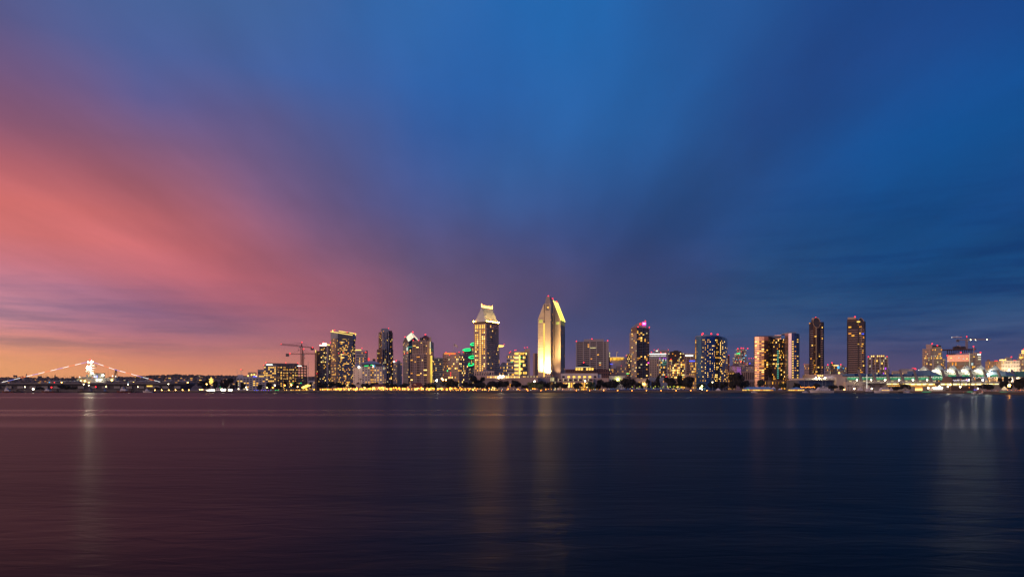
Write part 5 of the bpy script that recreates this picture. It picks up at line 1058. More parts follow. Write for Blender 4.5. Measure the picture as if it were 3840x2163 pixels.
# --- twin dark towers with slant-cut cylinders
def twin(label, x0, xs0, xs1, x1, ysh, cyl, cap, zrow, nf, right_lit):
    b = Bld('J', 1200, 'twin_tower', label, 'tower', 'twin dark towers', 'near_black')
    p = b.boxf(x0, x1, 34); z1 = b.z(ysh); W = x1-x0; wm = ('warm', 'amber', 'warm2')
    ch = 7.; Lp, Rp, Rb, Lb = p; d = (Rp-Lp).normalized(); n = Vector((d.y, -d.x)); pl = [Lp+d*2-n*0, lerp(Lp, Rp, (xs0-x0)/W), lerp(Lp, Rp, (xs1-x0)/W), Rp-d*2, Rp-n*ch, Rb, Lb, Lp-n*ch]
    b.facade(pl[0], pl[1], GZ, z1, 3, nf, .9, .62, .05, wm, dark='glass_night'); b.facade(pl[1], pl[2], GZ, z1, 4, nf, .6, .5, .05, wm); b.facade(pl[2], pl[3], GZ, z1, 2, nf, .9, .62, .06, wm, dark='glass_night'); b.core(pl, GZ, z1, skip=(0, 1, 2))
    zs = [GZ+(z1-GZ)*(j+.1)/nf for j in range(2, nf-3)]
    b.bands(pl[0], pl[1], zs, .7, .7, 'pink_tan', 'spandrel'); b.bands(pl[2], pl[3], zs, .7, .7, 'pink_tan', 'spandrel')
    cx0, cx1, yl, yr = cyl; a, c = b.boxf(cx0, cx1, 1, 1199)[:2]; m = (a+c)/2; r = (c-a).length/2; N = 20; m = m+Vector((0, r*.35)); f = b.ray((cx0+cx1)/2); er = Vector((f.y, -f.x))
    def ring(rad): return [m+er*math.cos(t)*rad-f*math.sin(t)*rad for t in [2*math.pi*k/N for k in range(N)]]
    R1 = ring(r); zl, zr = b.z(yl), b.z(yr); zmid = (zl+zr)/2
    def zc(q): t = (q-m).dot(er)/r; s = (q-m).dot(f)/r; return zmid+(zr-zl)/2*t+8*s*(1 if abs(zr-zl) > 4 else 1.1)
    cy = MB(); nb = len(cy.v); cy.v += [(q.x, q.y, GZ) for q in R1]+[(q.x, q.y, zc(q)) for q in R1]
    for k in range(N): cy.f.append((k, (k+1) % N, N+(k+1) % N, N+k))
    cy.build('cylinder', 'glass_brown', b.root); tp = MB(); tp.v += [(q.x, q.y, zc(q)-.5) for q in ring(r*.96)]; tp.f.append(tuple(range(N))); tp.build('slanted_roof', 'near_black', b.root)
    rg = ring(r*1.01)
    o = MB()
    for k in range(N): q, s = rg[k], rg[(k+1) % N]; o.tube((q.x, q.y, zc(q)), (s.x, s.y, zc(s)), .42, n=5)
    o.build('roof_ring', 'gold_wall', b.root)
    q = b.boxf(cap[0], cap[1], 14, 1208); MB().prism(q, z1, b.z(cap[2], 1208)).build('cap', 'tan', b.root); q = b.boxf(cap[0]-8, cap[1]+30, 20, 1206); MB().prism(q, z1+.02, b.z(cap[2]+32, 1206)).build('upper_block', 'dark_brown', b.root)
    # lit rooms on the cylinder
    rr = random.Random(right_lit)
    for k in range(24):
        t = math.radians(rr.uniform(35, 150)); q = m+er*math.cos(t)*(r+.08)-f*math.sin(t)*(r+.08); j = int(rr.triangular(2, nf-4, 4)); z = GZ+(z1-GZ)*(j+.5)/nf
        inst(wmesh('window', 2.6, .15, 1.7, rr.choice(wm+('dim', 'amber'))), 'window', b.root, (q.x, q.y, z), math.atan2((-f).y, (-f).x)+math.pi/2-(t-math.pi/2))
    for t0 in (135,):
        t = math.radians(t0); q = m+er*math.cos(t)*(r+.3)-f*math.sin(t)*(r+.3); MB().box(q.x-.5, q.x+.5, q.y-.5, q.y+.5, GZ, b.z(zrow)).build('copper_rib', 'rust', b.root)
    return b
mat('glass_brown', (.035,.022,.018), .15, .3, .3, .05, .6)
b = twin('left of the twin dark brown towers with slant-cut round tops', 245, 332, 444, 500, 170, (322, 444, 165, 190), (290, 406, 98), 240, 31, 3); b.beacon([(360, 95)], 1205, 1.6); b.beacon([(255, 190), (445, 190)], 1196, 1.0, 'amber', 'roof_lamp'); b.done()
b = twin('right and wider of the twin dark brown towers, its round top cut steeply', 888, 1072, 1098, 1208, 160, (1096, 1200, 150, 222), (900, 1042, 88), 250, 32, 9); b.beacon([(1026, 83)], 1205, 1.6); b.panel(1058, 1112, 157, 168, 'e_gold', 'lit_terrace', 1190); b.beacon([(1148, 369), (1162, 369), (1172, 369)], 1176, .8, 'e_blue', 'blue_lamp'); b.done()
simple('J', 1480, 162, 262, 884, 'low grey tower with red corner light, left of the left twin tower', 'pink_tan', 6, 11, .55, .55, .14, beacons=[(165, 880)])
def low_cluster():
    b = Bld('J', 1480, 'low_cluster', 'grey cluster of low towers with a turquoise lit wall between the twin towers', 'building', None, 'grey', at=700)
    for x0, x1, y0, m, nc in ((510, 612, 912, 'grey', 7), (602, 682, 868, 'dark_grey', 5), (655, 802, 905, 'concrete', 9), (775, 828, 895, 'blue_grey', 3), (800, 906, 932, 'tan', 7)):
        p = b.boxf(x0, x1, 22, 1480+(x1-x0)*.06); b.core(p, GZ, b.z(y0), skip=(0,), m=m); b.facade(p[0], p[1], GZ, b.z(y0), nc, 9, .6, .5, .12, ('warm', 'pale', 'dim'), m=m)
    b.panel(725, 762, 915, 962, 'e_cyan', 'turquoise_wall', 1474); b.panel(820, 838, 948, 960, 'e_cyan', 'turquoise_wall', 1474); b.panel(660, 745, 900, 912, 'bright', 'lit_roof_edge', 1474); b.beacon([(563, 895), (634, 862), (785, 890)], 1480, 1.4); b.beacon([(757, 1033)], 1466, 2, 'bright', 'flood_lamp'); b.done()
low_cluster()
def grid_condo():
    b = Bld('J', 1310, 'grid_condo', 'cream condo block of open balconies with white piers and red corner lights', 'building', None, 'cream')
    p = b.boxf(1242, 1588, 28); z1 = b.z(762); b.core(p, GZ, z1, skip=(0,)); b.facade(p[0], p[1], GZ, z1, 12, 13, .84, .68, .14, ('warm2', 'dim', 'pale', 'e_purple2', 'warm'), inset=1.6, dark='glass_dark')
    b.piers(p[0], p[1], [.01, .17, .2, .38, .59, .62, .82, .99], GZ, z1, 1.6, 1.4, 'warm_white'); b.bands(p[0], p[1], [GZ+(z1-GZ)*(j+.04)/13 for j in range(2, 13)], 1.1, .45, 'cream')
    q = b.boxf(1292, 1530, 16, 1318); zc = b.z(728, 1318); b.core(q, z1, zc, skip=(0,)); b.facade(q[0], q[1], z1, zc, 7, 1, .5, .5, .6, ('bright', 'warm2')); q = b.boxf(1588, 1612, 20, 1316); b.core(q, GZ, b.z(968), skip=(0,)); b.facade(q[0], q[1], GZ, b.z(968), 1, 5, .7, .6, .2)
    b.beacon([(1254, 758), (1570, 758)], 1306, 1.3); b.beacon([(1580, 932)], 1304, 1.4, 'e_orange', 'orange_lamp'); b.done()
grid_condo()
def k_tower():
    b = Bld('K', 1400, 'brown_green_tower', 'brown and green-glass condo tower behind the white sail roofs', 'tower', None, 'pink_tan', at=1100); wm = ('warm', 'warm2', 'pale', 'amber')
    p = b.boxf(886, 1068, 26); b.core(p, GZ, b.z(432), skip=(0,)); b.facade(p[0], p[1], GZ, b.z(432), 6, 20, .5, .55, .12, wm); p2 = b.boxf(1066, 1300, 26, 1398); b.core(p2, GZ, b.z(432), skip=(0,), m='greenish'); b.facade(p2[0], p2[1], GZ, b.z(432), 9, 20, .78, .7, .16, wm, m='greenish', dark='glass_dark')
    q = b.boxf(962, 1092, 18, 1404); b.core(q, b.z(432), b.z(338), m='pink_tan'); q = b.boxf(1092, 1282, 18, 1406); b.core(q, b.z(432), b.z(362), m='greenish', skip=(0,)); b.facade(q[0], q[1], b.z(432), b.z(388), 7, 2, .7, .6, .1, m='greenish')
    q = b.boxf(1300, 1366, 20, 1404); b.core(q, GZ, b.z(635), skip=(0,), m='concrete'); b.facade(q[0], q[1], GZ, b.z(635), 4, 12, .5, .5, .2, wm, m='concrete'); q = b.boxf(930, 1000, 10, 1392); b.core(q, GZ, b.z(600), skip=(0,), m='tan'); b.facade(q[0], q[1], GZ, b.z(600), 2, 12, .5, .5, .2, wm, m='tan')
    b.piers(p2[0], p2[1], [.13, .2], GZ, b.z(565), 2.2, 1.4, 'warm_white', 'white_fin'); b.bands(lerp(p2[0], p2[1], .0), lerp(p2[0], p2[1], .6), [b.z(572)], 1.6, 1.2, 'warm_white', 'white_ledge'); b.beacon([(1092, 327), (1200, 361)], 1402, 1.5); b.done()
k_tower()
def glass_office():
    b = Bld('L', 1400, 'glass_office', 'pink reflecting glass office below an unfinished steel building, flagpole beside it', 'office', None, 'mirror_pink')
    p = b.boxf(66, 530, 26); z1 = b.z(560); zm = b.z(700); b.core(p, GZ, z1, skip=(0,), m='slate'); b.facade(p[0], p[1], zm, z1, 14, 6, .93, .6, .05, ('bright', 'coolw'), m='mirror_pink', dark='mirror_pink', inset=.15); b.facade(p[0], p[1], GZ, zm, 14, 6, .9, .7, .3, ('dim', 'dimw', 'amber', 'dimlime'), m='mirror_brown', dark='glass_night', inset=.15)
    q = b.boxf(245, 530, 18, 1406); MB().prism(q, z1+.02, b.z(525, 1406)).build('roof_screen', 'violet_wall', b.root); q = b.boxf(530, 612, 24, 1402); b.core(q, GZ, b.z(522), m='slate', skip=(0,)); b.facade(q[0], q[1], GZ, b.z(522), 4, 12, .85, .8, .08, ('warm', 'coolw'), m='slate', dark='glass_night'); b.panel(532, 540, 525, 815, 'e_softw', 'lit_edge', 1398)
    q = b.boxf(612, 668, 20, 1406); b.core(q, GZ, b.z(505), m='tan'); b.panel(610, 645, 590, 606, 'warm2', 'lit_window', 1400); b.panel(618, 652, 800, 815, 'warm2', 'lit_window', 1400)
    q = b.boxf(668, 776, 20, 1404); b.core(q, GZ, b.z(508), m='slate', skip=(0,)); b.facade(q[0], q[1], GZ, b.z(508), 6, 12, .85, .8, .03, m='slate', dark='glass_night'); b.panel(700, 770, 540, 562, 'e_sign', 'sign', 1400); b.panel(712, 772, 594, 612, 'e_softw', 'lit_window', 1400); b.panel(712, 772, 640, 662, 'e_softw', 'lit_window', 1400)
    b.pole(620, 385, 565, .5, 'warm_white', 'flagpole', dY=-6); b.panel(622, 648, 410, 470, 'flag_red', 'flag', dY=-6, th=.2); b.beacon([(70, 574), (350, 508), (618, 384), (764, 508)], 1396, 1.6); b.done()
    b = Bld('L', 1500, 'unfinished_building', 'unfinished steel-floored building behind the pink glass office', 'construction', None, 'rust')
    p = b.boxf(72, 614, 26); zt = b.z(440); d = (p[1]-p[0]); ang = math.atan2(d.y, d.x); c = (p[0]+p[2])/2
    for j in range(9):
        z = GZ+(zt-GZ)*(j+1)/9; ex = 18 if j == 8 else 0; inst(wmesh('floor_slab', d.length+ex, 27+ex*.4, .9, 'rust'), 'floor_slab', b.root, (c.x-ex*.3, c.y, z-.5), ang)
    for i in range(13):
        for k in (0, 1): q = lerp(lerp(p[0], p[1], i/12), lerp(p[3], p[2], i/12), .06+.88*k); inst(wmesh('column', 1.0, 1.0, zt-GZ-1.2, 'steel_dark'), 'column', b.root, (q.x, q.y, (zt+GZ)/2-.6))
    o = MB(); r = random.Random(2)
    for k in range(16): q = lerp(p[0], p[1], r.uniform(.38, .72)); s = r.uniform(1.5, 4); o.box(q.x-s, q.x+s, q.y+6, q.y+12, zt+.05, zt+r.uniform(2, 7))
    o.build('roof_scaffold', 'steel_dark', b.root); MB().bar(P('L', 280, 362, 1496), P('L', 345, 388, 1496), 1.5, 1.2).build('boom', 'beige', b.root); b.done()
glass_office()
crane('L', 1500, 'lit tower crane with three lamps along its arm above the unfinished building', 474, 250, 436, 185, (985, 236), (275, 246), 250, beacons=[(476, 176)], lamps=[(557, 246), (660, 246), (900, 240)], lampm='l_white', cm='crane_yellow')
def cream_hotel():
    b = Bld('L', 1300, 'cream_hotel', 'long cream hotel with arched little windows, brightly lit on its right half', 'hotel', None, 'warm_white', at=1200)
    for x0, x1, y0, m, nc, lt in ((862, 1050, 692, 'gold_wall', 7, .35), (1050, 1198, 690, 'gold_wall', 3, .0), (1198, 1590, 680, 'warm_white', 12, .1)):
        p = b.boxf(x0, x1, 22, 1300 if x0 != 1050 else 1303); b.core(p, GZ, b.z(y0), skip=(0,), m=m); b.facade(p[0], p[1], GZ, b.z(y0), nc, 8, .42 if nc > 3 else .2, .5, lt, ('warm2', 'bright', 'warm'), m=m)
    for x0, x1, y0, m in ((900, 962, 655, 'brown'), (1276, 1340, 605, 'grey'), (1340, 1415, 605, 'greenish'), (1430, 1480, 650, 'blue_grey')): q = b.boxf(x0, x1, 12, 1308); MB().prism(q, b.z(690), b.z(y0)).build('roof_room', m, b.root)
    b.panel(1052, 1126, 676, 690, 'e_rednorm', 'red_sign', 1299); b.panel(1455, 1512, 668, 678, 'e_rednorm', 'red_sign', 1299); b.beacon([(1410, 605)], 1310, 1.5); b.beacon([(1175, 668), (1215, 662), (1245, 668), (1285, 660)], 1296, 1.3, 'bright', 'roof_lamp')
    for i, x in enumerate((1230, 1300, 1380, 1460, 1540, 950)):
        q = P('L', x, 880, 1284); l = bpy.data.lights.new('wash', 'SPOT'); l.energy = (7e4, 6e4, 3e4, 2.5e4, 2.5e4, 1e4)[i]; l.color = (1, .78, .48); l.spot_size = 1.6; l.spot_blend = 1; lo = bpy.data.objects.new('wash_beam', l); C0.objects.link(lo); lo.parent = b.root; lo.location = Vector((q.x, q.y, 12))-b.root.location
        lo.rotation_euler = (-Vector((q.x*.012, 14, 14))).to_track_quat('Z', 'Y').to_euler(); MB().box(q.x-.7, q.x+.7, q.y-.5, q.y+.5, 10.6, 11.8).build('floodlight', 'dark_grey', b.root)
    b.beacon([(1365, 873)], 1280, 1.5, 'l_warm', 'terrace_lamp'); b.done()
    b = Bld('L', 1350, 'corner_tower', 'cream balcony tower with glaring lit top cut by the right picture edge', 'tower', None, 'beige', at=1640)
    p = b.boxf(1566, 1760, 26); b.core(p, GZ, b.z(532), skip=(0,)); b.facade(p[0], p[1], GZ, b.z(532), 10, 12, .6, .6, .2, ('warm2', 'pale', 'warm')); q = b.boxf(1535, 1568, 20, 1356); b.core(q, GZ, b.z(632), skip=(0,)); b.facade(q[0], q[1], GZ, b.z(632), 2, 9, .7, .6, .1)
    q = b.boxf(1620, 1740, 14, 1356); b.core(q, b.z(532), b.z(455, 1356), skip=(0,)); b.facade(q[0], q[1], b.z(532), b.z(455, 1356), 4, 2, .8, .6, 0, fn=lambda i, j: 'bright'); b.bands(p[0], p[1], [GZ+(b.z(532)-GZ)*(j+.05)/12 for j in range(3, 12)], 1.2, .4, 'beige'); b.panel(1572, 1660, 600, 626, 'warm2', 'lit_floor_or_reflection', 1346); b.beacon([(1670, 442)], 1350, 1.6); b.done()
cream_hotel()
b = simple('K', 1290, 242, 890, 902, 'long low cream block with dark square windows and red rooftop signs behind the slanted fins', 'cream', 18, 4, .45, .5, .2, depth=20, fin=False, mats=('warm2', 'bright', 'warm')); q = b.boxf(415, 600, 14, 1294); MB().prism(q, b.z1, b.z(852)).build('penthouse', 'grey', b.root); q = b.boxf(600, 700, 14, 1294); MB().prism(q, b.z1, b.z(856)).build('penthouse', 'cream', b.root)
b.panel(802, 936, 868, 882, 'e_white', 'sign', 1284); b.panel(670, 725, 830, 842, 'e_rednorm', 'sign', 1284); b.panel(612, 686, 906, 928, 'e_white', 'lit_panel', 1286); b.beacon([(742, 853), (866, 857), (934, 857)], 1285, 1.6); b.done()
# ================================================================ convention centre on the right
def translucent(name, col, t=.45):
    m = bpy.data.materials.new(name); m.use_nodes = True; nt = m.node_tree; nt.nodes.clear(); N = nt.nodes.new
    d = N('ShaderNodeBsdfDiffuse'); d.inputs[0].default_value = (*col, 1); r = N('ShaderNodeBsdfTranslucent'); r.inputs[0].default_value = (*col, 1); x = N('ShaderNodeMixShader'); x.inputs[0].default_value = t
    n = N('ShaderNodeTexNoise'); n.inputs['Scale'].default_value = .4; mx = N('ShaderNodeMix'); mx.data_type = 'RGBA'; mx.inputs['A'].default_value = (*[c*.9 for c in col], 1); mx.inputs['B'].default_value = (*col, 1); nt.links.new(n.outputs['Fac'], mx.inputs['Factor'])
    nt.links.new(mx.outputs['Result'], d.inputs[0]); nt.links.new(mx.outputs['Result'], r.inputs[0])
    nt.links.new(d.outputs[0], x.inputs[1]); nt.links.new(r.outputs[0], x.inputs[2]); nt.links.new(x.outputs[0], N('ShaderNodeOutputMaterial').inputs[0]); MATS[name] = m
translucent('membrane', (.86,.86,.76), .6); translucent('tent_membrane', (.20,.42,.66), .35)
def lamp_point(parent, loc, energy, col, r=.5, name='lamp_glow'):
    l = bpy.data.lights.new(name, 'POINT'); l.energy = energy; l.color = col; l.shadow_soft_size = r
    o = bpy.data.objects.new(name, l); C0.objects.link(o); o.parent = parent; o.location = Vector(loc)-parent_loc(parent); return o
def convention():
    Y = 1100.; r = root('convention_center', (U('S', 3500)*Y, Y, GZ), 'long convention hall with green glass bays, slanted concrete fins and white sail roofs', 'building')
    def X(px, Yy=Y): return U('S', px)*Yy
    def Z(py, Yy=Y): return HC-(py-YH)/FPX*Yy
    def bx(name, m, x0, x1, y0, y1, Y0, Y1): return MB().box(X(x0, Y0), X(x1, Y0), Y0, Y1, Z(y1, Y0), Z(y0, Y0)).build(name, m, r)
    def bz(name, m, x0, x1, z0, z1, Y0, Y1): return MB().box(X(x0, Y0), X(x1, Y0), Y0, Y1, z0, z1).build(name, m, r)
    bz('lower_wall', 'concrete', 3172, 3990, GZ, Z(1437), 1102, 1180); bx('terrace_slab', 'concrete', 3172, 3990, 1431, 1436.5, 1092, 1180)
    bz('upper_wall', 'beige', 3174, 3492, Z(1431), Z(1411), 1110, 1175); bx('blue_roof_band', 'blue_roof', 3174, 3502, 1401.5, 1409, 1116, 1170)
    for k in range(7): bx('roof_panel', 'mirror_blue', 3205+k*43, 3218+k*43, 1401.5, 1408, 1115.5, 1116)
    bz('end_wall', 'cream', 3136, 3171, GZ, Z(1414, 1096), 1096, 1150); bz('stair_wall', 'cream', 3171, 3222, GZ, Z(1432, 1094), 1090, 1100)
    MB().prism([(X(3222, 1090), 1090), (X(3262, 1090), 1090), (X(3262, 1090), 1100), (X(3222, 1090), 1100)], GZ, [Z(1432, 1090), Z(1447, 1090), Z(1447, 1090), Z(1432, 1090)]).build('stair_wall', 'cream', r)
    # left block with roof terrace
    bz('glass_block', 'slate', 2992, 3136, GZ, Z(1424, 1100), 1104, 1150)
    gm = wmesh('glass_pane', 5.6, .2, 5.0, 'glass_blue')
    for i in range(10):
        for j in range(3): inst(gm, 'glass_pane', r, (X(2998, 1103)+i*5.95+3, 1103.8, 4.4+j*5.3))
    bx('roof_terrace', 'warm_white', 3018, 3138, 1417, 1424, 1098, 1150); bx('back_block', 'beige', 3058, 3170, 1403, 1418, 1130, 1180)
    for px, py in ((3060, 1416), (3072, 1418), (3094, 1416)): MB().ball((X(px, 1094), 1094, Z(py, 1094)), .9, 8, 5).build('terrace_lamp', 'l_blaze', r)
    for px in (3068, 3076, 3084): MB().ball((X(px, 1120), 1120, Z(1408, 1120)), 1.1, 7, 4).build('terrace_lamp', 'bright', r)
    d = MB(); n = 10
    for i in range(n): a0, a1 = math.pi*i/n, math.pi*(i+1)/n; xa, xb = 3126-14*math.cos(a0), 3126-14*math.cos(a1); za, zb = Z(1418-9*math.sin(a0)), Z(1418-9*math.sin(a1)); d.quad((X(xa), 1106, za), (X(xb), 1106, zb), (X(xb), 1125, zb), (X(xa), 1125, za)); d.quad((X(xa), 1106, Z(1418)), (X(xb), 1106, Z(1418)), (X(xb), 1106, zb), (X(xa), 1106, za))
    d.build('dome_tent', 'tent_white', r)
    # green glass bays between the fins
    pane = {}
    for k in range(-1, 6):
        x0 = 3230+52.4*k; lo = 3178 if k == -1 else x0
        n = 6
        for i in range(n):
            a, c = lo+(x0+43-lo)*i/n, lo+(x0+43-lo)*(i+1)/n; bx('green_pane', 'e_greenglass', a+.25, c-.25, 1414, 1423.6, 1108.6, 1109)
        for i in range(4): bx('ceiling_light', 'e_softw', lo+4+i*10, lo+10+i*10, 1413.6, 1415, 1108.2, 1108.5)
        bx('terrace_window', 'pale', lo+6, lo+16, 1427.5, 1430, 1108.6, 1109)
    for k in range(0, 12):
        xt = 3220+52.4*k; a = Vector((X(xt, 1112), 1112, Z(1386, 1112))); c = Vector((X(xt+15, 1092), 1092, Z(1429, 1092))); w = .95
        MB().hull([(a.x-w, a.y, a.z), (a.x+w, a.y, a.z), (a.x+w, a.y+4, a.z), (a.x-w, a.y+4, a.z)], [(c.x-w, c.y, c.z), (c.x+w, c.y, c.z), (c.x+w, c.y+5, c.z), (c.x-w, c.y+5, c.z)]).build('fin', 'fin_grey', r)
        if k < 6 or k in (8, 9):
            q = Vector((X(xt-6, 1086), 1086, Z(1424, 1086))); MB().ball(q, .85, 8, 5).build('terrace_lamp', 'l_blaze', r); MB().tube((q.x, q.y, Z(1436, 1086)), (q.x, q.y, q.z-.8), .2).build('lamp_post', 'pole', r); 
    # lit arcade below the terrace
    for k in range(56):
        x0 = 3326+k*7.5
        if k in (6, 7, 24, 25, 26): continue
        bx('lit_bay', ('e_arcade', 'e_arcade', 'e_yellow')[k % 3], x0+.4, x0+7.1, 1437.6, 1442.6 if 10 < k < 50 else 1440.5, 1100.6, 1101)
    for k in range(26): bx('lit_bay', 'warm', 3330+k*7, 3335+k*7, 1445, 1447, 1100.6, 1101)
    # sails
    for k in range(5):
        xl, xr = 3488+52.4*k, 3488+52.4*(k+1)+22; n, m = 22, 14; o = MB(); G = []
        zb = Z(1404, 1104); H = Z(1371, 1108)-zb
        for j in range(m+1):
            v = j/m; row = []
            for i in range(n+1):
                u = i/n; Yy = 1104+v*92; px = xl+(xr-xl)*u
                def cone(pu, pv, s): d_ = math.hypot((u-pu)*1.15, (v-pv)*1.0); return max(0, 1-d_/s)**1.9
                h = H*max(cone(12/22, 1/14, .95), cone(7/22, 10/14, .9)*1.1)*1.16+.08*H
                front = (1-v)**6*H*.18*(1-abs(2*((u+.28) % 1)-1))
                row.append((X(px, Yy*.5+550), Yy, zb-2.5+h+front))
            G.append(row)
        for g in G: o.v += g
        for j in range(m):
            for i in range(n): a = j*(n+1)+i; o.f.append((a, a+1, a+n+2, a+n+1))
        s = o.build('sail_roof', 'membrane', r)
        for p in s.data.polygons: p.use_smooth = True
        lamp_point(r, (X((xl+xr)/2-4, 1120), 1136, Z(1400, 1120)), 2.6e4, (1, .93, .68), 2.0)
        pk = Vector((X(xl+(xr-xl)*.53, 1108), 1109.5, zb-2.5+H*1.24)); MB().tube(pk-Vector((0, 0, 1.5)), pk+Vector((0, 0, 3)), .5, .25).build('mast_head', 'pole', r)
        bx('green_front', 'e_greenglass', xl+16, xl+44, 1405, 1412, 1106, 1106.4); bx('amber_entry', 'amber', xl+58, xl+64, 1415, 1425, 1101.4, 1101.8)
        for i in range(7): MB().ball((X(xl+6+i*6.4, 1098), 1098, Z(1413+(i*7 % 5), 1098)), .42, 6, 4).build('spot_lamp', 'e_white', r)
    for x0, x1, ye in ((3483, 3526, 1388), (3768, 3806, 1391)):
        MB().prism([(X(x0, 1100), 1098), (X(x1, 1100), 1098), (X(x1, 1100), 1160), (X(x0, 1100), 1160)], Z(1408, 1098), [Z(ye, 1098), Z(1406, 1098), Z(1404, 1098), Z(ye-1, 1098)]).build('blue_end_roof', 'blue_roof', r)
    bx('teal_roof', 'glass_teal', 3812, 3990, 1392, 1412, 1112, 1160); bx('green_front', 'e_greenglass', 3500, 3548, 1412, 1424, 1108.6, 1109)
    tag(r, r['label'])
mat('fin_grey', (.20,.18,.17)); em('e_greenglass', (.10,.46,.22), .62, var=.4, scale=.2); em('e_arcade', (1,.80,.40), 2.2, True)
convention()
# ================================================================ aircraft carrier museum ship on the left
def carrier():
    Y = 1190.; r = root('aircraft_carrier', (U('S', 340)*Y, Y, 0), 'grey aircraft carrier with flight deck, lit island marked 41 and coloured light strings', 'ship')
    def X(px, Yy=Y): return U('S', px)*Yy
    def Z(py, Yy=Y): return HC-(py-YH)/FPX*Yy
    zd = Z(1434.5); x0, x1 = X(-60), X(712); yc = Y+22
    # hull: loops from waterline to deck
    def loop(z, inset, bow):
        h = 16-inset; return [(x0+inset*1.5, yc-h, z), (x1-30-bow, yc-h, z), (x1-8-bow, yc-h*.55, z), (x1-bow, yc, z), (x1-8-bow, yc+h*.55, z), (x1-30-bow, yc+h, z), (x0+inset*1.5, yc+h, z)]
    MB().hull(loop(-1, 2.5, 14), loop(zd-5, 0, 4)).build('hull', 'navy_hull', r)
    MB().hull(loop(zd-5.02, -1, 3), loop(zd-2.2, -5, 0)).build('gallery', 'navy_hull', r); MB().hull(loop(zd-2.2, -6, 0), loop(zd, -6, 0)).build('flight_deck', 'deck_grey', r)
    for i in range(16): MB().box(x0+12+i*20, x0+22+i*20, yc-17.2, yc-16, zd-9.5, zd-5.5).build('sponson', 'ship_grey', r)
    q = [X(545), X(566)]; MB().box(q[0], q[1], yc-17.6, yc-17.0, Z(1449), Z(1441)).build('lit_hangar_opening', 'warm2', r); MB().box(X(543), X(598), yc-20, yc-16.2, Z(1453), Z(1450)).build('lift_platform', 'ship_grey', r); MB().box(X(566), X(592), yc-17.4, yc-16.6, Z(1449), Z(1436)).build('hangar_door', 'ship_grey', r)
    ya, yb = yc+2, yc+12; Yi = ya
    def X(px, Yy=Yi): return U('S', px)*Yy
    def Z(py, Yy=Yi): return HC-(py-YH)/FPX*Yy
    hullX = lambda px: U('S', px)*(Y+6)
    def bx(name, m, a, b, t, bt, d=0): return MB().box(X(a), X(b), ya-d, yb+d, Z(bt), Z(t)).build(name, m, r)
    isl = bx('island', 'ship_grey', 305, 398, 1417, 1434.2); MB().box(X(300), X(330), ya-1, yb+1, Z(1421), Z(1419.5)).build('bridge_deck', 'ship_grey', r); bx('bridge', 'ship_grey', 306, 330, 1412.5, 1417, .3)
    bx('funnel', 'ship_grey', 350, 381, 1400, 1417, .2); bx('funnel_cap', 'near_black', 349, 382, 1398.5, 1400, 1); bx('aft_house', 'ship_grey', 398, 434, 1416, 1430, -.5); bx('tower_base', 'ship_grey', 322, 346, 1404, 1412.4, -.5)
    me = textmesh('41', 6.0, 'e_number', .1); o = inst(me, 'number_41', r, (X(359.8), ya-.75, Z(1412.2))); o.rotation_euler = (math.pi/2, 0, 0); o.scale = (1.25, 1, 1)
    me = textmesh('41', 6.5, 'e_blue', .05); o = inst(me, 'number_outline', r, (X(359.8), ya-.5, Z(1412.2))); o.rotation_euler = (math.pi/2, 0, 0); o.scale = (1.32, 1, 1)
    ym = (ya+yb)/2; m = MB(); m.tube((X(334), ym, Z(1412)), (X(337), ym, Z(1351)), 1.2, .4); m.tube((X(328), ym, Z(1412)), (X(335), ym, Z(1378)), .6, .4); m.tube((X(342), ym, Z(1408)), (X(336), ym, Z(1378)), .6, .4); m.build('mast', 'ship_grey', r)
    for a, b, y in ((322, 348, 1388), (318, 340, 1394), (326, 350, 1380), (330, 352, 1370), (326, 346, 1362)): MB().box(X(a), X(b), ym-1.5, ym+1.5, Z(y)-.4, Z(y)+.4).build('yard', 'ship_grey', r)
    MB().box(X(317), X(325), ym-2, ym-1.2, Z(1392), Z(1387)).build('radar', 'ship_grey', r); MB().ball((X(354), ym, Z(1373.5)), .9, 7, 5).build('radar', 'near_black', r)
    # lattice mast aft with dark radar
    l = MB()
    for sx_ in (-1, 1):
        for sy_ in (-1, 1): l.bar((X(428)+sx_*2.6, ym+sy_*2.6, Z(1416)), (X(428)+sx_*1.0, ym+sy_*1.0, Z(1396)), .5, .5)
    for k in range(5): z = Z(1415-4*k); s = 2.5-.32*k; l.bar((X(428)-s, ym-s, z), (X(428)+s, ym-s, z+1.6), .35, .35); l.bar((X(428)+s, ym-s, z), (X(428)-s, ym-s, z+1.6), .35, .35)
    l.build('lattice_mast', 'steel_dark', r); MB().box(X(426), X(431), ym-1, ym+1, Z(1395), Z(1385)).build('radar', 'near_black', r); MB().box(X(422), X(434), ym-2, ym+2, Z(1396.5), Z(1395.3)).build('yard', 'steel_dark', r)
    for px, t in ((399, 1388), (196, 1412), (297, 1405)): MB().tube((X(px), ym, Z(1434)), (X(px), ym, Z(t)), .25, .12).build('whip_aerial', 'steel_dark', r)
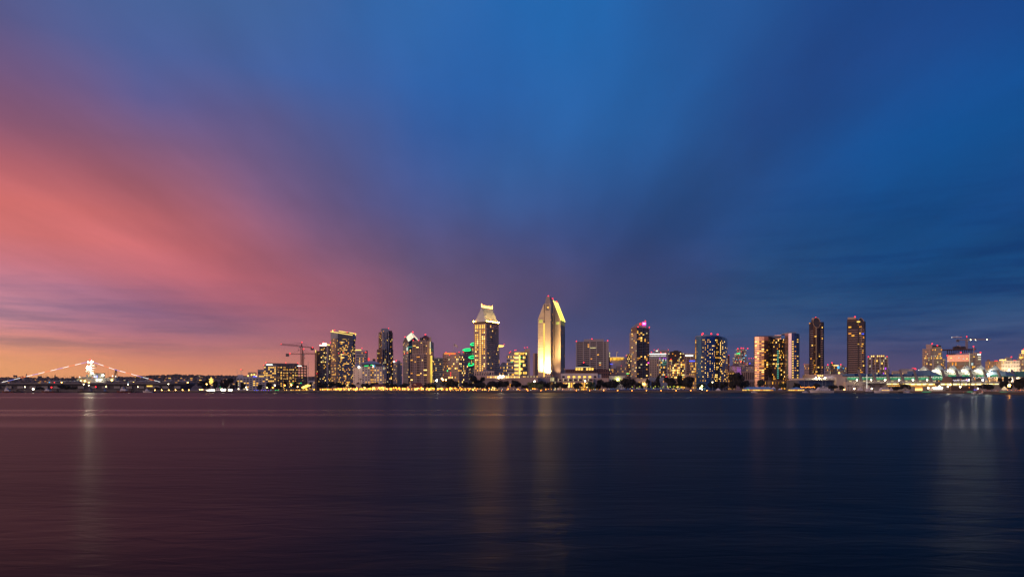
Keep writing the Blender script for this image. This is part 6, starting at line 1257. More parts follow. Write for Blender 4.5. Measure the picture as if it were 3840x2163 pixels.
    for px, py, rr, mm in ((344, 1356.5, 1.7, 'l_mast'), (331, 1358, 1.0, 'l_mast'), (330.5, 1378, 2.5, 'l_mast'), (346, 1399, 1.2, 'l_blaze'), (386, 1407, 1.3, 'l_blaze'), (364, 1424, .8, 'l_blaze'), (376, 1424, .95, 'l_blaze'), (318, 1428, .9, 'l_warm'), (303, 1427, .8, 'l_warm'), (419, 1425, 1.1, 'l_warm'), (371, 1436.5, .8, 'l_warm'), (333, 1434, .8, 'l_warm'),
                           (422, 1409, .9, 'e_white'), (434, 1411, .8, 'e_white'), (231, 1433, .8, 'l_warm'), (185, 1433, 1.0, 'e_cyan'), (204, 1433.5, .7, 'e_red'), (299, 1413, .8, 'e_white'), (500, 1431, .9, 'l_warm'), (704, 1434, .9, 'l_warm'), (481, 1434.5, .7, 'e_cyan'), (656, 1437, .8, 'e_cyan'), (338.5, 1348, .7, 'e_red'), (333, 1406, .7, 'warm2'), (333, 1411, .7, 'warm2')):
        MB().ball((X(px, ya-2), ya-2, Z(py, ya-2)), rr, 9, 6).build('ship_lamp', mm, r)
    for a, b, y in ((292, 304, 1419.6), (289, 303, 1423.2), (262, 280, 1428), (298, 304, 1416)): bx('lit_window_row', 'pale', a, b, y, y+1.1, 1.2)
    # dressing lines of red, white and blue lamps
    def line(p, q, n, start):
        for i in range(n):
            a = Vector(p).lerp(Vector(q), i/n); c = Vector(p).lerp(Vector(q), (i+1)/n); MB().tube(a, c, .24, n=5).build('light_string', ('e_string', 'e_sblue', 'e_string', 'e_sred')[(i+start) % 4], r)
    def pt(px, py): return (X(px, ya-3), ya-3, Z(py, ya-3))
    line(pt(7, 1433), pt(327, 1357), 14, 0); line(pt(350, 1357.5), pt(428, 1384.5), 4, 1); line(pt(428, 1384.5), pt(600, 1431.5), 8, 1)
    kids = list(r.children); ms_ = [k for k in kids if k.name.startswith('mast')][0]; im = (X(334), ym)
    for k in kids:
        n_ = k.name.split('.')[0]
        if n_ in ('bridge', 'bridge_deck', 'funnel', 'funnel_cap', 'aft_house', 'tower_base', 'number_41', 'number_outline', 'lit_window_row'): k.parent = isl
        elif n_ in ('yard', 'radar'): k.parent = ms_
    return r
em('e_number', (.85,.9,1), 2.2); em('e_string', (1,.95,.95), 2.2); em('e_sblue', (.25,.28,1), 1.5); em('e_sred', (1,.16,.05), 1.6); em('l_mast', (1,.90,.62), 100, True)
carrier()
def jet_mesh():
    f = MB(); n = 8
    prof = [(-8, .15), (-6, .6), (-2, 1.1), (3, 1.15), (6, .9), (8, .5)]
    for (xa, ra), (xb, rb) in zip(prof, prof[1:]): f.hull([(xa, ra*math.cos(2*math.pi*k/n), 2.2+ra*math.sin(2*math.pi*k/n)) for k in range(n)], [(xb, rb*math.cos(2*math.pi*k/n), 2.2+rb*math.sin(2*math.pi*k/n)) for k in range(n)])
    w = MB(); w.prism([(-1, 1), (2.5, 5.5), (4, 5.5), (4, 1)], 2.0, 2.2); w.prism([(-1, -1), (4, -1), (4, -5.5), (2.5, -5.5)], 2.0, 2.2); w.prism([(5.5, .8), (7.5, 3), (8.5, 3), (8, .8)], 2.2, 2.35); w.prism([(5.5, -.8), (8, -.8), (8.5, -3), (7.5, -3)], 2.2, 2.35)
    t = MB(); t.hull([(4.5, -.1, 3), (8, -.1, 3), (8.6, -.1, 6), (7.2, -.1, 6)], [(4.5, .1, 3), (8, .1, 3), (8.6, .1, 6), (7.2, .1, 6)])
    g = MB(); 
    for p in ((-5, 0), (2.5, 1.2), (2.5, -1.2)): g.tube((p[0], p[1], 0), (p[0], p[1], 1.6), .18)
    c = MB(); c.ball((-4, 0, 3.0), 1.0, 8, 5, .6)
    return [('fuselage', f.mesh('fuselage', 'ship_grey')), ('wing', w.mesh('wing', 'ship_grey')), ('tail_fin', t.mesh('tail_fin', 'ship_grey')), ('landing_gear', g.mesh('landing_gear', 'steel_dark')), ('canopy', c.mesh('canopy', 'glass_dark'))]
JET = jet_mesh(); zdeck = HC-(1434.5-YH)/FPX*1190
for i, (px, rz, lb) in enumerate([(208, .2, 'grey jet parked near the left half of the carrier deck, beside a blue lamp'), (240, 2.9, 'pale jet on the carrier deck left of the island'), (280, .4, 'white-lit jet nosed against the left foot of the carrier island'), (412, .3, 'pale jet beneath the orange lamp right of the carrier island'), (442, 2.6, 'small jet on the deck just right of the lattice mast'), (494, -.3, 'jet with raised blue tail fin halfway along the right deck'), (530, .2, 'low grey jet on deck above the lit hangar door'), (566, 2.8, 'jet by the right end of the light string'), (624, .1, 'pale green jet with tail up on the right deck'), (668, .5, 'jet near the bow beside a cyan lamp'), (690, .2, 'jet with tall tail fin at the carrier bow')]):
    Yj = 1196; x = U('S', px)*Yj; j = root('jet_aircraft', (x, Yj, zdeck+.01), lb, 'aircraft', 'aircraft parked on the flight deck'); j.rotation_euler[2] = rz
    fu = None
    for n, me in JET:
        o = bpy.data.objects.new(n, me); C0.objects.link(o); o.parent = fu if n == 'canopy' else j; fu = fu or o
# ================================================================ trees
def crown_mesh(kind, seed, n=1300):
    r = random.Random(seed); o = MB(); lobes = []
    for k in range(16):
        a = r.uniform(0, 2*math.pi); q = r.uniform(.15, .72)
        if kind == 'flat': lobes.append((math.cos(a)*q, math.sin(a)*q, r.uniform(.35, .8)-.25*q*q, r.uniform(.2, .34)))
        elif kind == 'tall': lobes.append((math.cos(a)*q*.7, math.sin(a)*q*.7, r.uniform(.1, .9), r.uniform(.18, .32)))
        else: lobes.append((math.cos(a)*q, math.sin(a)*q, r.uniform(.2, .8), r.uniform(.22, .36)))
    for k in range(n):
        lx, ly, lz, lr = r.choice(lobes); d = Vector((r.gauss(0, 1), r.gauss(0, 1), r.gauss(0, 1))).normalized()*lr*r.uniform(.55, 1.08)
        p = Vector((lx+d.x, ly+d.y, lz+d.z*.75)); a = Vector((r.gauss(0, 1), r.gauss(0, 1), r.gauss(0, 1))).normalized(); b = a.orthogonal().normalized(); s = r.uniform(.035, .085)
        o.quad(p-a*s, p+b*s*.7, p+a*s, p-b*s*.7)
    for lx, ly, lz, lr in lobes: o.ball((lx, ly, lz), lr*.8, 7, 5, .75)
    return o
def limbs_mesh(seed):
    r = random.Random(seed); o = MB(); o.tube((0, 0, -1), (.03, 0, .05), .075, .055, 7)
    for k in range(6): a = 2*math.pi*k/6+r.random(); o.tube((.02, 0, r.uniform(-.25, .1)), (math.cos(a)*.5, math.sin(a)*.5, r.uniform(.3, .6)), .04, .015, 5)
    return o
CROWN = {}
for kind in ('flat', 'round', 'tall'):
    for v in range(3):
        for m in ('leaf_unlit', 'leaf', 'leaf_lit'): 
            if v == 0 or m == 'leaf_unlit': CROWN[(kind, v, m)] = crown_mesh(kind, 10*v+len(kind)).mesh('crown', m)
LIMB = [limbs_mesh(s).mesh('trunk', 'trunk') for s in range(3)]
TN = 0
def tree(t, x0, x1, yt, Y, label, kind='round', m='leaf_unlit', trunk=None, group='waterfront trees', gz=GZ):
    global TN; TN += 1
    xm = (x0+x1)/2; w = (U(t, x1)-U(t, x0))*Y/2; X_ = U(t, xm)*Y; zt = ZZ(t, yt, Y); h = zt-gz; th = trunk if trunk is not None else h*.14
    o = root('broadleaf_tree' if kind != 'flat' else 'spreading_tree', (X_, Y, gz), label, 'tree', group); v = TN % 3 if m == 'leaf_unlit' else 0
    c = bpy.data.objects.new('crown', CROWN[(kind, v, m)]); C0.objects.link(c); c.parent = o; c.location = (0, 0, th); c.scale = (w*1.4, w*1.1, (h-th)*1.1); c.rotation_euler[2] = TN*1.3
    l = bpy.data.objects.new('trunk', LIMB[TN % 3]); C0.objects.link(l); l.parent = o; l.location = (0, 0, th); s = max(th, (h-th)*.4); l.scale = (min(w, 6)*.9, min(w, 6)*.9, th if th > .5 else .5)
    return o
def palm_mesh(seed):
    r = random.Random(seed); c = MB()
    for k in range(15):
        a = 2*math.pi*k/15+r.uniform(-.2, .2); up_ = r.uniform(-.1, .8); pr = Vector((0, 0, 0)); w = .22
        for s in range(1, 6):
            f = s/5; q = Vector((math.cos(a)*f, math.sin(a)*f, up_*f-1.0*f*f*.8)); side = Vector((-math.sin(a), math.cos(a), 0))*.10*(1-f*.7)
            c.quad(pr-side, pr+side+Vector((0, 0, -.05)), q+side*.9+Vector((0, 0, -.05)), q-side*.9); pr = q
    return c
PALM = [palm_mesh(s).mesh('crown', 'leaf_unlit') for s in range(3)]; PT = MB().tube((0, 0, 0), (.02, 0, 1), 1.0, .6, 7).mesh('trunk', 'trunk')
def palm(t, x, yt, Y, label, s=3.0, gz=GZ, group='palms on the waterfront'):
    global TN; TN += 1
    X_ = U(t, x)*Y; zt = ZZ(t, yt, Y)-s*.35; o = root('palm_tree', (X_, Y, gz), label, 'tree', group)
    c = bpy.data.objects.new('crown', PALM[TN % 3]); C0.objects.link(c); c.parent = o; c.location = (.1, 0, zt-gz); c.scale = (s, s, s); c.rotation_euler[2] = TN
    l = bpy.data.objects.new('trunk', PT); C0.objects.link(l); l.parent = o; l.scale = (.35, .35, zt-gz)
# left park by the white hotel
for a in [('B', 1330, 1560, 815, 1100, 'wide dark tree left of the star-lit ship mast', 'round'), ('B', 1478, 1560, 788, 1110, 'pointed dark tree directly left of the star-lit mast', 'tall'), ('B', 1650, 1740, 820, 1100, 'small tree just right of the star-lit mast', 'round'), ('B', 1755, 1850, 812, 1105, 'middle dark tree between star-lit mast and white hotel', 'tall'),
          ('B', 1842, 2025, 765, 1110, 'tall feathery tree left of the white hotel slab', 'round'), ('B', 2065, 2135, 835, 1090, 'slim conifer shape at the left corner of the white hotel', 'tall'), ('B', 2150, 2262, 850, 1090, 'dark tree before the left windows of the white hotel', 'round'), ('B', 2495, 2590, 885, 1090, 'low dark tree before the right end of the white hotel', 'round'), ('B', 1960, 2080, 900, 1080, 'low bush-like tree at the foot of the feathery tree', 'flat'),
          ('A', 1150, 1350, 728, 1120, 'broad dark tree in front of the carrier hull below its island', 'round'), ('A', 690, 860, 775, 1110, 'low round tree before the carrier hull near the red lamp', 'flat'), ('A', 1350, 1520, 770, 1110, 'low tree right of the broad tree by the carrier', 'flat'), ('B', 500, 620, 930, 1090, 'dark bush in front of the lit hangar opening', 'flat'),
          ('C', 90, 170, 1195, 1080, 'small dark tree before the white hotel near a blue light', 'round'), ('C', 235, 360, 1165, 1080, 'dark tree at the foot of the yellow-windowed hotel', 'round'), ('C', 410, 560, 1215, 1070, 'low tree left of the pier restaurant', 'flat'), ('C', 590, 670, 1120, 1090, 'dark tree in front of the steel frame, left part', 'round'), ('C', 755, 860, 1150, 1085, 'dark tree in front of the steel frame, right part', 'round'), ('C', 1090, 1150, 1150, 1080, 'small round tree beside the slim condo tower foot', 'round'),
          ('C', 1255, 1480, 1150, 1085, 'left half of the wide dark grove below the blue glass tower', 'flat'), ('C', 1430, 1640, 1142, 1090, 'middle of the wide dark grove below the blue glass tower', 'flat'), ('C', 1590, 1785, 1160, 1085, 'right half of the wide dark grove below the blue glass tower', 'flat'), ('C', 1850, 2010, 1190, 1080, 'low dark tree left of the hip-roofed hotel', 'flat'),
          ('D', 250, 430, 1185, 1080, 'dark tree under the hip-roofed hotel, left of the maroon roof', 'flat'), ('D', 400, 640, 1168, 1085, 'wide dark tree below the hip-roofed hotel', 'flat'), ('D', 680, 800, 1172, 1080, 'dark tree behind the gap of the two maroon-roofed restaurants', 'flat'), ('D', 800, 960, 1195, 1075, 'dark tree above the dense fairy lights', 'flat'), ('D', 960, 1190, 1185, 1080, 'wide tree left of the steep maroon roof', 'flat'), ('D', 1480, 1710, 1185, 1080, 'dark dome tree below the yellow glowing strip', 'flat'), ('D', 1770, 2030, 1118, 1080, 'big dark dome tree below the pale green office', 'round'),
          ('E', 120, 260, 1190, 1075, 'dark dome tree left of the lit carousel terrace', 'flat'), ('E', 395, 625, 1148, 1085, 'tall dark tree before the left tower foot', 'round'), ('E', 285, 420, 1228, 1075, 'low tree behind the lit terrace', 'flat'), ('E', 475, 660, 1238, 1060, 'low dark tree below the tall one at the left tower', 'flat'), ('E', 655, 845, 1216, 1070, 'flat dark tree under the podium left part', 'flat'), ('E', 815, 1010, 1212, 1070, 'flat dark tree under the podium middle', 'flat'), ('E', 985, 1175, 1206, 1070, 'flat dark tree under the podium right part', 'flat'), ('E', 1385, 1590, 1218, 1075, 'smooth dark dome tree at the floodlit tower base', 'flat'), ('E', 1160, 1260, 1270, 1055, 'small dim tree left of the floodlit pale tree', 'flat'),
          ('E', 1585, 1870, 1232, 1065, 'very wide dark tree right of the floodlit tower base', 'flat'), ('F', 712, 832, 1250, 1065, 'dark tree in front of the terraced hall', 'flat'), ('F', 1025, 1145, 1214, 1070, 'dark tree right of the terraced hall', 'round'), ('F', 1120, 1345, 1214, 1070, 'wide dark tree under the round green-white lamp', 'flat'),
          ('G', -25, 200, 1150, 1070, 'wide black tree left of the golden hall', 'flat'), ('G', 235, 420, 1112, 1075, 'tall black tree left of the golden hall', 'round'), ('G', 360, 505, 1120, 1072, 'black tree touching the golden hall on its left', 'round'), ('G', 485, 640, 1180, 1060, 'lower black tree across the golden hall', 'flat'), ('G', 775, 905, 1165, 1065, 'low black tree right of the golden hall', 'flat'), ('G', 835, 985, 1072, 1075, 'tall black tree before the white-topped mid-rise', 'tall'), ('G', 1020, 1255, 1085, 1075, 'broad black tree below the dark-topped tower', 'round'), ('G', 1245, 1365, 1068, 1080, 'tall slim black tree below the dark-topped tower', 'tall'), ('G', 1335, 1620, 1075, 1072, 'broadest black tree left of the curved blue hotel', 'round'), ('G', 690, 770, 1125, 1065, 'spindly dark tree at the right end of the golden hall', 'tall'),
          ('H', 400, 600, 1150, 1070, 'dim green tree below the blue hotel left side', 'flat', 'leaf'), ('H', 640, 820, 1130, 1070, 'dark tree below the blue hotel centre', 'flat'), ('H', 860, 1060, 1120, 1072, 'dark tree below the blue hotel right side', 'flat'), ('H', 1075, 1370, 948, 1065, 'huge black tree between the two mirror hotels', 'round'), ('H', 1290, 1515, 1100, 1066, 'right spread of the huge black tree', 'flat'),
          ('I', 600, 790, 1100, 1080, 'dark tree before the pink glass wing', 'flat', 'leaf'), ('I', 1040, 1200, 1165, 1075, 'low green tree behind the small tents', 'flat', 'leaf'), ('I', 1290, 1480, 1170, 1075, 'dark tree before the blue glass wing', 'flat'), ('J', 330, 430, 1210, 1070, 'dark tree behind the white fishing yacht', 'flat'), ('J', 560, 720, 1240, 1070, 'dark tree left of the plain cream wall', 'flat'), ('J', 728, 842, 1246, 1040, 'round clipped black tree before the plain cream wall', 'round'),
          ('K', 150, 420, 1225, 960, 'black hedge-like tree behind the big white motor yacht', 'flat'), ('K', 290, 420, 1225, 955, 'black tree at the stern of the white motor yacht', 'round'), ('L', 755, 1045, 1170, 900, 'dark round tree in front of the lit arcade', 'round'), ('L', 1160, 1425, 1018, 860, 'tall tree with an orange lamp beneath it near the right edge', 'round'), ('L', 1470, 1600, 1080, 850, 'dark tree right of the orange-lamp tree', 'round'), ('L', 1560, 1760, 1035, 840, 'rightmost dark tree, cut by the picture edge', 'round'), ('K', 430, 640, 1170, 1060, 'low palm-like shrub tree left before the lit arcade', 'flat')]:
    tree(*a[:6], kind=a[6], m=a[7] if len(a) > 7 else 'leaf_unlit')
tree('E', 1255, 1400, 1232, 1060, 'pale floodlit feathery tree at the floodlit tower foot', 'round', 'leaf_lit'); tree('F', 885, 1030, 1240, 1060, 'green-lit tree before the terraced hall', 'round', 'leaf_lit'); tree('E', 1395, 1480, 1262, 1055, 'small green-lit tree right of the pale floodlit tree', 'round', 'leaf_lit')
for a in [('D', 262, 1085, 1100, 'single palm before the hip-roofed hotel wall', 3.6), ('D', 890, 1072, 1100, 'palm before the small pale tower', 2.6), ('J', 915, 1235, 1030, 'leftmost of the row of palms before the cream stair wall', 3), ('J', 965, 1232, 1032, 'second palm from the left before the cream stair wall', 3.2), ('J', 1055, 1236, 1030, 'third palm, standing alone before the cream stair wall', 3.2), ('J', 1170, 1228, 1034, 'fourth palm, beside the orange-lit stair foot', 2.8), ('J', 1285, 1222, 1034, 'fifth palm, right of the lit sailboat mast', 2.8), ('J', 1345, 1246, 1030, 'low palm before the small lit wall', 2.8), ('J', 1465, 1242, 1030, 'palm at the left end of the lit arcade', 3.2), ('K', 985, 1160, 1060, 'palm across the lit arcade near the stage', 3), ('K', 1245, 1075, 1085, 'palm on the terrace under the green glass', 2.6), ('J', 1040, 1195, 1060, 'tiny palm above the cream wall', 2.2), ('I', 1235, 1068, 1120, 'palm against the pink glass of the right wing', 3.2)]:
    palm(*a[:5], s=a[5])
# ================================================================ restaurants and terraces on the quay
def lit_hall(t, x0, x1, yw, yr, Y, label, nc, wall='cream', roof='maroon', fn=None, f=.55, rows=1, depth=12, hf=.66, wf=.62, name='restaurant', cat='restaurant'):
    b = Bld(t, Y, name, label, cat, None, wall); p = b.boxf(x0, x1, depth); z1 = b.z(yw); b.core(p, GZ, z1, skip=(0,))
    b.facade(p[0], p[1], GZ, z1, nc, rows, wf, hf, .82, ('l_fest2', 'warm', 'bright', 'amber', 'l_fest2'), fn=fn or (lambda i, j: R.choice(['l_fest2', 'warm', 'bright', 'amber', 'dim', 'glass_dark', 'warm2'])), inset=.5, mbm=.3)
    if yr is not None: hip(up(p, 1.04), z1+.02, b.z(yr), f, roof, b.root)
    return b
em('l_fest2', (1,.42,.05), 2.4, True)
b = lit_hall('C', 572, 912, 1294, 1258, 1010, 'pier restaurant on posts with bright arcade and tiered dark roofs', 16, 'wood', 'near_black', hf=.72); q = b.boxf(592, 706, 8, 1014); zz = b.z(1262, 1014); b.core(q, b.z(1294), zz, skip=(0,)); b.facade(q[0], q[1], b.z(1285), zz, 6, 1, .6, .5, .9, ('warm2', 'pale')); hip(up(q, 1.1), zz+.02, b.z(1205, 1014), .15, 'near_black', b.root, 'tower_roof'); b.done()
b = lit_hall('C', 915, 1108, 1294, 1270, 1012, 'right part of the pier restaurant with open lit bays', 9, 'wood', 'near_black'); b.done()
b = Bld('C', 1020, 'lit_canopy', 'glowing yellow slanted canopy roof beside the pier restaurant', 'canopy', None, 'gold_wall', at=1020); a = [P('C', 935, 1258, 1016), P('C', 962, 1285, 1012), P('C', 1112, 1222, 1012), P('C', 1050, 1206, 1020)]; MB().hull(a, [q+Vector((0, .6, .8)) for q in a]).build('canopy', 'e_gold', b.root)
for x in (955, 1040): q = P('C', x, 1250, 1018); MB().tube((q.x, q.y, GZ), (q.x, q.y, q.z), .3).build('post', 'wood', b.root)
for k, (t, x0, x1, yw, yr, lb, nc) in enumerate([('C', 1290, 1520, 1272, None, 'low open lamp-lit terrace under the dark grove', 10), ('C', 1525, 1700, 1266, 1250, 'flat-roofed lit cafe with pinkish roof under the blue glass tower', 8), ('C', 1705, 1900, 1264, 1240, 'wide lit cafe with dark low roof before the hip-roofed hotel', 9), ('C', 1905, 2073, 1262, 1250, 'arched lit arcade left of the small gate tower', 8),
       ('D', 190, 470, 1268, None, 'long lit arcade with round arches below the hip-roofed hotel', 12), ('D', 480, 735, 1240, 1195, 'restaurant with long maroon roof and dazzling white front', 9), ('D', 790, 1145, 1262, None, 'open garden terrace full of dense fairy lights', 16), ('D', 1205, 1450, 1262, 1172, 'restaurant with steep maroon roof, dormer and white-lit front', 9), ('D', 1480, 1650, 1275, None, 'low lit kiosk row right of the steep maroon roof', 7), ('D', 1680, 1750, 1280, None, 'single glaring lit kiosk between dark trees', 3), ('D', 1770, 1920, 1272, None, 'short row of glaring lit kiosks under the big dome tree', 6)]):
    b = lit_hall(t, x0, x1, yw, yr, 1022+k % 3*3, lb, nc, 'gold_wall' if yr is None else 'pink_tan', 'maroon')
    if 'dormer' in lb: q = b.boxf(1262, 1300, 6, 1024); MB().prism(q, b.z(1222), b.z(1195)).build('dormer', 'cream', b.root); b.panel(1275, 1290, 1200, 1216, 'dimw', 'dormer_window', 1023); g = b.boxf(1186, 1212, 10, 1024); MB().prism(g, GZ, b.z(1185)).build('gable_end', 'beige', b.root); g = b.boxf(1130, 1192, 8, 1024); MB().prism(g, GZ, b.z(1238)).build('side_wing', 'beige', b.root); b.panel(1160, 1180, 1246, 1254, 'glass_dark', 'window', 1023)
    b.done()
b = lit_hall('E', 140, 520, 1312, 1290, 1022, 'two-level terrace with strings of lights below the flag office', 20, 'wood', 'near_black', rows=2, hf=.4, wf=.7); b.done()
b = Bld('D', 1035, 'gate_tower', 'little white gate tower with pyramid roof before the hip-roofed hotel', 'tower', None, 'warm_white'); p = b.boxf(180, 245, 6); b.core(p, GZ, b.z(1195)); hip(up(p, 1.5), b.z(1195)+.02, b.z(1168), .1, 'dark_brown', b.root); b.done()
b = lit_hall('E', 620, 860, 1335, None, 1025, 'low market stalls lit white-yellow under the podium trees', 10, 'wood', hf=.5); b.done()
b = lit_hall('E', 1478, 1528, 1318, 1300, 1020, 'small kiosk with two bright windows below the floodlit tower', 2, 'wood', 'dark_brown', hf=.6, wf=.55, name='kiosk', cat='kiosk'); b.done()
b = lit_hall('F', 815, 912, 1318, None, 1020, 'orange-lit stall row below the green-lit tree', 5, 'wood', hf=.6, name='kiosk', cat='kiosk'); b.done()
# ================================================================ tents
def tent(t, x0, x1, ye, yp, Y, label, ridge=.0, m='tent_blue', wallm=None, lit=None, depth=None, name='event_tent', group=None, nb=6):
    b = Bld(t, Y, name, label, 'tent', group, m); p = b.boxf(x0, x1, depth or min(18, (U(t, x1)-U(t, x0))*Y)); ze = b.z(ye); zp = b.z(yp); mid = lerp(lerp(p[0], p[1], .5-ridge/2), lerp(p[3], p[2], .5-ridge/2), .5); mid2 = lerp(lerp(p[0], p[1], .5+ridge/2), lerp(p[3], p[2], .5+ridge/2), .5)
    def v(q, z): return (q.x, q.y, z)
    o = MB(); o.quad(v(p[0], ze), v(p[1], ze), v(mid2, zp), v(mid, zp)); o.quad(v(p[2], ze), v(p[3], ze), v(mid, zp), v(mid2, zp)); o.tri(v(p[1], ze), v(p[2], ze), v(mid2, zp)); o.tri(v(p[3], ze), v(p[0], ze), v(mid, zp)); o.build('canopy', m, b.root)
    for q in p: MB().tube(v(q, GZ), v(q, ze), .15).build('pole', 'pole', b.root)
    if lit:
        for i in range(nb):
            a, c = lerp(p[0], p[1], (i+.06)/nb), lerp(p[0], p[1], (i+.94)/nb); d = Vector((0, 1.5)); MB().prism([a+d, c+d, c+d*1.1, a+d*1.1], GZ+.05, ze-.5).build('lit_side', lit if i % 4 != 3 else 'amber', b.root)
    elif wallm: MB().prism([p[0]+Vector((0, .6)), p[1]+Vector((0, .6)), p[2], p[3]], GZ+.02, ze-.3).build('side_wall', wallm, b.root)
    return b
tent('I', 332, 942, 1290, 1245, 1000, 'long blue marquee with warmly lit open side', .72, 'tent_blue', lit='warm2', nb=12, depth=16); tent('I', 1225, 1542, 1290, 1248, 1000, 'peaked blue marquee with bright patterned side near the yachts', .05, 'tent_blue', lit='warm2', nb=7, depth=18)
tent('I', 893, 978, 1272, 1240, 1010, 'small pointed tent at the right end of the long marquee', 0, 'tent_white', 'tent_blue'); tent('I', 1018, 1105, 1298, 1270, 1004, 'small pale pointed tent between the two marquees', 0, 'tent_white', 'fence_blue')
tent('H', 800, 905, 1290, 1255, 1000, 'pale blue pointed tent left of the huge black tree', 0, 'tent_white', 'tent_white'); tent('H', 960, 1115, 1255, 1215, 1005, 'dark pavilion roof beside the huge black tree', 0, 'near_black'); tent('H', 408, 460, 1285, 1262, 1005, 'small blue pointed tent below the blue hotel', 0, 'tent_blue', 'fence_blue')
for i, x in enumerate([8, 55, 98, 240, 300, 360, 405, 455, 520, 560, 600, 640, 690, 735, 790, 850, 905, 960, 1095, 1150, 1205, 1290, 1340]):
    tent('G', x-22, x+22, 1298, 1280-(i*7 % 5), 1012+(i % 3)*3, 'small blue-white market tent in the row behind the blue fence', 0, 'tent_blue' if i % 3 else 'tent_white', 'tent_white', name='market_tent', group='market tents behind the blue fence')
em('tent_glow', (1,.72,.42), .9)
tent('L', 1210, 1318, 1258, 1215, 800, 'glowing cream tent beside the orange-lamp tree', 0, 'tent_glow', 'tent_glow')
b = Bld('G', 1003, 'site_fence', 'long dark blue cloth fence along the quay below the market tents', 'fence', at=700)
for i in range(34):
    x0, x1 = -20+i*46, -20+(i+1)*46-2; b.panel(x0, x1, 1302, 1342, 'fence_blue', 'fence_panel', 1003, .08, 0)
    q = P('G', x0, 1340, 1003); MB().tube((q.x, q.y+.2, GZ), (q.x, q.y+.2, ZZ('G', 1301, 1003)), .08).build('fence_post', 'pole', b.root)
# ================================================================ lamps
LM = {}
def lamp(t, x, y, label, group, m='l_orange', r=.55, Y=None, name='street_lamp', pole=True):
    Y = Y or shoreY(sx(t, x))+5; p = P(t, x, y, Y); o = root(name, (p.x, p.y, GZ), label, 'lamp', group); k = (m, r)
    if k not in LM: LM[k] = MB().ball((0, 0, 0), r, 8, 5).mesh('globe', m)
    g = bpy.data.objects.new('globe', LM[k]); C0.objects.link(g); g.parent = o; g.location = (0, 0, p.z-GZ)
    if p.z-GZ > r+.2: po = MB().tube((p.x, p.y, GZ), (p.x, p.y, p.z-r*.8), .12, .09).build('post', 'pole', o); g.parent = po
    return o
for t, pts in {'G': [175, 435, 697, 963, 1235, 1500, 1792], 'F': [105, 285, 768, 946, 1137, 1328], 'E': [150, 240, 295, 410, 520, 697, 880, 1257, 1445]}.items():
    for x in pts: lamp(t, x, {'G': 1325, 'F': 1357, 'E': 1355}[t], 'low orange lamp at the edge of the quay', 'orange lamps along the quay')
for x in (165, 405, 797, 1117): lamp('L', x, 1328, 'low orange lamp on the bank before the concert crowd', 'orange lamps before the crowd', r=.42)
for t, x, y, rr in [('C', 1180, 1295, .9), ('C', 1375, 1290, .7), ('C', 1412, 1288, .7), ('C', 1470, 1293, .8), ('C', 1617, 1292, .9), ('C', 1772, 1290, 1.0), ('C', 1953, 1290, .9), ('D', 60, 1290, .8), ('D', 130, 1292, .9), ('D', 270, 1285, .9), ('D', 420, 1282, .9), ('D', 440, 1290, .8), ('D', 830, 1280, .8), ('D', 880, 1270, .8), ('D', 930, 1272, .8), ('D', 985, 1270, .8), ('D', 1050, 1280, .8), ('D', 1090, 1285, .8), ('D', 1500, 1290, .8), ('D', 1640, 1285, .8), ('D', 1710, 1300, .9), ('D', 1800, 1295, .8), ('D', 1880, 1290, .8), ('E', 310, 1330, .8), ('E', 422, 1330, .9), ('E', 1117, 1330, .7), ('E', 1240, 1330, .7), ('E', 1328, 1325, .7), ('E', 1360, 1328, .7), ('E', 975, 1328, .8), ('C', 1030, 1285, .9)]:
    lamp(t, x, y, 'warm globe lamp among the lit quayside restaurants', 'globe lamps of the restaurants', 'l_fest3', rr, 1012)

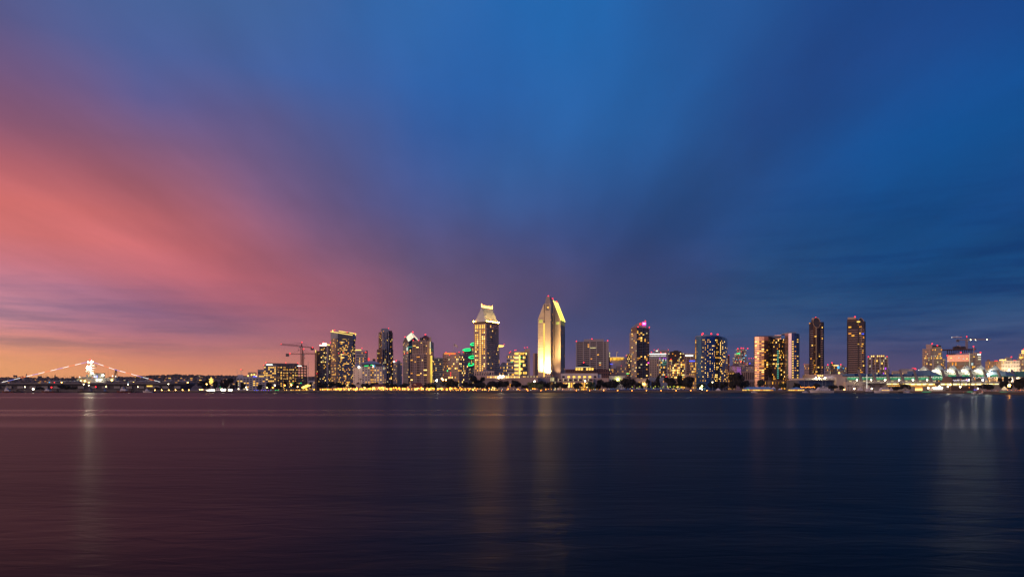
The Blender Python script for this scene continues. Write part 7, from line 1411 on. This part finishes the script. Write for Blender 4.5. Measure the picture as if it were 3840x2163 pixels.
rg = random.Random(21)
for i in range(130):
    px = rg.uniform(1265, 1690) if i < 105 else rg.uniform(1690, 1860); lamp('S', px, rg.uniform(1452, 1462), 'warm globe lamp among the lit quayside restaurants', 'globe lamps of the restaurants', rg.choice(['l_fest3', 'l_fest3', 'bright', 'warm2', 'l_orange']), rg.choice([.42, .55, .7, .85]), 1008+rg.uniform(-2, 8))
for t, x, y, lb, m, rr in [('C', 608, 1215, 'red-orange lamp left of the pier restaurant tower', 'l_orange', .9), ('C', 737, 1207, 'amber lamp above the pier restaurant', 'l_warm', .9), ('C', 268, 1260, 'small amber lamp before the yellow-windowed hotel', 'l_warm', .6), ('C', 378, 1258, 'orange lamp before the yellow-windowed hotel foot', 'l_orange', .7), ('C', 860, 1242, 'amber lamp left of the glowing canopy', 'l_warm', .7), ('C', 418, 1215, 'pale lamp at the hotel foot beside the dark tree', 'l_white', .9), ('E', 1352, 1220, 'bright white lamp above the pale floodlit tree', 'l_blaze', .8), ('D', 1688, 1130, 'wide glaring floodlight right of the yellow strip', 'l_blaze', 1.3), ('D', 1785, 1096, 'amber floodlight above the dome tree', 'l_warm', 1.0), ('D', 1808, 1120, 'second amber floodlight above the dome tree', 'l_warm', .9), ('D', 1862, 1120, 'amber floodlight right of the dome tree pair', 'l_warm', .9),
                           ('H', 515, 1210, 'yellow-green lamp below the blue hotel', 'l_lime', 1.0), ('H', 480, 1255, 'white lamp under the yellow-green lamp', 'l_white', .9), ('H', 515, 1275, 'lower white lamp by the blue pointed tent', 'l_white', .8), ('H', 735, 1130, 'tall pale street light before the blue hotel', 'l_white', .7), ('J', 1015, 1300, 'white lamp left of the moored motor yachts', 'l_white', .9), ('J', 1310, 1300, 'white lamp above the black-hulled yacht', 'l_white', .9), ('J', 845, 1315, 'amber lamp beside the round clipped tree', 'l_warm', .7), ('L', 1365, 1200, 'glaring orange lamp under the tree at the right', 'l_glare', 1.0), ('K', 1470, 1180, 'orange lamp left of the concert stage', 'l_warm', .9), ('K', 1245, 1215, 'white work lamp beside the brown stage screen', 'l_white', .8), ('K', 1420, 1220, 'white work lamp under the stage', 'l_white', .8), ('K', 1010, 1250, 'white lamp left of the site cabins', 'l_white', .9), ('L', 340, 1228, 'white lamp below the stage canopy', 'l_white', .8), ('L', 705, 1262, 'small white lamp left of the crowd', 'l_white', .5),
                           ('A', 640, 815, 'bright yellow lamp between the tugboats', 'l_blaze', 1.0), ('A', 480, 775, 'pale lamp on a post by the left tugboat', 'l_white', .6), ('A', 1615, 722, 'pale lamp post before the carrier hull, left of two', 'l_white', .6), ('A', 1715, 742, 'pale lamp post before the carrier hull, right of two', 'l_white', .6), ('A', 2475, 725, 'pale lamp post left of the lit hangar opening', 'l_white', .6), ('A', 2050, 768, 'amber lamp above the blue cabin boat', 'l_warm', .7), ('A', 995, 780, 'red lamp above the ferry', 'e_red', .9), ('A', 1850, 772, 'red lamp above the trawler', 'e_red', .8), ('B', 385, 1015, 'strong orange lamp on the water edge below the hangar', 'l_glare', .7), ('B', 780, 875, 'tall pale lamp post before the carrier bow', 'l_white', .6), ('B', 1520, 875, 'amber lamp in the trees left of the star-lit mast', 'l_warm', .7), ('B', 1135, 1015, 'orange lamp at the pier end', 'l_warm', .8), ('B', 2283, 935, 'pale lamp before the white hotel', 'l_white', .7), ('B', 2303, 975, 'pale low lamp before the white hotel', 'l_white', .7), ('B', 1995, 1005, 'orange lamp right of the lit fishing boat', 'l_warm', .6), ('B', 2135, 968, 'pale lamp under the conifer', 'l_white', .6), ('B', 188, 928, 'small pale lamp left of the hangar door', 'l_white', .5)]:
    lamp(t, x, y, lb, None, m, rr, Y=(1030 if t not in 'KL' else max(shoreY(sx(t, x))+30, 700)) if t not in 'D' else 1060)
for x, y in [(520, 990), (650, 988), (788, 990), (920, 988), (1055, 988), (1175, 988), (1385, 980), (1418, 982), (1440, 980)]: lamp('B', x, y, 'small orange lamp in the row along the pier road', 'orange lamps on the pier road', 'l_warm', .5, 1015)
RL = random.Random(6)
for i in range(26): lamp('B', 470+i*25+(i*13 % 9), 1003+(i*7 % 5), 'tiny tail light in the line of traffic on the pier road', 'traffic lights on the pier road', 'l_orange' if i % 3 else 'e_red', .32, 1012, name='tail_light')
for i in range(24): lamp('G', RL.uniform(420, 1540), RL.uniform(1245, 1284), 'yellow-green garden light under the black trees', 'garden lights under the trees', 'limeglow', RL.uniform(.22, .6), 1050, name='garden_light')
for i in range(16): lamp('J', 100+i*16+(i*7 % 5), 1268+(i*11 % 14), 'small amber lamp in the lit shrubs behind the yachts', 'amber lights in the shrubs', 'l_fest3', .42, 1040, name='garden_light')
for i in range(30): lamp('F', 430+i*28+(i*17 % 11), 1335+(i*7 % 14), 'tiny mixed light among parked cars behind the quay', 'small lights behind the quay', ('warm2', 'e_white', 'warm', 'e_orange')[i % 4], .4, 1030, name='small_light')
for i in range(24): lamp('E', 640+i*50+(i*17 % 21), 1322+(i*7 % 24), 'tiny light among the stalls under the podium trees', 'small lights under the podium', ('warm2', 'e_white', 'l_fest3', 'amber')[i % 4], .42, 1026, name='small_light')
for i, (x, m) in enumerate([(20, 'e_blue'), (60, 'e_blue'), (90, 'e_blue'), (160, 'e_purple2'), (200, 'e_blue'), (240, 'e_blue'), (300, 'e_purple2'), (340, 'e_cyan'), (430, 'e_green'), (460, 'e_green'), (485, 'e_green')]): lamp('C', x, 1309, 'coloured light in the string left of the pier restaurant', 'coloured string lights on the quay', m, .45, 1012, name='string_light')
# ================================================================ boats
def loft_hull(L, B, H, sheer=.25, n=12, transom=.75):
    """bow at -L/2; returns hull MB with deck"""
    o = MB(); secs = []
    for i in range(n+1):
        f = i/n; x = -L/2+L*f; w = B/2*min(1, (f/.42)**.65) if f < .42 else B/2*(1-(1-transom)*((f-.42)/.58)**2); h = H*(1+sheer*(1-f)**2*2); k = .62+.38*f
        secs.append([(x+(L*.05*(1-f)), 0, -.3), (x+L*.03*(1-f), w*k*.8, .15), (x, w, h), (x, -w, h), (x+L*.03*(1-f), -w*k*.8, .15)])
    for g in secs: o.v += g
    for i in range(n):
        for j in range(5): a = i*5+j; b_ = i*5+(j+1) % 5; o.f.append((a, b_, b_+5, a+5))
    o.f.append(tuple(range(4, -1, -1))); o.f.append(tuple(range(n*5, n*5+5))); return o
def boat(t, xc, Y, L, B, H, label, hullm, name, parts, flip=False, cat='boat', group=None, rz=0.):
    X_ = U(t, xc)*Y; r = root(name, (X_, Y, 0), label, cat, group); r.rotation_euler[2] = (math.pi if flip else 0)+rz
    loft_hull(L, B, H).build('hull', hullm, None).parent = r
    last = None
    for nm, m, mb in parts:
        o = mb.build(nm, m, None); o.parent = last if nm in ('wheelhouse_window', 'window_band', 'cabin_window', 'rigging', 'boom') and last else r
        last = o if o.parent == r and nm in ('wheelhouse', 'superstructure', 'cabin', 'mast') else last
    return r
def cab(x0, x1, w, z0, z1, rake=.6): return MB().hull([(x0, -w, z0), (x1, -w, z0), (x1, w, z0), (x0, w, z0)], [(x0+rake, -w*.92, z1), (x1-rake*.3, -w*.92, z1), (x1-rake*.3, w*.92, z1), (x0+rake, w*.92, z1)])
def band(x0, x1, w, z0, z1, n=5):
    o = MB(); d = (x1-x0)/n
    for i in range(n):
        for s in (-1, 1): o.box(x0+i*d+.15, x0+(i+1)*d-.15, s*w-.06, s*w+.06, z0, z1)
    return o
def tug(t, x0, x1, label, hullm='hull_red', cabm='gelcoat', flip=False, Y=985, mast=True, tall=1.0):
    L = (U(t, x1)-U(t, x0))*Y; H = L*.05+.9; w = L*.13
    ps = [('deckhouse', cabm, cab(-L*.22, L*.16, w*.9, H*1.05, H+2.4*tall)), ('wheelhouse', cabm, cab(-L*.18, -L*.02, w*.75, H+2.4*tall+.02, H+4.8*tall)), ('wheelhouse_window', 'glass_dark', band(-L*.16, -L*.03, w*.72, H+3.2*tall, H+4.2*tall, 4)), ('funnel', 'near_black', cab(L*.04, L*.09, w*.3, H+2.4*tall, H+4.6*tall, .1)), ('bulwark', 'hull_black', MB().box(-L*.1, L*.45, -w*1.1, -w*1.02, H, H+.6).box(-L*.1, L*.45, w*1.02, w*1.1, H, H+.6))]
    if mast: ps.append(('mast', 'pole', MB().tube((-L*.06, 0, H+4.8*tall), (-L*.06, 0, H+10*tall), .16, .08).box(-L*.06-.08, -L*.06+.08, -1.5, 1.5, H+7.4*tall, H+7.55*tall)))
    return boat(t, (x0+x1)/2, Y, L, L*.28, H, label, hullm, 'tugboat' if mast else 'workboat', ps, flip)
tug('A', 30, 270, 'grey-topped tugboat with red-brown hull at the far left'); tug('A', 270, 425, 'low black workboat right of the left tugboat', 'hull_black', 'near_black', mast=False, tall=.6); tug('A', 800, 1060, 'ferry-like boat with two white stripes and red hull below the red lamp', 'hull_red', 'gelcoat', tall=.75); tug('A', 1060, 1175, 'small black boat right of the white-striped ferry', 'hull_black', 'hull_black', mast=False, tall=.7)
tug('A', 1490, 1690, 'dark low boat left of the trawler', 'hull_black', 'wood', mast=False, tall=.6); tug('A', 1668, 1830, 'dark blue-grey trawler with tall wheelhouse below the carrier island', 'hull_black', 'slate', tall=1.3); tug('A', 1975, 2090, 'boat with bright blue cabin cover', 'hull_black', 'blue_roof', mast=False, tall=1.0); tug('A', 2250, 2545, 'long white-cabined boat with rusty red hull', 'hull_red', 'gelcoat', tall=1.2); tug('B', 20, 165, 'black boat left of the strong orange lamp', 'hull_black', 'hull_black', mast=False, tall=.8); tug('B', 285, 470, 'pale launch half hidden behind the strong orange lamp', 'gelcoat', 'gelcoat', mast=False, tall=.8)
def yacht(t, x0, x1, label, hullm='gelcoat', flip=False, Y=None, lit=True, tiers=2):
    Y = Y or shoreY(sx(t, (x0+x1)/2))-9; L = (U(t, x1)-U(t, x0))*Y; H = L*.07+.5; w = L*.12; ps = []; z = H*1.1
    for k in range(tiers):
        a, c = -L*(.22-.06*k), L*(.34-.08*k); ps += [('superstructure', 'gelcoat', cab(a, c, w*(.85-.12*k), z, z+2.1, 1.6)), ('window_band', 'warm2' if lit and k == 0 else 'glass_dark', band(a+2, c-1.2, w*(.85-.12*k)*.97, z+.8, z+1.5, 6))]; z += 2.12
    ps += [('radar_arch', 'gelcoat', MB().bar((L*.06, -w*.5, z), (L*.1, -w*.45, z+1.6), .3, .4).bar((L*.06, w*.5, z), (L*.1, w*.45, z+1.6), .3, .4).bar((L*.1, -w*.45, z+1.6), (L*.1, w*.45, z+1.6), .5, .3)), ('bow_rail', 'pole', MB().tube((-L*.46, 0, H*1.5+.9), (-L*.2, w*.9, H*1.3+.9), .05).tube((-L*.46, 0, H*1.5+.9), (-L*.2, -w*.9, H*1.3+.9), .05)), ('rub_strake', 'navy_hull', MB().box(-L*.2, L*.48, -w*1.04, -w*.98, H*.6, H*.75).box(-L*.2, L*.48, w*.98, w*1.04, H*.6, H*.75))]
    return boat(t, (x0+x1)/2, Y, L, L*.25, H, label, hullm, 'motor_yacht', ps, flip)
yacht('J', 1345, 1662, 'largest white motor yacht with lit orange cabin windows', flip=False); yacht('J', 1150, 1345, 'motor yacht with dark blue hull left of the largest white yacht', 'navy_hull', lit=False); yacht('J', 1010, 1190, 'white motor yacht behind the blue-hulled one', lit=False, Y=962); yacht('J', 250, 655, 'white sport-fishing yacht below the cream terrace', lit=False, flip=False, Y=945, tiers=2); yacht('K', 160, 330, 'white yacht stern right of the largest yacht', flip=True, lit=False, Y=930); yacht('J', 950, 1030, 'small white launch left of the moored motor yachts', lit=False, Y=958, tiers=1)
def sail(t, x0, x1, xm, yt, label, hullm='gelcoat', Y=None, boom=True, mastm='pole'):
    Y = Y or shoreY(sx(t, (x0+x1)/2))-6; L = max((U(t, x1)-U(t, x0))*Y, 8); H = 1.1; zt = ZZ(t, yt, Y); dx = (U(t, xm)-U(t, (x0+x1)/2))*Y
    ps = [('cabin', 'gelcoat', cab(-L*.15, L*.22, L*.09, 1.15, 2.0, .5)), ('mast', mastm, MB().tube((dx, 0, 1), (dx, 0, zt), .2, .11)), ('rigging', 'steel_dark', MB().tube((dx, 0, zt), (-L*.48, 0, 1.5), .05, n=4).tube((dx, 0, zt), (L*.48, 0, 1.3), .05, n=4).box(dx-.04, dx+.04, -1.2, 1.2, zt*.6, zt*.6+.1))]
    if boom: ps.append(('boom', 'tent_blue', MB().tube((dx, 0, 2.6), (dx+L*.36, 0, 2.5), .32, .22)))
    return boat(t, (x0+x1)/2, Y, L, L*.27, H, label, hullm, 'sailboat', ps)
for a in [('I', 770, 870, 840, 1030, 'sailboat with the left mast of three behind the long marquee'), ('I', 805, 900, 858, 1060, 'sailboat with the middle mast of three behind the long marquee'), ('I', 840, 930, 882, 1060, 'sailboat with the right mast of three behind the long marquee'), ('I', 1500, 1600, 1538, 1080, 'sailboat mast left of the white sport-fishing yacht'), ('I', 1590, 1680, 1622, 1085, 'sailboat mast rising behind the peaked marquee edge'), ('J', 440, 530, 468, 1140, 'sailboat with thin mast over the white sport-fishing yacht'), ('J', 480, 600, 522, 1120, 'sailboat with tallest pale mast over the sport-fishing yacht'), ('I', 500, 620, 540, 985, 'sailboat mast before the pink glass wing'), ('K', 480, 640, 604, 1180, 'sailboat with dark hull and blue sail cover right of the yachts'), ('L', 600, 700, 652, 1150, 'sailboat with mast beside the concert stage'), ('L', 760, 860, 812, 1110, 'sailboat with tall mast before the lit arcade'), ('K', 60, 150, 92, 1140, 'sailboat with grey mast above the largest yacht bow')]:
    sail(*a, Y=(1046 if 'marquee' in a[5] else None))
r = sail('J', 1180, 1300, 1228, 1055, 'sailboat with brightly floodlit white mast before the green glass', mastm='e_white')  # floodlight on the mast is put in as a glowing material
sail('K', 380, 700, 520, 1215, 'long dark wooden sailing yacht lying low right of the white yachts', 'hull_black', boom=True)
# --- lit fishing boat and star-lit mast
b = Bld('B', 1005, 'star_mast', 'tall ship mast dressed with yellow lamps in the shape of a star tree', 'mast', at=1605); b.pole(1605, 738, 1000, .35, 'pole', 'mast', dY=0)
for x0, x1, y0, y1 in ((1605, 1605, 742, 860), (1566, 1648, 780, 784), (1574, 1640, 820, 826), (1605, 1570, 770, 838), (1605, 1642, 770, 838), (1580, 1630, 845, 850), (1590, 1622, 800, 800)): MB().tube(P('B', x0, y0, 1004), P('B', x1, y1, 1004), .38, n=5).build('lamp_string', 'e_gold', b.root)
for i in range(14): MB().ball(P('B', 1572+(i*37 % 70), 862+(i*23 % 44), 1004), .4, 6, 4).build('mast_lamp', 'warm2', b.root)
o = MB(); o.box(-0, 0, 0, 0, 0, 0); boat('B', 1606, 1000, 16, 4.6, 1.6, 'small vessel with glaring deck lights under the star-lit mast', 'gelcoat', 'lit_vessel', [('deckhouse', 'gelcoat', cab(-3, 4, 1.6, 1.8, 4.2)), ('deck_light', 'l_blaze2', MB().box(-4, 3.6, -2.1, -1.9, 1.9, 3.8)), ('deck_light', 'l_blaze2', MB().box(-5.4, -4.4, -1.5, -1.3, 2.2, 3.2))])
boat('B', 1830, 1000, 32, 7, 2.0, 'fishing boat blazing with white deck lights and leaning booms', 'gelcoat', 'fishing_boat', [('wheelhouse', 'gelcoat', cab(-9, 0, 2.2, 2.3, 6.4)), ('wheelhouse_window', 'glass_dark', band(-8, -1, 2.15, 4.6, 5.7)), ('boom', 'pole', MB().tube((4, 0, 2.5), (10.5, 0, 10.5), .2).tube((9, 0, 2.4), (9, 0, 13), .2, .1)), ('deck_light', 'l_blaze2', MB().box(-15, -10, -3.0, -2.8, 2.4, 4.0)), ('deck_light', 'l_blaze2', MB().box(-1, 5, -3.3, -3.1, 2.4, 4.8)), ('deck_light', 'l_blaze2', MB().box(9, 14, -2.8, -2.6, 2.2, 4.4)), ('green_lamp', 'e_green', MB().ball((-3, -1, 7.2), .5, 6, 4))])
boat('B', 1500, 1002, 15, 4, 1.4, 'small pale cabin boat left of the glaring vessel', 'gelcoat', 'cabin_boat', [('cabin', 'gelcoat', cab(-3, 3.5, 1.4, 1.6, 4.4)), ('cabin_window', 'glass_dark', band(-2, 3, 1.36, 2.8, 3.7, 4))])
mat('buoy_green', (.02,.10,.05)); 
# --- navigation buoy
p = P('H', 1478, 1378, 905); r = root('navigation_buoy', (p.x, 905, 0), 'small green-lit navigation buoy floating before the long marquee', 'buoy'); MB().tube((p.x, 905, -.4), (p.x, 905, .9), 1.5, 1.4, 12).build('float', 'buoy_green', r) if 'buoy_green' in MATS else None
o = MB()
for k in range(4): a = math.pi/4+k*math.pi/2; o.bar((p.x+1.0*math.cos(a), 905+1.0*math.sin(a), .9), (p.x+.35*math.cos(a), 905+.35*math.sin(a), 4.0), .16, .16)
o.box(p.x-.7, p.x+.7, 904.9, 905.1, 2.2, 3.6); o.build('tower', 'buoy_green', r); MB().ball((p.x, 905, 4.5), .45, 7, 5).build('lantern', 'e_green', r)
# ================================================================ concert stage, crowd and cabins on the right bank
def stage():
    Y = 850.; b = Bld('L', Y, 'concert_stage', 'concert stage with brown curved screen, dark flat canopy and truss towers', 'stage', None, 'near_black', at=200)
    def pt(x, y, d=0): return P('L', x, y, Y+d)
    a = [pt(0, 1145), pt(175, 1145), pt(172, 1060), pt(150, 1025), pt(75, 1008), pt(20, 1040)]; MB().hull(a, [q+Vector((0, 5, 0)) for q in a]).build('side_screen', 'brown', b.root)
    MB().hull([pt(175, 1050), pt(580, 1052), pt(590, 1035), pt(540, 1012), pt(135, 1012)], [q+Vector((0, 16, 0)) for q in [pt(175, 1050), pt(580, 1052), pt(590, 1035), pt(540, 1012), pt(135, 1012)]]).build('canopy', 'fence_blue', b.root)
    for x in (180, 340, 500, 560):
        for d in (0, 14): q = pt(x, 1040, d); MB().bar((q.x, q.y, GZ), (q.x, q.y, q.z), .7, .7).build('truss_tower', 'steel_dark', b.root)
    for i in range(18): MB().ball(pt(190+i*18, 1085+(i*7 % 16), 3), .35, 6, 4).build('stage_light', ('e_white', 'e_violet', 'e_white')[i % 3], b.root)
    for i in range(4): MB().ball(pt(480+i*6, 1075+i*18, 2), .5, 6, 4).build('stage_light', 'e_violet', b.root)
    q0, q1 = pt(180, 1245), pt(600, 1245); MB().box(q0.x, q1.x, Y+1, Y+14, GZ, GZ+2.2).build('stage_deck', 'near_black', b.root)
    for x0, x1, y0 in ((130, 300, 1215), (300, 480, 1225), (500, 608, 1205)): q0, q1 = pt(x0, 1300, -6), pt(x1, 1300, -6); MB().box(q0.x, q1.x, Y-8, Y-3, GZ, ZZ('L', y0, Y-6)).build('equipment_tent', 'dark_brown', b.root)
    MB().ball(pt(528, 1240, -9), .5, 7, 4).build('stage_light', 'e_orange', b.root); MB().box(pt(520, 1285).x, pt(600, 1285).x, Y-9.2, Y-9, ZZ('L', 1292, Y-9), ZZ('L', 1284, Y-9)).build('blue_light_bar', 'e_blue', b.root)
stage()
b = Bld('K', 900, 'site_cabin', 'white site cabins glaring in floodlight left of the stage', 'cabin', None, 'warm_white', at=1150)
for i, (x0, x1, y0) in enumerate(((1020, 1120, 1235), (1120, 1310, 1220))): q = b.boxf(x0, x1, 5, 900+i); MB().prism(q, GZ, b.z(y0)).build('cabin_wall', 'warm_white', b.root)
for x in (1120, 1170, 1215, 1260, 1300): b.beacon([(x, 1240+(x % 3)*8)], 888, .75, 'l_blaze2', 'work_lamp')
for i in range(5): b.panel(1130+i*36, 1155+i*36, 1262, 1282, 'e_white', 'lit_window', 897)
b = Bld('K', 905, 'food_stall', 'orange-topped glowing stall behind the dark sailing yacht', 'stall', None, 'gold_wall'); p = b.boxf(735, 888, 4); b.core(p, GZ, b.z(1250), skip=(0,)); b.facade(p[0], p[1], GZ, b.z(1250), 4, 1, .85, .7, 0, fn=lambda i, j: 'bright'); b.panel(733, 890, 1238, 1250, 'e_orange', 'lit_awning', 904); b.done()
b = Bld('L', 700, 'boat_light_trail', 'thin straight green light trail of a passing boat along the right bank', 'light', at=600)
for i in range(20):
    x0 = 3450+i*18; Yb = shoreY(x0)-.6; Yc = shoreY(x0+18)-.6; MB().tube((U('S', x0)*Yb, Yb, HC-(1468.4-YH)/FPX*Yb), (U('S', x0+18)*Yc, Yc, HC-(1468.6-YH)/FPX*Yc), .17, n=5).build('trail_tube', 'e_teal2', b.root)  # exposure trail of a boat's green light, shaped as glowing tubes
def crowd():
    r = random.Random(12); ms = {k: MB() for k in ('flag_red', 'warm_white', 'dark_grey', 'tan', 'blue_roof')}; keys = list(ms)
    for i in range(420):
        px = r.uniform(3655, 3850); Y = shoreY(px)+r.uniform(8, 40); x = U('S', px)*Y; h = r.uniform(1.5, 1.85); m = ms[r.choice(keys)]
        m.tube((x, Y, GZ), (x, Y, GZ+h*.5), .14, .2, 5); m.tube((x, Y, GZ+h*.5), (x, Y, GZ+h*.84), .2, .24, 5); m.ball((x, Y, GZ+h*.92), .13, 5, 4)
    rt = None; b = MB(); mi = []
    for i, k in enumerate(keys): 
        n = len(b.v); b.v += ms[k].v; b.f += [tuple(q+n for q in f) for f in ms[k].f]; mi += [i]*len(ms[k].f)
    o = b.build('crowd', keys[0], None)
    for k in keys[1:]: o.data.materials.append(MATS[k])
    o.data.polygons.foreach_set('material_index', mi); tag(o, 'dense crowd of people standing on the right bank in warm light', 'crowd', kind='stuff')
crowd()
for i in range(26): lamp('L', 1330+i*14+(i*7 % 9), 1290+(i*11 % 26), 'small warm light above the crowd by the right edge', 'warm lights above the crowd', 'l_fest3', .3, 740, name='small_light')
for i in range(14): lamp('L', 690+i*45+(i*17 % 21), 1300+(i*11 % 12), 'tiny pinkish light among the concert crowd', 'pink lights in the crowd', 'crowdpink', .3, 760, name='small_light')
# ================================================================ airliner climbing out on the right
def airliner():
    c = P('S', 3586, 1264, 2600); r = root('airliner', c, 'small airliner with lights in the blue sky left of the lit crane', 'aircraft'); n = 10
    f = MB(); prof = [(-18, .3), (-16, 1.5), (-12, 2), (10, 2), (16, 1.2), (19, .4)]
    for (xa, ra), (xb, rb) in zip(prof, prof[1:]): f.hull([(c.x+xa, c.y+ra*math.cos(2*math.pi*k/n), c.z+ra*math.sin(2*math.pi*k/n)) for k in range(n)], [(c.x+xb, c.y+rb*math.cos(2*math.pi*k/n), c.z+rb*math.sin(2*math.pi*k/n)) for k in range(n)])
    f.build('fuselage', 'gelcoat', r); w = MB()
    for s in (-1, 1): w.prism([(c.x-4, c.y+s*1.5), (c.x+5, c.y+s*17), (c.x+7.5, c.y+s*17), (c.x+4, c.y+s*1.5)], c.z-.9, c.z-.5); w.prism([(c.x+14, c.y+s*.8), (c.x+18, c.y+s*6), (c.x+19.5, c.y+s*6), (c.x+18, c.y+s*.8)], c.z+.6, c.z+.8)
    w.build('wing', 'gelcoat', r); MB().hull([(c.x+13, c.y-.2, c.z+1), (c.x+18, c.y-.2, c.z+1), (c.x+20, c.y-.2, c.z+7), (c.x+17, c.y-.2, c.z+7)], [(c.x+13, c.y+.2, c.z+1), (c.x+18, c.y+.2, c.z+1), (c.x+20, c.y+.2, c.z+7), (c.x+17, c.y+.2, c.z+7)]).build('tail_fin', 'blue_roof', r)
    for s in (-1, 1): MB().tube((c.x-3, c.y+s*6, c.z-2), (c.x+1.5, c.y+s*6, c.z-2), 1.1, .9, 8).build('engine', 'grey', r)
    MB().ball((c.x-17, c.y-1.2, c.z-1), 1.0, 7, 5).build('landing_light', 'e_white', r); MB().ball((c.x+2, c.y, c.z+2.3), .6, 6, 4).build('strobe', 'e_white', r); MB().ball((c.x+6, c.y-17, c.z-.6), .6, 6, 4).build('wing_light', 'e_red', r)
airliner()
# ================================================================ evening haze
m = bpy.data.materials.new('haze'); m.use_nodes = True; nt = m.node_tree; nt.nodes.clear(); v = nt.nodes.new('ShaderNodeVolumePrincipled'); v.inputs['Color'].default_value = (.9, .9, .92, 1); v.inputs['Density'].default_value = 2.4e-5; v.inputs['Anisotropy'].default_value = .3
nt.links.new(v.outputs[0], nt.nodes.new('ShaderNodeOutputMaterial').inputs['Volume']); MATS['haze'] = m
tag(MB().box(-14500, 14500, -900, 7200, -3, 240).build('haze', 'haze'), 'thin warm evening haze over the bay', kind='stuff')
